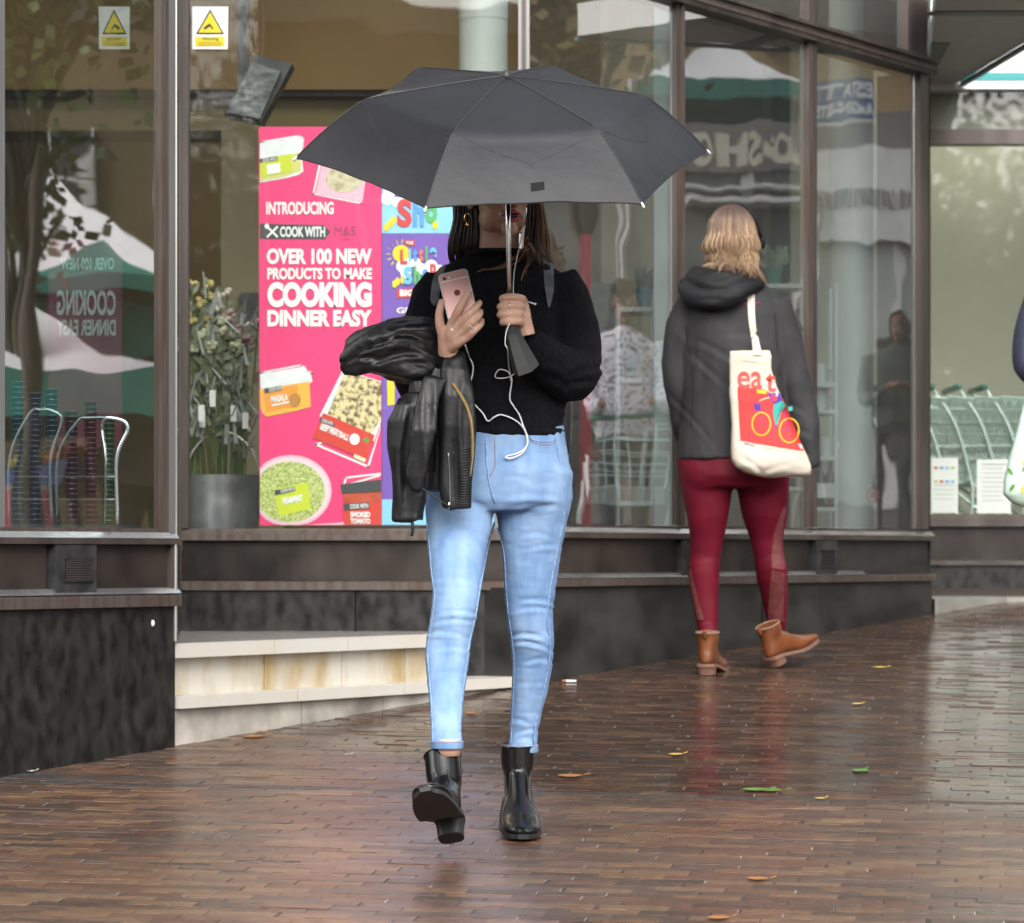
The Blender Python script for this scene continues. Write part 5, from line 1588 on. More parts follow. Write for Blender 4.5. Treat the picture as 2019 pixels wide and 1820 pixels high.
    if detail:
        G().tube([M @ Vector((0, -0.0505, Hz - 0.002)), M @ Vector((0.0, -0.0507, Hz - 0.03)), M @ Vector((0, -0.0515, Hz - 0.058))], 0.0012, 5).build('front_seam', sole_m, o)
        for sx in (-1, 1):
            G().tube(spline([M @ Vector((sx * 0.016, -0.0475, Hz - 0.06)), M @ Vector((sx * 0.021, -0.058, hh + 0.07)), M @ Vector((sx * 0.025, -0.085, hh * 0.8 + 0.052)), M @ Vector((sx * 0.032, -0.12, hh * 0.45 + 0.036))], 5), 0.001, 5).build('vamp_seam', sole_m, o)
        G().tube([M @ Vector((sw * 1.02 * math.cos(t), -0.001 + 0.05 * math.sin(t), Hz)) for t in [2 * math.pi * k / 28 for k in range(29)]], 0.0022, 6).build('collar', collar or upper_m, o, True)
    return o

# ---------------------------------------------------------------- the woman under the umbrella
D = 8.0
w1 = thing('person', 'woman in black sweater and blue jeans walking under the grey umbrella', 'person', (0.0, 8.0, gz(8.0)))
DEN = mat('light_denim', (0.145, 0.26, 0.47), 0.75, col2=(0.29, 0.425, 0.63), scale=8, stretch=(2.6, 2.6, 0.8), detail=12, bump=0.0005, bscale=500, spec=0.2, ramp=(0.3, 0.72))
SEAM = mat('denim_seam', (0.13, 0.24, 0.46), 0.8, col2=(0.3, 0.44, 0.66), scale=120, ramp=(0.35, 0.65))
STITCH = mat('denim_stitch', (0.3, 0.2, 0.2), 0.8)
g = G()
LEGL = [(930, 842, 985, 0.0), (999, 839, 975, -0.03), (1040, 841, 968, -0.06), (1077, 843, 960, -0.09), (1116, 847, 954, -0.12), (1171, 853, 947, -0.155), (1212, 849, 941, -0.17), (1264, 841, 929, -0.17), (1291, 838, 926, -0.175),
        (1330, 841, 921, -0.19), (1369, 845, 916, -0.215), (1389, 847, 913, -0.23), (1440, 849, 910, -0.275), (1474, 850, 913, -0.30)]
LEGR = [(930, 968, 1130, 0.0), (999, 977, 1126, 0.01), (1034, 982, 1117, 0.015), (1085, 990, 1107, 0.02), (1155, 994, 1097, 0.03), (1210, 998, 1089, 0.035), (1264, 1006, 1093, 0.05), (1311, 1010, 1089, 0.07), (1369, 1008, 1079, 0.09),
        (1408, 1006, 1067, 0.1), (1451, 1004, 1060, 0.11), (1482, 1000, 1060, 0.11)]
loft_px(g, LEGL, D, 1.08)
loft_px(g, LEGR, D, 1.08)
loft_px(g, [(836, 872, 1112, 0.0, 0.74), (880, 862, 1117, 0.0, 0.74), (930, 846, 1127, 0.0, 0.76), (985, 840, 1130, 0.01, 0.76), (1008, 852, 1118, 0.015, 0.74)], D)
jm_ = union(g, 0.006, 5)
ripple(jm_, 0.0014, 16, 3, (1, 1, 1.6))
crumple(jm_, 0.0009, 34, 2.0, (0.5, 0.5, 2.6))
creases(jm_, [(897, 1140, 60, 5, 0.003, 0.05), (895, 1205, 52, 4, 0.006, -0.02), (893, 1222, 50, 3.5, 0.005, 0.06), (890, 1246, 48, 4, 0.006, -0.05), (884, 1276, 44, 4, 0.004, 0.04), (880, 1325, 40, 4, 0.002, 0.08), (880, 1400, 36, 4, 0.003, -0.06), (880, 1425, 36, 3.5, 0.003, 0.05),
              (1045, 1182, 50, 4, 0.006, 0.02), (1048, 1198, 48, 4, 0.004, -0.05), (1050, 1250, 46, 4, 0.007, 0.12), (1052, 1268, 42, 4, 0.006, 0.1), (1050, 1300, 40, 4, 0.004, 0.08), (1045, 1345, 36, 4, 0.002, 0.0), (1036, 1420, 34, 4, 0.004, 0.1), (1032, 1440, 34, 3.5, 0.004, -0.06), (1030, 1458, 32, 3.5, 0.004, 0.06),
              (930, 1045, 45, 5, 0.004, 0.25), (900, 1065, 50, 5, 0.003, 0.18), (1035, 975, 60, 6, 0.004, -0.12), (1050, 1000, 60, 5, 0.0035, -0.16), (930, 985, 50, 5, 0.004, 0.2), (1060, 1050, 50, 5, 0.002, -0.05), (1060, 1075, 45, 4, 0.002, 0.05), (1020, 940, 50, 5, 0.002, 0.05)])
jeans = link('jeans', jm_, DEN, w1, True)
jb = bvh_of(jm_)
def on(b, pts, off=0.0015, fb=8.0):
    return [snap(b, x, y, off, fb) for x, y in pts]
def seamline(name, pts, r, m, parent, b, n=5, off=0.001):
    return G().tube(spline(on(b, pts, off), n), r, 6).build(name, m, parent, True)
seamline('inner_seam', [(975, 1030), (962, 1080), (952, 1130), (944, 1175), (938, 1213), (926, 1264), (917, 1330), (909, 1389), (906, 1440), (908, 1468)], 0.0022, SEAM, jeans, jb)
seamline('inner_seam', [(981, 1040), (993, 1085), (998, 1155), (1002, 1205), (1010, 1262), (1014, 1311), (1012, 1369), (1010, 1420), (1007, 1470)], 0.0018, SEAM, jeans, jb)
seamline('side_seam', [(1095, 862), (1103, 910), (1112, 960), (1113, 1010), (1104, 1060), (1092, 1120), (1082, 1180), (1078, 1220), (1084, 1262), (1082, 1310), (1070, 1370), (1058, 1420), (1052, 1468)], 0.0022, SEAM, jeans, jb)
seamline('side_seam', [(842, 1030), (847, 1080), (851, 1130), (857, 1172), (853, 1215), (845, 1264), (843, 1291), (846, 1330), (850, 1380), (853, 1440), (853, 1465)], 0.0018, SEAM, jeans, jb)
seamline('fly_seam', [(958, 862), (959, 900), (962, 935), (968, 965), (976, 990), (982, 1008)], 0.0022, SEAM, jeans, jb)
seamline('fly_stitch', [(975, 862), (976, 895), (975, 920), (966, 938), (962, 945)], 0.001, STITCH, jeans, jb)
seamline('pocket_edge', [(1040, 858), (1052, 868), (1075, 871), (1094, 868)], 0.0018, SEAM, jeans, jb)
seamline('pocket_edge', [(1042, 864), (1055, 874), (1077, 877), (1095, 874)], 0.0009, STITCH, jeans, jb)
for y0, rows in ((1458, LEGL[-2:]), (1466, LEGR[-2:])):
    pass
def hem(rows, name='hem'):
    gg = G()
    for k in (0, 1):
        y, xl, xr, o = rows[k]
    r0, r1 = rows
    gg.loft([ring_px(y, r1[1] - e, r1[2] + e, D + r1[3], 1.1, 28) for y, e in ((r1[0] - 14, -0.5), (r1[0] - 13, 0.9), (r1[0] - 1, 1.0), (r1[0] + 1, 0.2), (r1[0] + 1, -2), (r1[0] - 6, -4))], False)
    return gg.build(name, DEN, jeans, True, 50)
hem(LEGL[-2:])
hem(LEGR[-2:])
for r_ in (LEGL[-1], LEGR[-1]):
    G().tube([Vector(p) for p in ring_px(r_[0] - 12, r_[1] - 1.0, r_[2] + 1.0, D + r_[3], 1.1, 28)] , 0.0008, 5).build('hem_stitch', STITCH, jeans)

# sweater
KNIT = mat('black_knit', (0.006, 0.006, 0.0075), 0.9, col2=(0.011, 0.011, 0.0135), scale=80, bump=0.0016, bscale=62, wave='X', bstretch=(1, 0.4, 0.12), spec=0.12)
g = G()
loft_px(g, [(856, 880, 1110, 0.0, 0.78), (800, 868, 1117, -0.005, 0.76), (740, 864, 1112, -0.01, 0.74), (680, 862, 1108, -0.01, 0.74), (620, 856, 1112, -0.005, 0.68), (570, 848, 1122, 0.0, 0.58), (545, 852, 1118, 0.005, 0.5), (526, 878, 1090, 0.01, 0.48), (512, 908, 1056, 0.012, 0.62), (498, 922, 1040, 0.015, 0.8)], D, p=2.3)
tube_px(g, [(878, 556, 0.01, 44), (856, 605, 0.0, 50), (838, 670, 0.0, 52), (824, 735, -0.01, 50), (832, 752, -0.07, 47), (856, 728, -0.13, 40), (874, 706, -0.17, 29), (884, 694, -0.19, 22)], D, 16)
tube_px(g, [(1092, 550, 0.01, 46), (1112, 600, 0.0, 54), (1124, 660, 0.0, 58), (1128, 715, -0.02, 60), (1120, 738, -0.08, 54), (1092, 718, -0.14, 44), (1064, 688, -0.19, 33), (1046, 664, -0.215, 22)], D, 16)
sm_ = union(g, 0.006, 6)
ripple(sm_, 0.006, 11, 9, (1, 1, 1.3))
crumple(sm_, 0.003, 14, 7.0, (1, 1, 1.2))
creases(sm_, [(1150, 700, 40, 7, 0.006, -0.3), (1155, 725, 40, 6, 0.006, -0.2), (1140, 755, 45, 6, 0.006, -0.1), (1100, 745, 40, 7, 0.005, 0.3), (1085, 715, 30, 6, 0.004, 0.4), (820, 745, 35, 7, 0.005, 0.2), (960, 800, 70, 8, 0.003, 0.1), (1020, 770, 60, 8, 0.003, -0.1), (1090, 800, 30, 6, 0.004, 0.2)])
sweater = link('sweater', sm_, KNIT, w1, True)
sb = bvh_of(sm_)
G().loft([ring_px(y, xl, xr, D + 0.015 - 0.012 * k, 0.85, 30) for k, (y, xl, xr) in enumerate(((508, 913, 1046), (500, 917, 1042), (493, 921, 1036), (493, 926, 1031), (500, 928, 1030)))], False).build('collar', KNIT, sweater, True)
G().loft([ring_px(y, xl, xr, D, 0.79, 30) for y, xl, xr in ((846, 876, 1113), (850, 876, 1114), (861, 879, 1112), (863, 884, 1107), (855, 890, 1100))], False).build('hem_band', KNIT, sweater, True)

# head, neck, both hands: one skin with the forearms inside the sleeves
HD = Matrix.Translation(W(985, 376, D - 0.02)) @ Matrix.Rotation(R(17), 4, 'Z') @ Matrix.Rotation(R(-3), 4, 'Y') @ Matrix.Rotation(R(4), 4, 'X')
bm_ = head_mesh(HD, 0.17, 0.0036)
body = link('body', bm_, SKIN, w1, True)
face_parts(HD, body)
def finger(g, pts, d=D):
    tube_px(g, pts, d, 10)
gh = G()
wr = (884, 694, -0.20, 21)
for k in ((893, 630, -0.262, 9), (906, 640, -0.265, 9.5), (914, 652, -0.263, 9.5), (921, 664, -0.258, 9)):
    tube_px(gh, [(887, 688, -0.215, 12), ((k[0] + 887) / 2 - 2, (k[1] + 684) / 2, -0.243, 12.5), k], D, 12)
tube_px(gh, [wr, (880, 678, -0.215, 17), (876, 655, -0.23, 14)], D, 12)
finger(gh, [(878, 668, -0.228, 12), (869, 645, -0.24, 10.5), (866, 622, -0.247, 8.6), (869, 603, -0.25, 7.6), (872, 590, -0.252, 5.6)])
finger(gh, [(893, 634, -0.262, 8.8), (903, 612, -0.284, 8.2), (915, 591, -0.281, 7.4), (925, 573, -0.272, 5.4)])
finger(gh, [(906, 642, -0.265, 8.8), (924, 620, -0.286, 8.4), (940, 604, -0.276, 7.6), (946, 597, -0.252, 6.4)])
finger(gh, [(914, 654, -0.263, 8.6), (931, 635, -0.284, 8.2), (945, 621, -0.272, 7.4), (947, 613, -0.248, 6.2)])
finger(gh, [(921, 666, -0.258, 8.0), (936, 651, -0.276, 7.4), (948, 639, -0.264, 6.8), (950, 631, -0.242, 5.6)])
h1 = union(gh, 0.0024, 3)
link('hand', h1, SKIN, body, True)
G().ell(W(926, 572.5, D - 0.281), (0.0042, 0.0016, 0.0058), Matrix.Rotation(R(30), 3, 'Y')).build('fingernail', NAIL, body, True)
gh = G()
for i, y in enumerate((588, 604, 619, 633)):
    o = 0.0 if i else 0.002
    finger(gh, [(1030 - i, y + 3, -0.225, 9.5), (1022, y, -0.262, 9.0), (1004, y - 2 + i, -0.278, 8.4), (988 + (i == 0) * 4 + (i == 3) * 5, y + i * 0.7, -0.268, 7.8), (986 + (i == 0) * 4 + (i == 3) * 5, y + 2, -0.243, 7.0)])
    tube_px(gh, [(1036, 650, -0.215, 14), (1034, (y + 650) / 2, -0.215, 13), (1030 - i, y + 3, -0.225, 10)], D, 12)
finger(gh, [(1032, 636, -0.215, 12), (1026, 606, -0.215, 10), (1014, 590, -0.228, 8.5), (1000, 583, -0.235, 7)])
tube_px(gh, [(1038, 662, -0.212, 18), (1034, 642, -0.214, 17), (1030, 620, -0.222, 16)], D, 12)
h2 = union(gh, 0.0024, 3)
link('hand', h2, SKIN, body, True)
hb = bvh_of(h1, h2)
for pts in (([(924, 641), (929, 645), (934, 649)]), ([(931, 656), (936, 661), (940, 664)]), ([(1005, 596), (1005, 602), (1005, 609)])):
    tag(G().tube(spline(on(hb, pts, 0.0008, 7.75), 4), 0.0011, 6).build('finger_ring', SILV, None, True), ['slim silver ring on the ring finger at the phone', 'slim silver ring on the little finger at the phone', 'slim silver ring on the hand gripping the umbrella'][0 if pts[0][0] == 924 else 1 if pts[0][0] == 931 else 2], 'ring', 'silver rings on her hands')
# ankles between hem and boot
for x, y, o, r in ((882, 1476, -0.30, 25), (1027, 1484, 0.11, 24)):
    G().tube([W(x, y - 20, D + o), W(x, y + 14, D + o)], r * D / F, 16).build('ankle', SKIN, body, True)
# earrings
for x, y, lb in ((922, 436, 'gold hoop earring at the left of her face'), (1025, 450, 'gold hoop earring at the right of her face')):
    e = thing('earring', lb, 'earring', W(x, y, D - 0.02), 'her gold earrings')
    c = W(x, y - 6, D - 0.03)
    G().tube([c + Vector((0.008 * math.cos(t), 0.003 * math.cos(t), 0.011 * math.sin(t))) for t in [2 * math.pi * k / 16 for k in range(17)]], 0.0008, 5).build('hoop', GOLD, e)
    G().ell(c + Vector((0, 0, -0.016)), (0.0045, 0.0045, 0.005), nu=10, nv=6).build('bead', GOLD, e, True)
# hair
HAIR = mat('brown_hair', (0.85, 0.85, 0.85), 0.42, attr='col', col2=(1.25, 1.25, 1.25), scale=30, stretch=(6, 6, 0.4), bump=0.0012, bscale=60, bstretch=(6, 6, 0.3), spec=0.6)
g = G()
rnd = random.Random(5)
dk, md_, lt = (0.014, 0.009, 0.007), (0.035, 0.018, 0.012), (0.16, 0.075, 0.035)
cap = G().ell((0, 0.038, 0.042), (0.084, 0.1, 0.086)).xf(lambda p: HD @ p)
g.add(cap.v, cap.f, dk)
for k in range(210):
    f_ = rnd.random()
    x0 = 940 - 36 * f_
    o = -0.02 + 0.13 * rnd.random()
    lock(g, [W(930 - 10 * f_, 300 + 30 * rnd.random(), D + o), W(x0 - 10 + 8 * rnd.random(), 370, D + o), W(x0 - 16 * f_ + 6, 430, D + o), W(x0 - 20 * f_ + rnd.uniform(-4, 6), 490, D + o + 0.01), W(x0 - 18 * f_ + 6 + rnd.uniform(-6, 8), 535 + rnd.uniform(-14, 14), D + o + 0.05)], 0.006, 0.0008, dk if rnd.random() < 0.75 else md_)
for k in range(160):
    f_ = rnd.random()
    o = -0.05 + 0.12 * rnd.random()
    c = md_ if f_ < 0.55 else lt if rnd.random() < 0.45 else (0.06, 0.03, 0.018)
    lock(g, [W(1042, 310 + 30 * rnd.random(), D + o), W(1044 + 16 * f_, 370, D + o), W(1040 + 34 * f_, 425, D + o), W(1036 + 44 * f_ + rnd.uniform(-3, 3), 475, D + o - 0.01), W(1040 + 44 * f_ + rnd.uniform(-6, 6), 512 + rnd.uniform(-12, 12), D + o - 0.03)], 0.0058, 0.0007, c)
for pts in ([(1040, 470), (1035, 500), (1045, 515), (1033, 535), (1026, 553)], [(1044, 480), (1052, 500), (1046, 520), (1034, 540)], [(1040, 490), (1020, 516), (990, 528), (950, 532)], [(1036, 486), (1012, 508), (985, 526), (940, 535)], [(1060, 480), (1075, 505), (1090, 520)]):
    for q in range(3):
        lock(g, [snap(sb, x + rnd.uniform(-3, 3), y + rnd.uniform(-2, 2), 0.006, 7.9) for x, y in pts], 0.004, 0.0006, lt if pts[0][0] != 1060 else md_)
g.build('hair', HAIR, w1, True)
# boots
PAT = mat('black_patent', (0.003, 0.003, 0.0035), 0.2, col2=(0.006, 0.006, 0.007), scale=60, bump=0.0004, bscale=90, spec=0.5)
SOLEB = mat('black_rubber', (0.014, 0.014, 0.014), 0.5, col2=(0.024, 0.024, 0.024), scale=50)
gR = W(1017, 1640, 8.0)
MR = Matrix.Translation(Vector((W(1020, 1600, 8.14).x, 8.12, gz(8.12) + 0.012))) @ Matrix.Rotation(R(3), 4, 'Z') @ Matrix.Rotation(math.atan(0.07), 4, 'X')
b1 = boot(MR, 'boot', w1, PAT, SOLEB, SOLEB, 0.265, 0.094, 0.05, 0.142, 0.076, 0.5)
ML = Matrix.Translation(W(888, 1650, 7.62)) @ Matrix.Rotation(R(-13), 4, 'Z') @ Matrix.Rotation(R(-28), 4, 'X') @ Matrix.Rotation(R(-12), 4, 'Y')
b2 = boot(ML, 'boot', w1, PAT, SOLEB, SOLEB, 0.26, 0.094, 0.05, 0.16, 0.076, 0.5)

# backpack and its straps
BPK = mat('black_backpack', (0.014, 0.014, 0.016), 0.4, col2=(0.022, 0.022, 0.025), scale=30, bump=0.001, bscale=90)
bpk = thing('backpack', 'black backpack worn over the black sweater', 'backpack', W(1040, 900, D + 0.22))
g = G()
loft_px(g, [(905, 950, 1118, 0.24, 0.55), (890, 935, 1127, 0.24, 0.6), (800, 930, 1130, 0.24, 0.6), (700, 930, 1112, 0.24, 0.6), (620, 935, 1090, 0.24, 0.6), (570, 945, 1070, 0.22, 0.55), (556, 960, 1050, 0.22, 0.5)], D, p=3.0)
link('bag', union(g, 0.009, 6), BPK, bpk, True)
STR = mat('strap_grey', (0.035, 0.037, 0.04), 0.45, col2=(0.05, 0.052, 0.056), scale=60)
def ribbon(name, left, right, b, m, parent, off=0.004, th=0.003, fb=8.0, n=4):
    A, B = spline(on(b, left, off, fb), n), spline(on(b, right, off, fb), n)
    t = Vector((0, th, 0))
    return G().loft([[a, c, c + t, a + t] for a, c in zip(A, B)]).build(name, m, parent)
ribbon('strap', [(866, 528), (855, 545), (850, 570), (849, 592), (855, 603)], [(880, 520), (874, 540), (868, 565), (866, 585), (864, 600)], sb, STR, bpk)
ribbon('strap', [(1072, 517), (1072, 540), (1074, 565), (1078, 590), (1081, 606)], [(1092, 520), (1092, 545), (1092, 570), (1088, 592), (1084, 606)], sb, STR, bpk)

# ---------------------------------------------------------------- phone
ph = thing('mobile_phone', 'rose gold mobile phone held in her hand', 'phone', W(905, 595, D - 0.25))
PM = Matrix.Translation(W(905, 592, D - 0.252)) @ Matrix.Rotation(R(-13.5), 4, 'Y') @ Matrix.Rotation(R(-8), 4, 'X')
def rrect(hw, hh, r, y, n=6):
    out = []
    for cx_, cy_, a0 in ((hw - r, hh - r, 0), (-hw + r, hh - r, 90), (-hw + r, -hh + r, 180), (hw - r, -hh + r, 270)):
        for k in range(n + 1):
            a = R(a0 + 90 * k / n)
            out.append(Vector((cx_ + r * math.cos(a), y, cy_ + r * math.sin(a))))
    return out
def slab(name, hw, hh, r, y0, y1, m, parent, M):
    return G().loft([[M @ p for p in rrect(hw, hh, r, y)] for y in (y0, y1)]).build(name, m, parent, False)
slab('case', 0.0365, 0.072, 0.011, -0.003, 0.006, mat('clear_case', (0.55, 0.5, 0.48), 0.15), ph, PM)
slab('back', 0.0325, 0.068, 0.009, -0.0042, -0.003, mat('rose_gold', (0.62, 0.36, 0.33), 0.35, 0.5), ph, PM)
slab('screen', 0.0335, 0.069, 0.009, 0.006, 0.0066, PK, ph, PM)
G().box((-0.032, -0.0046, 0.050), (0.032, -0.0043, 0.052)).xf(lambda p: PM @ p).build('antenna_band', PW, ph)
G().tube([PM @ Vector((-0.022, -0.0052, 0.058)), PM @ Vector((-0.022, -0.0042, 0.058))], 0.004, 14).build('camera_lens', PK, ph)
G().tube([PM @ Vector((-0.011, -0.0050, 0.058)), PM @ Vector((-0.011, -0.0042, 0.058))], 0.0022, 12).build('flash', PW, ph)
G().tube([PM @ Vector((0.0, -0.0046, 0.018)), PM @ Vector((0.0, -0.0042, 0.018))], 0.0075, 16).build('emblem', mat('emblem_dark', (0.16, 0.05, 0.06), 0.2, 0.6), ph)

# ---------------------------------------------------------------- umbrella
um = thing('umbrella', 'grey folding umbrella held over the woman in jeans', 'umbrella', W(1004, 640, D - 0.25))
NYL = mat('grey_nylon', (0.015, 0.0155, 0.018), 0.45, col2=(0.02, 0.0205, 0.024), scale=4, bump=0.0018, bscale=18, bstretch=(1, 1, 1.5), spec=0.28)
hp = W(1004.5, 612, D - 0.253)
apx = W(998, 150, D - 0.45)
ax = (apx - hp).normalized()
sax = ax.copy()                                         # the shaft; the canopy sits a little askew on it
ax = Matrix.Rotation(R(2.6), 3, 'Y') @ Matrix.Rotation(R(2.2), 3, 'X') @ ax
rx = (Vector((1, 0, 0)) - ax * ax.x).normalized()
ry = ax.cross(rx)                                       # points away from the camera
RK, RT, HK, HT = 0.332, 0.49, 0.050, 0.188
PH0 = R(9.4)
def canopy_pt(k, s, t):
    """k-th panel, s 0..1 across it, t 0 apex .. 1 kink .. 2 edge"""
    a0, a1 = PH0 + R(60) * k, PH0 + R(60) * (k + 1)
    def rib(a):
        e = rx * math.cos(a) + ry * math.sin(a)
        if t <= 1:
            return e * (RK * t) - ax * (HK * t ** 1.15)
        u = t - 1
        return e * (RK + (RT - RK) * (u + 0.05 * math.sin(math.pi * u))) - ax * (HK + (HT - HK) * u)
    p = rib(a0).lerp(rib(a1), s)
    b = math.sin(math.pi * s)
    if t > 1:
        u = t - 1
        am = (a0 + a1) / 2
        e = rx * math.cos(am) + ry * math.sin(am)
        p += ax * (0.006 * b * u ** 2)                   # the hem arches up between the rib ends
        p -= e * (0.008 * b * u ** 2)
        p += (e * 0.004) * (b * math.sin(math.pi * u)) - (e * 0.006 + ax * 0.012) * (b * (1 - u))
    else:
        p -= ax * (0.012 * b * t * t)
    wv = noise.noise(Vector((p.x * 9 + k * 3.1, p.y * 9, p.z * 9))) * 0.005 * b + noise.noise(Vector((p.x * 30, p.y * 30 + k, p.z * 14))) * 0.0018 * b * min(1, t)
    return apx + p + ax * wv
for k in range(6):
    n1, n2 = 14, 22
    vv, ff = [], []
    for j in range(n2 + 1):
        for i in range(n1 + 1):
            vv.append(canopy_pt(k, i / n1, 2.0 * j / n2))
    for j in range(n2):
        for i in range(n1):
            ff.append((j * (n1 + 1) + i, j * (n1 + 1) + i + 1, (j + 1) * (n1 + 1) + i + 1, (j + 1) * (n1 + 1) + i))
    pn = G().add(vv, ff).build('canopy_panel', NYL, um, True)
    hemp = [canopy_pt(k, i / 14, 2.0) for i in range(15)]
    G().tube(hemp, 0.0016, 5).build('hem', NYL, pn)
    for tt in (0.98,):
        a, b_, c_ = canopy_pt(k, 0.04, 1.0) + ax * 0.001, canopy_pt(k, 0.5, 1.02) + ax * 0.001, canopy_pt(k, 0.96, 1.0) + ax * 0.001
    G().tube([canopy_pt(k, s, 1.0 + 0.42 * (1 - abs(2 * s - 1))) + ax * 0.0004 for s in np.linspace(0.02, 0.98, 21)], 0.0005, 4).build('fold_crease', mat('nylon_crease', (0.035, 0.035, 0.038), 0.6), pn)
    a = PH0 + R(60) * k
    rp = [canopy_pt(k, 0.0, t) + ax * 0.001 for t in np.linspace(0, 2, 16)]
    G().tube(rp, 0.0014, 5).build('rib_seam', mat('nylon_crease', (0.035, 0.035, 0.038)), um)
    under = [canopy_pt(k, 0.0, t) - ax * 0.008 for t in np.linspace(0.05, 1.97, 14)]
    G().tube(under, 0.002, 6).build('rib', mat('rib_steel', (0.12, 0.12, 0.13), 0.3, 0.9), um, True)
    st = apx - sax * 0.19
    G().tube([st, canopy_pt(k, 0.0, 0.75) - ax * 0.008], 0.002, 6).build('stretcher', MATS['rib_steel'], um, True)
    tip = canopy_pt(k, 0.0, 2.0)
    dr = (tip - canopy_pt(k, 0.0, 1.9)).normalized()
    G().tube([tip - dr * 0.004, tip + dr * 0.01], [0.0025, 0.0032], 8).build('rib_tip', mat('tip_white', (0.7, 0.7, 0.7), 0.2), um, True)
rd = G()
rnd = random.Random(21)
for q in range(240):
    kk, ss, tt = rnd.randrange(6), rnd.uniform(0.04, 0.96), rnd.uniform(0.2, 1.95) ** 0.9
    rr = rnd.uniform(0.0006, 0.0015)
    rd.ell(canopy_pt(kk, ss, tt) + ax * 0.0006, (rr, rr, rr * 0.8), nu=7, nv=5)
ro = rd.build('raindrops', mat('raindrop', (0.04, 0.042, 0.045), 0.08, spec=0.6), um, True)
ro['kind'] = 'stuff'
CHR = mat('chrome_shaft', (0.62, 0.62, 0.62), 0.12, 1.0)
G().tube([hp - sax * 0.02, hp + sax * 0.33], 0.0062, 14).build('shaft', CHR, um, True)
G().tube([hp + sax * 0.33, apx - sax * 0.01], 0.0052, 14).build('shaft', CHR, um, True)
G().tube([apx - sax * 0.205, apx - sax * 0.175], 0.011, 12).build('runner', DARK, um, True)
G().tube([apx - ax * 0.004, apx + ax * 0.004, apx + ax * 0.012], [0.014, 0.011, 0.006], 12).build('ferrule', DARK, um, True)
# the tie strap with its tab near the front hem
c0 = canopy_pt(4, 0.45, 1.7)
sl0 = [W(1052, 366, 7.16), W(1038, 368, 7.14), W(1030, 378, 7.13), W(1031, 396, 7.14), W(1036, 409, 7.15), W(1043, 415, 7.16)]
def strip(name, pts, half, m, parent, th=0.0015):
    S = spline(pts, 4)
    rg = []
    for i, p in enumerate(S):
        t = (S[min(i + 1, len(S) - 1)] - S[max(i - 1, 0)]).normalized()
        u = t.cross(Vector((0, 1, 0))).normalized() * half
        q = Vector((0, th, 0))
        rg.append([p - u, p + u, p + u + q, p - u + q])
    return G().loft(rg).build(name, m, parent)
TS = mat('strap_black', (0.006, 0.006, 0.007), 0.5, spec=0.2)
G().quadbox([W(1046, 361, 7.13), W(1073, 358, 7.13), W(1074, 374, 7.13), W(1047, 378, 7.13)], (0, 0.004, 0)).build('tie_tab', mat('strap_black', (0.012, 0.012, 0.013)), um)
# handle hidden in the fist and the sleeve hanging from it
G().tube([hp - sax * 0.055, hp + sax * 0.02], [0.013, 0.011], 14).build('handle', DARK, um, True)
sh = []
for s, x, y, r, o in ((0, 1003, 630, 8, -0.262), (0.3, 1010, 655, 14, -0.27), (0.6, 1022, 688, 20, -0.275), (0.85, 1033, 716, 25, -0.275), (1.0, 1038, 728, 26, -0.275), (1.0, 1038, 728, 24, -0.273), (0.8, 1030, 712, 20, -0.272)):
    c = W(x, y, D + o)
    u = Vector((0.93, -0.1, 0.32)) * (r * D / F)
    v = Vector((0.1, 0.75, 0.45)) * (r * D / F)
    sh.append(ering(c, u, v, 6))
G().loft(sh, False).build('sleeve', mat('sleeve_black', (0.016, 0.017, 0.017), 0.5, col2=(0.024, 0.025, 0.025), scale=20), um)

# ---------------------------------------------------------------- earphones
ec = thing('earphones', 'white earphone cord looping down over the black sweater', 'earphones', W(985, 903, D - 0.14))
EW = mat('white_cord', (0.78, 0.78, 0.79), 0.35)
allb = bvh_of(sm_, jm_)
def cord(pts, r=0.0014, off=0.012, name='cord'):
    P = [snap(allb, x, y, off, D - 0.12) for x, y in pts]
    return G().tube(spline(P, 6), r, 6).build(name, EW, ec, True)
G().tube(spline([W(1032, 430, D - 0.07), W(1030, 455, D - 0.08), W(1022, 495, D - 0.1), W(1014, 535, D - 0.13), W(1012, 572, D - 0.2), W(1014, 590, D - 0.235)], 6), 0.0013, 6).build('cord', EW, ec, True)
G().tube(spline([W(1005, 637, D - 0.285), W(998, 655, D - 0.29), W(996, 678, D - 0.29), W(1001, 690, D - 0.28), W(1003, 720, D - 0.2), W(1007, 742, D - 0.15)], 6), 0.0014, 6).build('cord', EW, ec, True)
cord([(1007, 742), (1000, 732), (984, 729), (976, 742), (986, 746), (1007, 742), (1021, 729)])
cord([(1007, 742), (1009, 752), (1005, 785), (1012, 800), (1024, 818), (1031, 838), (1040, 862), (1038, 880), (1022, 893), (1000, 899), (998, 903), (1010, 903), (1030, 893), (1040, 872), (1034, 848), (1018, 830), (990, 818), (975, 822), (962, 830), (952, 815), (938, 800), (929, 786), (927, 762), (933, 725), (926, 705)], 0.0019)
G().tube(spline([W(917, 680, D - 0.24), W(922, 695, D - 0.2), W(926, 706, D - 0.14)], 4), 0.0019, 6).build('cord', EW, ec, True)
G().tube([snap(allb, 1007, 742, 0.014), snap(allb, 1009, 752, 0.014)], 0.003, 8).build('splitter', EW, ec, True)
G().tube([W(1038, 594, D - 0.24), W(1047, 597, D - 0.25), W(1053, 599, D - 0.25)], 0.0016, 6).build('cord', EW, ec, True)
G().tube([W(1053, 599, D - 0.25), W(1057, 600.5, D - 0.25)], 0.0026, 8).build('plug', EW, ec, True)
G().ell(W(1031, 424, D - 0.065), (0.007, 0.007, 0.008)).build('earbud', EW, ec, True)

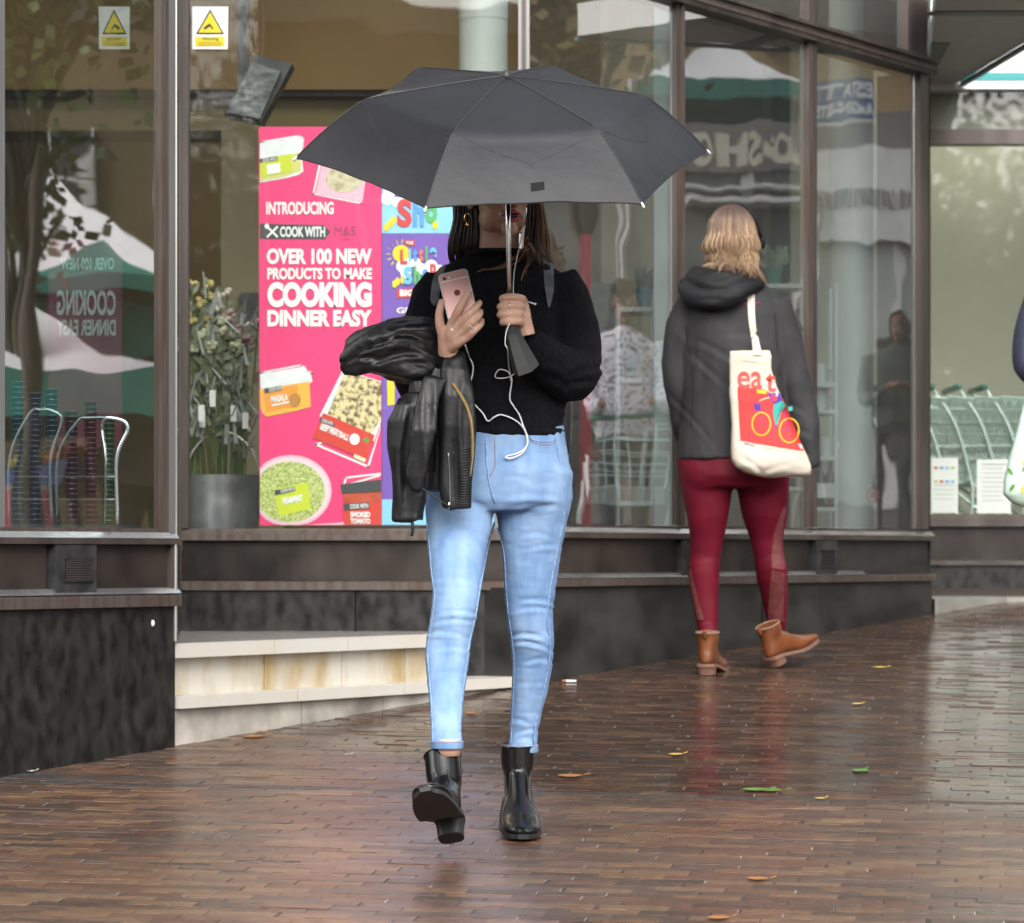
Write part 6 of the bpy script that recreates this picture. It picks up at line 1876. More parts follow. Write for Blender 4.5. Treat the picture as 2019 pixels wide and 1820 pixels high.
# ---------------------------------------------------------------- leather jacket over her arm
LEA = mat('black_leather', (0.004, 0.004, 0.005), 0.4, col2=(0.009, 0.009, 0.010), scale=10, bump=0.0012, bscale=60, spec=0.45, rvar=0.1)
lj = thing('leather_jacket', 'black leather jacket draped over her forearm', 'jacket', W(850, 1000, D - 0.2))
def drape(name, rows, d0, ratio, folds, amp, seed, m=LEA, vox=0.004, parent=lj):
    """rows (y, left, right, depth): cloth hung with lengthwise folds"""
    rings = []
    for k, (y, xl, xr, o) in enumerate(rows):
        rg = ring_px(y, xl, xr, d0 + o, ratio, 48, 2.4)
        c = sum(rg, Vector()) / len(rg)
        out = []
        for i, p in enumerate(rg):
            t = 2 * math.pi * i / len(rg)
            f = 1 + amp * math.sin(folds * t + seed + 0.5 * k) + amp * 0.6 * math.sin((folds * 2 + 1) * t + seed * 2 + 0.9 * k)
            out.append(Vector((c.x + (p.x - c.x) * (1 + 0.25 * (f - 1)), c.y + (p.y - c.y) * f, p.z)))
        rings.append(out)
    g = G().loft(rings)
    me = union(g, vox, 3)
    crumple(me, 0.0065, 15, seed, (2.0, 1, 0.32))
    return link(name, me, m, parent, True)
# sleeve thrown out to the left, built across
g = G()
sec = [(673, 702, 724), (682, 678, 734), (700, 660, 738), (730, 646, 733), (765, 633, 742), (800, 627, 752), (835, 629, 752), (862, 640, 742), (880, 655, 735)]
rings = []
for k, (x, yt, yb) in enumerate(sec):
    a, b = W(x, yt, D - 0.16 + 0.02 * math.sin(k)), W(x, yb, D - 0.16)
    c = (a + b) / 2
    h = (a - b).length / 2
    rg = ering(c, Vector((0, 0, h)), Vector((0, -0.05, 0)) * (0.6 + 0.4 * math.sin(math.pi * k / 8)), 40, 2.4)
    rings.append([c + (p - c) * (1 + 0.10 * math.sin(5 * (2 * math.pi * i / 40) + k * 0.5)) for i, p in enumerate(rg)])
g.loft(rings)
me = union(g, 0.004, 3)
ripple(me, 0.006, 14, 4, (0.7, 1, 2.2))
crumple(me, 0.0055, 13, 1.5, (0.6, 1, 1.6))
crumple(me, 0.002, 40, 4.5, (0.8, 1, 1.2))
creases(me, [(740, 680, 50, 5, 0.008, -0.35), (760, 700, 60, 6, 0.008, -0.3), (800, 660, 40, 5, 0.006, 0.1), (720, 705, 40, 5, 0.006, -0.25)])
slv = link('sleeve', me, LEA, lj, True)
slb = bvh_of(me)
for k in range(9):
    xx = 764 + k * 5
    G().tube(on(slb, [(xx, 676 - k), (xx + 3, 686 - k), (xx + 1, 694 - k)], 0.001, 7.82), 0.0018, 5).build('quilted_rib', LEA, slv, True)
seamline('sleeve_seam', [(680, 712), (705, 695), (735, 680), (770, 662), (810, 652), (850, 652)], 0.0016, LEA, slv, slb)
drape('back_panel', [(690, 815, 905, -0.16), (740, 805, 900, -0.17), (800, 800, 893, -0.18), (870, 796, 885, -0.18), (930, 800, 878, -0.17), (965, 806, 872, -0.17)], D, 0.35, 5, 0.16, 1.0)
drape('hanging_sleeve', [(778, 800, 862, -0.21), (800, 780, 860, -0.22), (830, 768, 850, -0.225), (880, 767, 843, -0.225), (930, 774, 840, -0.22), (975, 776, 838, -0.215), (1010, 775, 834, -0.21), (1026, 776, 833, -0.21)], D, 0.5, 4, 0.14, 2.3)
fpn = drape('front_panel', [(695, 880, 912, -0.2), (730, 872, 922, -0.215), (780, 868, 930, -0.225), (840, 866, 935, -0.225), (900, 867, 933, -0.22), (950, 868, 930, -0.215), (1002, 872, 929, -0.21)], D, 0.4, 3, 0.10, 0.4)
fb_ = bvh_of(fpn.data)
for k in range(22):
    y = 884 + k * 5.2
    G().tube(on(fb_, [(903, y), (915, y + 1), (927, y - 1)], 0.0005, 7.75), 0.0021, 5).build('quilted_rib', LEA, fpn, True)
seamline('zip', [(893, 756), (906, 775), (920, 800), (929, 830), (932, 865), (932, 900), (927, 940)], 0.0024, mat('brass_zip', (0.5, 0.36, 0.14), 0.3, 0.9), fpn, fb_)
zt = G()
zp = spline(on(fb_, [(893, 756), (906, 775), (920, 800), (929, 830), (932, 865), (932, 900)], 0.003), 10)
for p in zp:
    zt.box((p.x - 0.004, p.y - 0.002, p.z - 0.0007), (p.x + 0.004, p.y + 0.001, p.z + 0.0007))
zt.build('zip_teeth', mat('brass_zip', (0.5, 0.36, 0.14)), fpn)
seamline('cuff_zip', [(884, 892), (886, 930), (887, 970), (888, 990)], 0.002, mat('steel_zip', (0.25, 0.25, 0.26), 0.3, 0.9), fpn, fb_)
seamline('cuff_seam', [(893, 888), (896, 930), (898, 970), (900, 1000)], 0.0016, LEA, fpn, fb_)
G().tube([snap(fb_, 886, 990, 0.004, 7.78), snap(fb_, 885, 1003, 0.006, 7.78)], 0.0028, 8).build('zip_pull', SILV, fpn, True)
drape('lapel', [(745, 838, 885, -0.235), (790, 822, 868, -0.25), (850, 812, 858, -0.26), (900, 806, 848, -0.255), (940, 800, 838, -0.25), (968, 812, 832, -0.245)], D, 0.28, 3, 0.12, 3.1, vox=0.005)
G().tube(spline([W(832, 962, D - 0.26), W(850, 975, D - 0.262), W(872, 990, D - 0.262), W(888, 1000, D - 0.255)], 5), 0.0022, 6).build('belt_cord', LEA, lj, True)
G().tube(spline([W(812, 1024, D - 0.22), W(814, 1040, D - 0.222), W(812, 1057, D - 0.22)], 5), [0.004] * 11, 6).build('belt_end', LEA, lj, True)
# ---------------------------------------------------------------- the woman walking away
E = 11.74
w2 = thing('person', 'blonde woman in grey hooded jacket and burgundy leggings walking away', 'person', (0.8, E, gz(E)))
LEG = mat('burgundy_leggings', (0.095, 0.003, 0.012), 0.6, col2=(0.125, 0.004, 0.016), scale=12, spec=0.2, bump=0.0003, bscale=300)
MESHP = mat('burgundy_mesh', (0.12, 0.022, 0.026), 0.6, col2=(0.16, 0.045, 0.042), scale=60)
g = G()
L2 = [(900, 1334, 1452, 0.0), (946, 1339, 1447, 0.0), (1019, 1354, 1436, 0.0), (1060, 1361, 1428, 0.01), (1095, 1361, 1421, 0.02), (1127, 1356, 1419, 0.02), (1175, 1362, 1417, 0.02), (1222, 1372, 1416, 0.01), (1254, 1377, 1415, 0.0)]
R2 = [(900, 1446, 1557, 0.0), (946, 1449, 1557, 0.01), (1019, 1463, 1553, 0.03), (1064, 1479, 1543, 0.05), (1095, 1486, 1546, 0.06), (1121, 1489, 1553, 0.07), (1146, 1492, 1554, 0.09), (1184, 1503, 1554, 0.13), (1229, 1511, 1551, 0.17), (1244, 1512, 1550, 0.18)]
loft_px(g, L2, E, 1.1)
loft_px(g, R2, E, 1.1)
loft_px(g, [(880, 1350, 1545, 0, 0.7), (905, 1336, 1556, 0.0, 0.74), (940, 1338, 1557, 0.0, 0.76), (962, 1350, 1548, 0.0, 0.72)], E)
g.ell(W(1395, 925, E - 0.05), (0.09, 0.085, 0.1))
g.ell(W(1500, 925, E - 0.05), (0.09, 0.085, 0.1))
lm = union(g, 0.008, 5)
creases(lm, [(1397, 1226, 26, 4, 0.003, 0.0), (1397, 1237, 26, 4, 0.003, 0.05), (1397, 1100, 30, 4, 0.002, 0.1), (1530, 1225, 24, 4, 0.003, 0.1), (1515, 1095, 30, 4, 0.002, -0.1)])
leggings = link('leggings', lm, LEG, w2, True)
lb_ = bvh_of(lm)
def patch(name, left, right, b, m, parent, off, fb, n=5, sub=5):
    A, B = spline([Vector((x, y, 0)) for x, y in left], n), spline([Vector((x, y, 0)) for x, y in right], n)
    vv, ff = [], []
    for a, c in zip(A, B):
        for k in range(sub + 1):
            q = a.lerp(c, k / sub)
            vv.append(snap(b, q.x, q.y, off, fb))
    for i in range(len(A) - 1):
        for k in range(sub):
            ff.append((i * (sub + 1) + k, i * (sub + 1) + k + 1, (i + 1) * (sub + 1) + k + 1, (i + 1) * (sub + 1) + k))
    return G().add(vv, ff).build(name, m, parent, True)
patch('mesh_panel', [(1545, 1000), (1527, 1050), (1522, 1090), (1522, 1120)], [(1551, 1000), (1543, 1050), (1544, 1090), (1550, 1124)], lb_, MESHP, leggings, 0.0015, E - 0.08)
patch('mesh_panel', [(1522, 1124), (1518, 1160), (1515, 1200), (1514, 1225)], [(1550, 1130), (1551, 1160), (1551, 1200), (1548, 1226)], lb_, MESHP, leggings, 0.0015, E - 0.04)
patch('mesh_panel', [(1357, 1110), (1359, 1140), (1366, 1180), (1375, 1222)], [(1361, 1110), (1366, 1140), (1376, 1180), (1388, 1222)], lb_, MESHP, leggings, 0.0015, E - 0.05)
JK = mat('charcoal_softshell', (0.025, 0.0245, 0.026), 0.7, col2=(0.036, 0.035, 0.037), scale=8, spec=0.2, bump=0.0008, bscale=200)
JKD = mat('black_hood', (0.007, 0.007, 0.008), 0.6, col2=(0.012, 0.012, 0.014), scale=10, spec=0.2)
g = G()
loft_px(g, [(907, 1335, 1560, 0.0, 0.78), (880, 1337, 1558, 0, 0.76), (820, 1344, 1552, 0, 0.7), (750, 1350, 1546, 0, 0.66), (680, 1348, 1546, 0, 0.64), (620, 1346, 1545, 0, 0.58), (590, 1352, 1538, 0, 0.5), (570, 1372, 1518, 0, 0.5), (552, 1400, 1486, 0, 0.7)], E, p=2.4)
tube_px(g, [(1366, 595, 0.0, 32), (1346, 640, 0.01, 32), (1336, 700, 0.02, 28), (1336, 760, 0.03, 27), (1344, 820, 0.06, 24), (1354, 868, 0.12, 20)], E, 16)
tube_px(g, [(1522, 598, 0.0, 34), (1545, 660, 0.0, 34), (1562, 730, 0.0, 33), (1576, 800, -0.01, 31), (1588, 860, -0.03, 27), (1597, 905, -0.05, 20), (1600, 922, -0.05, 15)], E, 16)
jk = union(g, 0.008, 5)
ripple(jk, 0.008, 9, 6, (1.3, 1, 0.6))
crumple(jk, 0.004, 10, 3.0, (1.6, 1, 0.7))
creases(jk, [(1420, 720, 12, 40, 0.006, 0), (1400, 760, 90, 7, 0.006, 0.9), (1440, 700, 80, 7, 0.006, 0.7), (1380, 820, 60, 6, 0.005, 1.0), (1560, 800, 30, 6, 0.006, 0.4), (1575, 850, 28, 6, 0.006, 0.3), (1590, 890, 24, 5, 0.006, 0.2), (1490, 660, 50, 6, 0.004, 0.3)])
jacket = link('jacket', jk, JK, w2, True)
jkb = bvh_of(jk)
seamline('shoulder_seam', [(1352, 640), (1362, 700), (1366, 770), (1362, 840)], 0.0016, JKD, jacket, jkb)
seamline('shoulder_seam', [(1528, 620), (1532, 680), (1536, 740)], 0.0016, JKD, jacket, jkb)
for a_ in ([(1465, 602), (1469, 597), (1472, 602)], [(1490, 600), (1494, 596), (1499, 600)]):
    seamline('sewn_logo', a_, 0.002, mat('logo_magenta', (0.3, 0.01, 0.09), 0.6), jacket, jkb, 4, 0.002)
# the hood lying on her back
g = G()
tube_px(g, [(1352, 560, -0.04, 18), (1365, 582, -0.1, 21), (1395, 592, -0.13, 21), (1430, 588, -0.14, 20), (1465, 572, -0.12, 18), (1498, 555, -0.05, 14)], E, 14)
tube_px(g, [(1362, 545, -0.04, 16), (1385, 560, -0.11, 20), (1420, 566, -0.13, 20), (1455, 556, -0.12, 18), (1488, 545, -0.05, 14)], E, 14)
tube_px(g, [(1368, 535, -0.02, 12), (1392, 543, -0.1, 16), (1425, 548, -0.12, 16), (1460, 545, -0.1, 14), (1490, 550, -0.03, 12)], E, 14)
hm = union(g, 0.006, 5)
ripple(hm, 0.006, 14, 2, (1, 1, 2.5))
link('hood', hm, JKD, jacket, True)
# head and hair
H2 = Matrix.Translation(W(1441, 480, E - 0.005)) @ Matrix.Rotation(R(185), 4, 'Z')
bm2 = head_mesh(H2, 0.1, 0.006)
body2 = link('body', bm2, SKIN, w2, True)
face_parts(H2, body2)
for x, y, o in ((1601, 926, -0.05), (1358, 880, 0.14)):
    gh = G()
    tube_px(gh, [(x - 3, y - 16, o, 13), (x, y + 2, o, 14), (x + 1, y + 14, o, 12)], E, 10)
    for k in range(4):
        tube_px(gh, [(x - 9 + 6 * k, y + 6, o, 4.5), (x - 9 + 6 * k, y + 20 - abs(k - 1.5) * 2, o + 0.01, 4.3), (x - 7 + 5 * k, y + 28 - abs(k - 1.5) * 3, o + 0.03, 3.6)], E, 8)
    tube_px(gh, [(x - 10, y, o, 5), (x - 14, y + 10, o + 0.02, 4.5), (x - 13, y + 19, o + 0.03, 3.8)], E, 8)
    if o > 0:
        link('hand', union(gh, 0.004, 2), SKIN, body2, True)
HAIRB = mat('blonde_hair', (0.8, 0.8, 0.8), 0.42, attr='col', col2=(1.2, 1.2, 1.2), scale=40, stretch=(6, 6, 0.5), bump=0.001, bscale=80, bstretch=(6, 6, 0.4), spec=0.5)
g = G()
rnd = random.Random(11)
cap = G().ell((0, 0.026, 0.032), (0.079, 0.099, 0.089)).xf(lambda p: H2 @ p)
g.add(cap.v, cap.f, (0.16, 0.10, 0.07))
bl = [(0.42, 0.27, 0.15), (0.28, 0.175, 0.10), (0.17, 0.105, 0.07), (0.52, 0.37, 0.22), (0.22, 0.135, 0.08)]
rt = (0.075, 0.045, 0.035)
for k in range(560):
    az = R(rnd.uniform(-118, 118))
    ph0 = R(rnd.uniform(2, 26))
    lift = rnd.uniform(1.0, 1.06)
    def cs(ph):
        return Vector((0.085 * lift * math.sin(az) * math.sin(ph), 0.026 + 0.105 * lift * math.cos(az) * math.sin(ph), 0.034 + 0.096 * lift * math.cos(ph)))
    e = cs(R(92))
    right = max(0.0, -math.sin(az))
    flare = rnd.uniform(0.94, 1.2)
    zend = -0.105 - 0.035 * right + rnd.uniform(-0.02, 0.018)
    wob = rnd.uniform(-0.013, 0.013)
    P = [H2 @ q for q in (cs(ph0), cs(R(38)), cs(R(66)), e, Vector((e.x * 1.08 + wob, 0.026 + (e.y - 0.026) * 1.06, -0.02)), Vector((e.x * 1.02 - wob * 0.8, 0.026 + (e.y - 0.026) * 1.0, -0.065)), Vector((e.x * flare + wob * 2.2, 0.026 + (e.y - 0.026) * flare * 0.97, zend)))]
    c = rnd.choice(bl)
    n0 = len(g.c)
    lock(g, P, 0.006, 0.0008, c)
    nf = len(g.c) - n0
    for q in range(n0, n0 + nf):
        s_ = (q - n0) / nf
        k_ = min(1, max(0, (s_ - 0.2) / 0.35))
        g.c[q] = tuple(a * (1 - k_) + b * k_ for a, b in zip(rt, c))
g.build('hair', HAIRB, w2, True)
hpn = thing('headphones', 'black headphone band over the blonde hair', 'headphones', W(1495, 470, E))
G().tube(spline([W(1448, 405, E - 0.05), W(1472, 411, E - 0.075), W(1490, 432, E - 0.085), W(1500, 466, E - 0.07)], 5), 0.006, 8, True, 0.6).build('band', JKD, hpn, True)
G().ell(W(1503, 476, E - 0.05), (0.012, 0.026, 0.028)).build('ear_cushion', JKD, hpn, True)
# boots
TANB = mat('tan_leather', (0.125, 0.035, 0.009), 0.35, col2=(0.17, 0.052, 0.015), scale=14, bump=0.0006, bscale=90, coat=0.15)
SOLT = mat('stacked_sole', (0.17, 0.085, 0.06), 0.55, col2=(0.22, 0.12, 0.085), scale=40, stretch=(1, 1, 6))
LIN = mat('boot_lining', (0.3, 0.22, 0.16), 0.8)
h = W(1397, 1331, 11.62)
MA = Matrix.Translation(Vector((h.x, 11.66, gz(11.66) + 0.002))) @ Matrix.Rotation(R(180 - 14), 4, 'Z') @ Matrix.Rotation(-math.atan(0.06), 4, 'X')
ba = boot(MA, 'boot', w2, TANB, SOLT, SOLT, 0.24, 0.086, 0.032, 0.118, 0.074, 0.35, collar=LIN)
h = W(1536, 1308, 11.85)
MB_ = Matrix.Translation(h) @ Matrix.Rotation(R(180 - 40), 4, 'Z') @ Matrix.Rotation(R(-20), 4, 'X') @ Matrix.Rotation(R(6), 4, 'Y')
bb = boot(MB_, 'boot', w2, TANB, SOLT, SOLT, 0.24, 0.086, 0.032, 0.118, 0.074, 0.35, collar=LIN)
for M_, o in ((MA, ba), (MB_, bb)):
    G().tube(spline([M_ @ Vector((0, 0.048, 0.13)), M_ @ Vector((0, 0.056, 0.15)), M_ @ Vector((0, 0.058, 0.162)), M_ @ Vector((0, 0.05, 0.155)), M_ @ Vector((0, 0.045, 0.14))], 4), 0.006, 8, True, 0.4).build('pull_tab', TANB, o, True)

# ---------------------------------------------------------------- tote bag
tb = thing('tote_bag', 'cream canvas tote bag with red printed front on her shoulder', 'bag', W(1515, 940, E - 0.2))
CANV = mat('cream_canvas', (0.58, 0.52, 0.44), 0.8, col2=(0.48, 0.43, 0.36), scale=6, bump=0.0012, bscale=22)
TO = E - 0.24
outl = [(692, 1438, 1518), (700, 1437, 1520), (730, 1437, 1523), (770, 1439, 1535), (810, 1441, 1551), (850, 1443, 1568), (880, 1443, 1581), (905, 1444, 1592), (920, 1452, 1599), (932, 1470, 1600), (938, 1495, 1597), (941, 1520, 1585)]
g = G()
rings = []
for k, (y, xl, xr) in enumerate(outl):
    r_ = (0.12, 0.14, 0.18, 0.22, 0.26, 0.3, 0.34, 0.38, 0.36, 0.3, 0.22, 0.1)[k]
    rings.append(ring_px(y, xl, xr, TO + 0.01, r_, 40, 3.0))
g.loft(rings)
tm = union(g, 0.006, 3)
ripple(tm, 0.004, 12, 5)
crumple(tm, 0.002, 16, 5)
creases(tm, [(1490, 905, 10, 22, 0.004, 0), (1470, 912, 30, 6, 0.005, 0.6), (1530, 922, 40, 5, 0.004, -0.2), (1500, 880, 40, 5, 0.003, 0.3), (1455, 745, 30, 6, 0.003, -0.3)])
bag = link('bag_body', tm, CANV, tb, True)
tbb = bvh_of(tm)
ribbon('strap', [(1474, 566), (1474, 600), (1477, 640), (1483, 675), (1484, 700)], [(1488, 562), (1488, 600), (1490, 640), (1496, 670), (1503, 700)], bvh_of(jk, tm), CANV, tb, 0.006, 0.004, E - 0.14)
PRR = mat('print_tote_red', (0.72, 0.035, 0.03), 0.75, col2=(0.62, 0.03, 0.03), scale=20)
PRC = mat('print_tote_coral', (0.66, 0.07, 0.06), 0.75)
def tflat(pts, name, m, off):
    return G().add([snap(tbb, x, y, off, TO - 0.03) for x, y in pts], [tuple(range(len(pts)))]).build(name, m, tb)
patch('red_print', [(1454, 770), (1456, 800), (1458, 840), (1460, 868)], [(1545, 786), (1556, 815), (1572, 855), (1586, 890)], tbb, PRR, tb, 0.003, TO - 0.03, 5, 12)
patch('red_print', [(1455, 762), (1454, 770)], [(1508, 768), (1535, 785)], tbb, PRR, tb, 0.0028, TO - 0.03, 2, 10)
def ttext(s, x0, y0, x1, y1, m, bold, slope=0.05):
    return text_on(s, lambda u, v: snap(tbb, x0 + (x1 - x0) * u, y1 - (y1 - y0) * v + slope * (x1 - x0) * u, 0.0035, TO - 0.03), m, tb, bold)
ttext('e', 1454, 732, 1479, 766, PRC, 0.012)
ttext('a', 1481, 732, 1503, 766, PRC, 0.012)
ttext('t', 1510, 734, 1530, 772, PRC, 0.01)
OY = mat('print_tote_yellow', (0.78, 0.42, 0.02), 0.75)
PU = mat('print_tote_purple', (0.07, 0.03, 0.25), 0.75)
TE = mat('print_tote_teal', (0.04, 0.36, 0.30), 0.75)
def tline(pts, r, m, name='printed_line', off=0.0035):
    G().tube(spline([snap(tbb, x, y, off, TO - 0.03) for x, y in pts], 4) if len(pts) > 2 else [snap(tbb, x, y, off, TO - 0.03) for x, y in pts], r, 5, True, 0.5).build(name, m, tb)
for cx_, cy_, r_ in ((1501, 836, 18), (1556, 849, 19)):
    tline([(cx_ + r_ * math.cos(t), cy_ + r_ * 1.25 * math.sin(t)) for t in [2 * math.pi * k / 14 for k in range(15)]], 0.0028, OY, 'printed_wheel', 0.004)
tflat([(1514, 775), (1537, 775), (1543, 790), (1526, 796), (1520, 788)], 'printed_jumper', PU, 0.005)
tflat([(1526, 797), (1543, 790), (1549, 800), (1540, 812), (1533, 838), (1529, 838), (1524, 815)], 'printed_trousers', TE, 0.005)
tflat([(1492, 768), (1512, 770), (1511, 777), (1493, 775)], 'printed_hair', OY, 0.005)
tline([(1497, 791), (1508, 786), (1518, 784)], 0.0025, mat('print_tote_skin', (0.7, 0.45, 0.3), 0.75))
tflat([(1486, 795), (1500, 796), (1499, 810), (1488, 809)], 'printed_basket', PU, 0.0045)
for a_, b_ in (((1500, 805), (1530, 842)), ((1530, 842), (1546, 812)), ((1546, 812), (1556, 849)), ((1530, 842), (1556, 849)), ((1502, 806), (1546, 810)), ((1501, 836), (1507, 812))):
    tline([a_, b_], 0.0014, PU)
tflat([(1553, 803), (1562, 801), (1563, 809), (1555, 811)], 'printed_rack', TE, 0.0045)
tline([(1466, 874), (1476, 876), (1487, 880)], 0.0012, PK)
tline([(1505, 882), (1545, 889), (1585, 899)], 0.0007, mat('print_faint2', (0.3, 0.27, 0.22), 0.7))
tline([(1439, 712), (1480, 712), (1521, 716)], 0.0012, mat('canvas_stitch', (0.5, 0.44, 0.36), 0.8))

# ---------------------------------------------------------------- simple clothed figures
def figure(M, label, top, bottom, skin, hairm, shoe, cap_m=None, hood=False, arms='down', face=1, long_hair=True, h=1.0):
    """stands at the origin facing -y; M places it"""
    t = thing('person', label, 'person', M.translation)
    T = lambda g: g.xf(lambda p: M @ (Vector(p) * h))
    g = G()
    def lo(rows):
        g.loft([ering(Vector((x, y, z)), Vector((a, 0, 0)), Vector((0, b, 0)), 16, 2.2) for x, y, z, a, b in rows])
    for s in (-1, 1):
        lo([(s * 0.085, 0, 0.88, 0.085, 0.1), (s * 0.09, 0, 0.65, 0.075, 0.085), (s * 0.09, 0.0, 0.48, 0.058, 0.064), (s * 0.092, 0.01, 0.32, 0.056, 0.064), (s * 0.095, 0.01, 0.08, 0.045, 0.05)])
    lo([(0, 0, 0.80, 0.15, 0.1), (0, 0, 0.9, 0.175, 0.115), (0, 0, 1.0, 0.155, 0.105)])
    link('trousers', union(T(g), 0.012, 4), bottom, t, True)
    g = G()
    lo([(0, 0, 0.86, 0.19, 0.13), (0, 0, 1.0, 0.175, 0.12), (0, 0, 1.15, 0.175, 0.12), (0, 0, 1.3, 0.185, 0.115), (0, 0, 1.4, 0.17, 0.09), (0, 0, 1.45, 0.1, 0.07), (0, 0, 1.48, 0.06, 0.06)])
    ends = []
    for s in (-1, 1):
        if arms == 'push':
            P = [(s * 0.17, 0, 1.39), (s * 0.23, -0.02, 1.2), (s * 0.22, -0.08, 1.05), (s * 0.17, -0.25, 1.03), (s * 0.15, -0.36, 1.04)]
        elif arms == 'hold':
            P = [(s * 0.17, 0, 1.39), (s * 0.24, 0, 1.2), (s * 0.24, -0.02, 1.06), (s * 0.14, -0.2, 1.1), (s * 0.05, -0.27, 1.13)]
        else:
            P = [(s * 0.17, 0, 1.39), (s * 0.23, 0.0, 1.2), (s * 0.25, 0.0, 1.05), (s * 0.26, -0.04, 0.92), (s * 0.26, -0.07, 0.82)]
        g.tube(spline(P, 4), [0.062 - 0.026 * i / 16 for i in range(17)], 12)
        ends.append((Vector(P[-2]), Vector(P[-1])))
    if hood:
        g.tube(spline([(-0.1, -0.03, 1.48), (-0.08, 0.08, 1.5), (0, 0.11, 1.5), (0.08, 0.08, 1.5), (0.1, -0.03, 1.48)], 4), 0.05, 10)
    link('top', union(T(g), 0.012, 5), top, t, True)
    HM = M @ Matrix.Scale(h, 4) @ Matrix.Translation((0, -0.01, 1.6))
    def hands(gg):
        for (a, b) in ends:
            dr = (b - a).normalized()
            for k in range(4):
                off = Vector((0, 0, 1)).cross(dr) * ((k - 1.5) * 0.016) if abs(dr.z) < 0.8 else Vector((0, (k - 1.5) * 0.016, 0))
                gg.tube([M @ ((b + off * 0.7) * h), M @ ((b + dr * 0.08 + off) * h), M @ ((b + dr * 0.13 + off + Vector((0, 0, -0.02))) * h)], [0.011, 0.0085, 0.007], 8)
            gg.tube([M @ (a * h), M @ (b * h), M @ ((b + dr * 0.07) * h)], [0.024, 0.024, 0.03], 10)
            gg.tube([M @ (b * h), M @ ((b + dr * 0.05 + Vector((0, -0.03, 0.02))) * h)], [0.012, 0.008], 8)
    bm = head_mesh(HM, 0.14, 0.006, hands)
    bo = link('body', bm, skin, t, True)
    face_parts(HM, bo)
    g = G()
    if hood:
        g.ell((0, 0.03, 0.02), (0.098, 0.115, 0.12))
        g.xf(lambda p: HM @ p)
        hm_ = G()
        n_, m_ = 20, 12
        vv, ff = [], []
        for j in range(m_ + 1):
            ph = math.pi * j / m_
            for i in range(n_ + 1):
                th = R(-52) + R(284) * i / n_
                vv.append(HM @ Vector((0.1 * math.sin(ph) * math.cos(th), 0.02 + 0.12 * math.sin(ph) * math.sin(th), 0.01 + 0.135 * math.cos(ph))))
        for j in range(m_):
            for i in range(n_):
                ff.append((j * (n_ + 1) + i, j * (n_ + 1) + i + 1, (j + 1) * (n_ + 1) + i + 1, (j + 1) * (n_ + 1) + i))
        hm_.add(vv, ff).build('hood', top, t, True)
    else:
        rn = random.Random(3)
        cp_ = G().ell((0, 0.03, 0.042), (0.08, 0.096, 0.082)).xf(lambda p: HM @ p)
        g2 = G().add(cp_.v, cp_.f)
        if long_hair:
            for k in range(60):
                a = R(rn.uniform(-15, 195))
                P = [Vector((0.04 * math.cos(a), 0.03 + 0.05 * math.sin(a), 0.1)), Vector((0.082 * math.cos(a), 0.02 + 0.09 * math.sin(a), 0.03)), Vector((0.092 * math.cos(a), 0.025 + 0.1 * math.sin(a), -0.05)), Vector((0.095 * math.cos(a), 0.03 + 0.1 * math.sin(a), -0.14 + rn.uniform(-0.02, 0.02)))]
                lock(g2, [HM @ p for p in P], 0.012, 0.002)
        g2.build('hair', hairm, t, True)
    if cap_m:
        cpm = G().ell((0, 0.025, 0.075), (0.092, 0.108, 0.06)).xf(lambda p: HM @ p)
        co = cpm.build('hat', cap_m, t, True)
        G().loft([[HM @ p for p in ering(Vector((0, -0.1, 0.055 + z)), Vector((0.085, 0, 0)), Vector((0, 0.075, -0.015)), 18)] for z in (0, 0.008)]).build('hat_brim', cap_m, co, True)
    for s in (-1, 1):
        MM = M @ Matrix.Scale(h, 4) @ Matrix.Translation((s * 0.095, 0.02, 0.0))
        boot(MM, 'shoe', t, shoe, SOLEB, SOLEB, 0.26, 0.092, 0.02, 0.1, 0.075, 0.3, detail=False)
    return t
def facing(p, q):
    v = q - p
    return Matrix.Translation(p) @ Matrix.Rotation(math.atan2(v.x, -v.y), 4, 'Z')
SKIN2 = mat('skin_brown', (0.24, 0.12, 0.075), 0.45, col2=(0.28, 0.145, 0.09), scale=40)
FLOR = mat('floral_blouse', (0.78, 0.76, 0.82), 0.7, col2=(0.12, 0.10, 0.17), scale=55, detail=2, ramp=(0.52, 0.6))
DKT = mat('dark_trousers', (0.02, 0.022, 0.03), 0.7, col2=(0.035, 0.037, 0.045), scale=12)
v1 = mirror(W(1242, 700, 17.9))
v1.z = gz(v1.y)
m1 = mirror(W(1242, 700, 12.0))
m1 = fp(1242, 0)
F1 = figure(facing(v1, Vector((m1.x, m1.y, v1.z))), 'woman in speckled white blouse and dark cap, mirrored in the shop glass', FLOR, DKT, SKIN2, mat('black_hair', (0.012, 0.01, 0.01), 0.4), SOLEB, cap_m=JKD, arms='push')
dv = (Vector((m1.x, m1.y, 0)) - Vector((v1.x, v1.y, 0))).normalized()
tp_ = place_copy(tbase, (v1.x + dv.x * 0.75, v1.y + dv.y * 0.75, gz(v1.y + dv.y * 0.75)), math.atan2(dv.y, dv.x), 'wire shopping trolley pushed by the woman in the speckled blouse')
tp_['group'] = 'trolleys in the street'
v2 = mirror(W(1772, 700, 25.0))
v2.z = gz(v2.y)
m2 = fp(1772, 0)
figure(facing(v2, Vector((m2.x, m2.y, v2.z))), 'person in dark green hooded top across the street, mirrored in the glass', mat('dark_green_hoodie', (0.035, 0.045, 0.035), 0.8, col2=(0.05, 0.06, 0.05), scale=10), DKT, SKIN2, DKT, SOLEB, hood=True, arms='hold')
v3 = mirror(W(285, 800, 19.5))
v3.z = gz(v3.y)
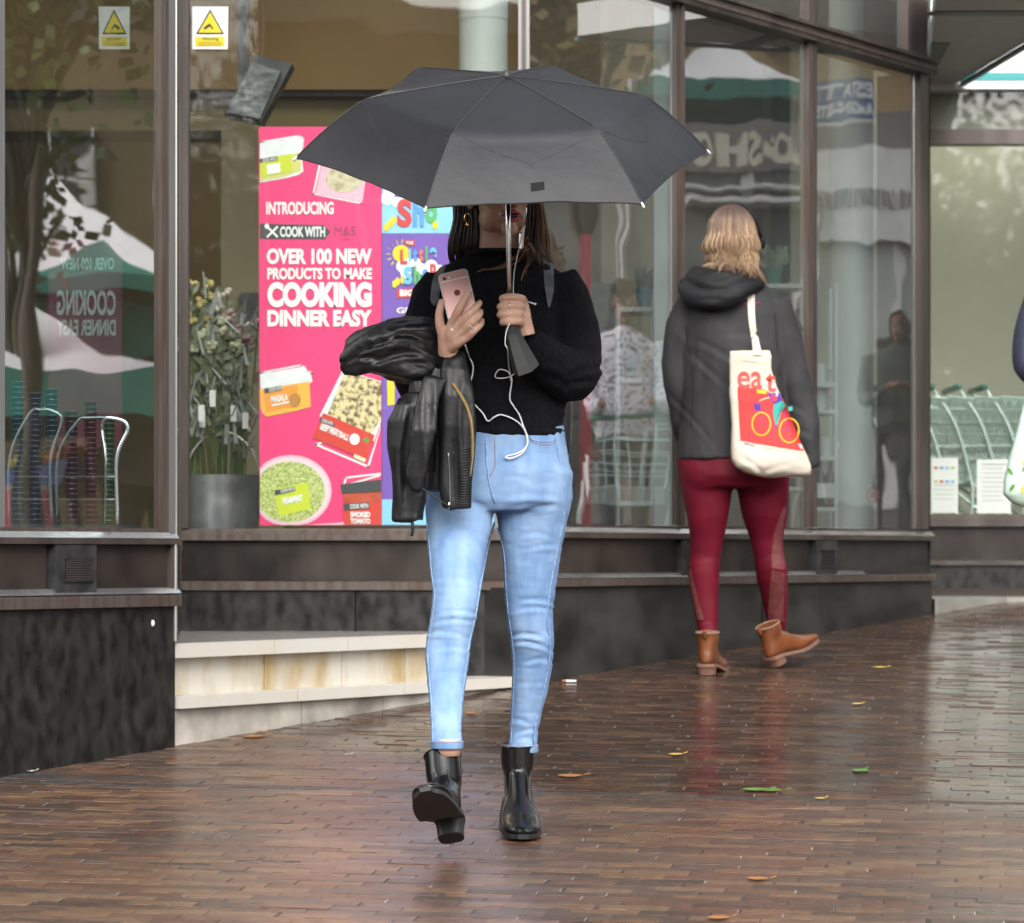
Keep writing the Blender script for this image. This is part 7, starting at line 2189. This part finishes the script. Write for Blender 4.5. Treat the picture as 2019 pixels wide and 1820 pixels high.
figure(facing(v3, v3 + Vector((1, 0.4, 0))), 'person in pale grey hooded top at the stalls, mirrored in the left window', mat('pale_grey_hoodie', (0.3, 0.31, 0.32), 0.8, col2=(0.35, 0.36, 0.37), scale=10), DKT, SKIN, DKT, SOLEB, hood=True, arms='down', h=0.9)
# the passer-by at the right edge
NAVY = mat('navy_jacket', (0.018, 0.022, 0.045), 0.6, col2=(0.026, 0.03, 0.058), scale=10, bump=0.001, bscale=60)
p4 = Vector((W(2156, 0, 11.9).x, 11.9, gz(11.9)))
figure(Matrix.Translation(p4) @ Matrix.Rotation(R(8), 4, 'Z'), 'passer-by in navy jacket cut off at the right edge', NAVY, DKT, SKIN, HAIR, SOLEB, arms='hold', h=1.02)
mb = thing('carrier_bag', 'mint green carrier bag with leaf print at the right edge', 'bag', W(2010, 1010, 11.6))
MINT = mat('mint_plastic', (0.42, 0.56, 0.46), 0.4, col2=(0.48, 0.62, 0.52), scale=8, bump=0.002, bscale=14)
g = G()
rings = [ring_px(y, xl, xr, 11.6, r_, 28, 3.0) for y, xl, xr, r_ in ((790, 2018, 2075, 0.15), (850, 2004, 2090, 0.25), (900, 1990, 2098, 0.3), (950, 1978, 2100, 0.34), (975, 1976, 2100, 0.34), (990, 1990, 2090, 0.3), (1000, 2010, 2075, 0.15))]
g.loft(rings)
mm = union(g, 0.008, 3)
ripple(mm, 0.006, 10, 8)
link('bag_body', mm, MINT, mb, True)
mbb = bvh_of(mm)
rnd = random.Random(2)
for k in range(9):
    x, y = rnd.uniform(1990, 2060), rnd.uniform(890, 975)
    a = rnd.uniform(0, 3)
    G().add([snap(mbb, x + 9 * math.cos(a) * c_ - 4 * math.sin(a) * s_, y + 9 * math.sin(a) * c_ + 4 * math.cos(a) * s_, 0.004, 11.55) for c_, s_ in ((-1, 0), (-0.3, -0.9), (0.5, -0.8), (1, 0), (0.5, 0.8), (-0.3, 0.9))], [(0, 1, 2, 3, 4, 5)]).build('leaf_print', (LIME, LGRN, MATS['leaf_yellow'])[k % 3], mb)
for s in (0, 1):
    G().tube(spline([W(2026 + 24 * s, 795, 11.6), W(2034 + 14 * s, 740, 11.6), W(2040, 700, 11.62)], 4), 0.006, 6).build('handle', MINT, mb, True)
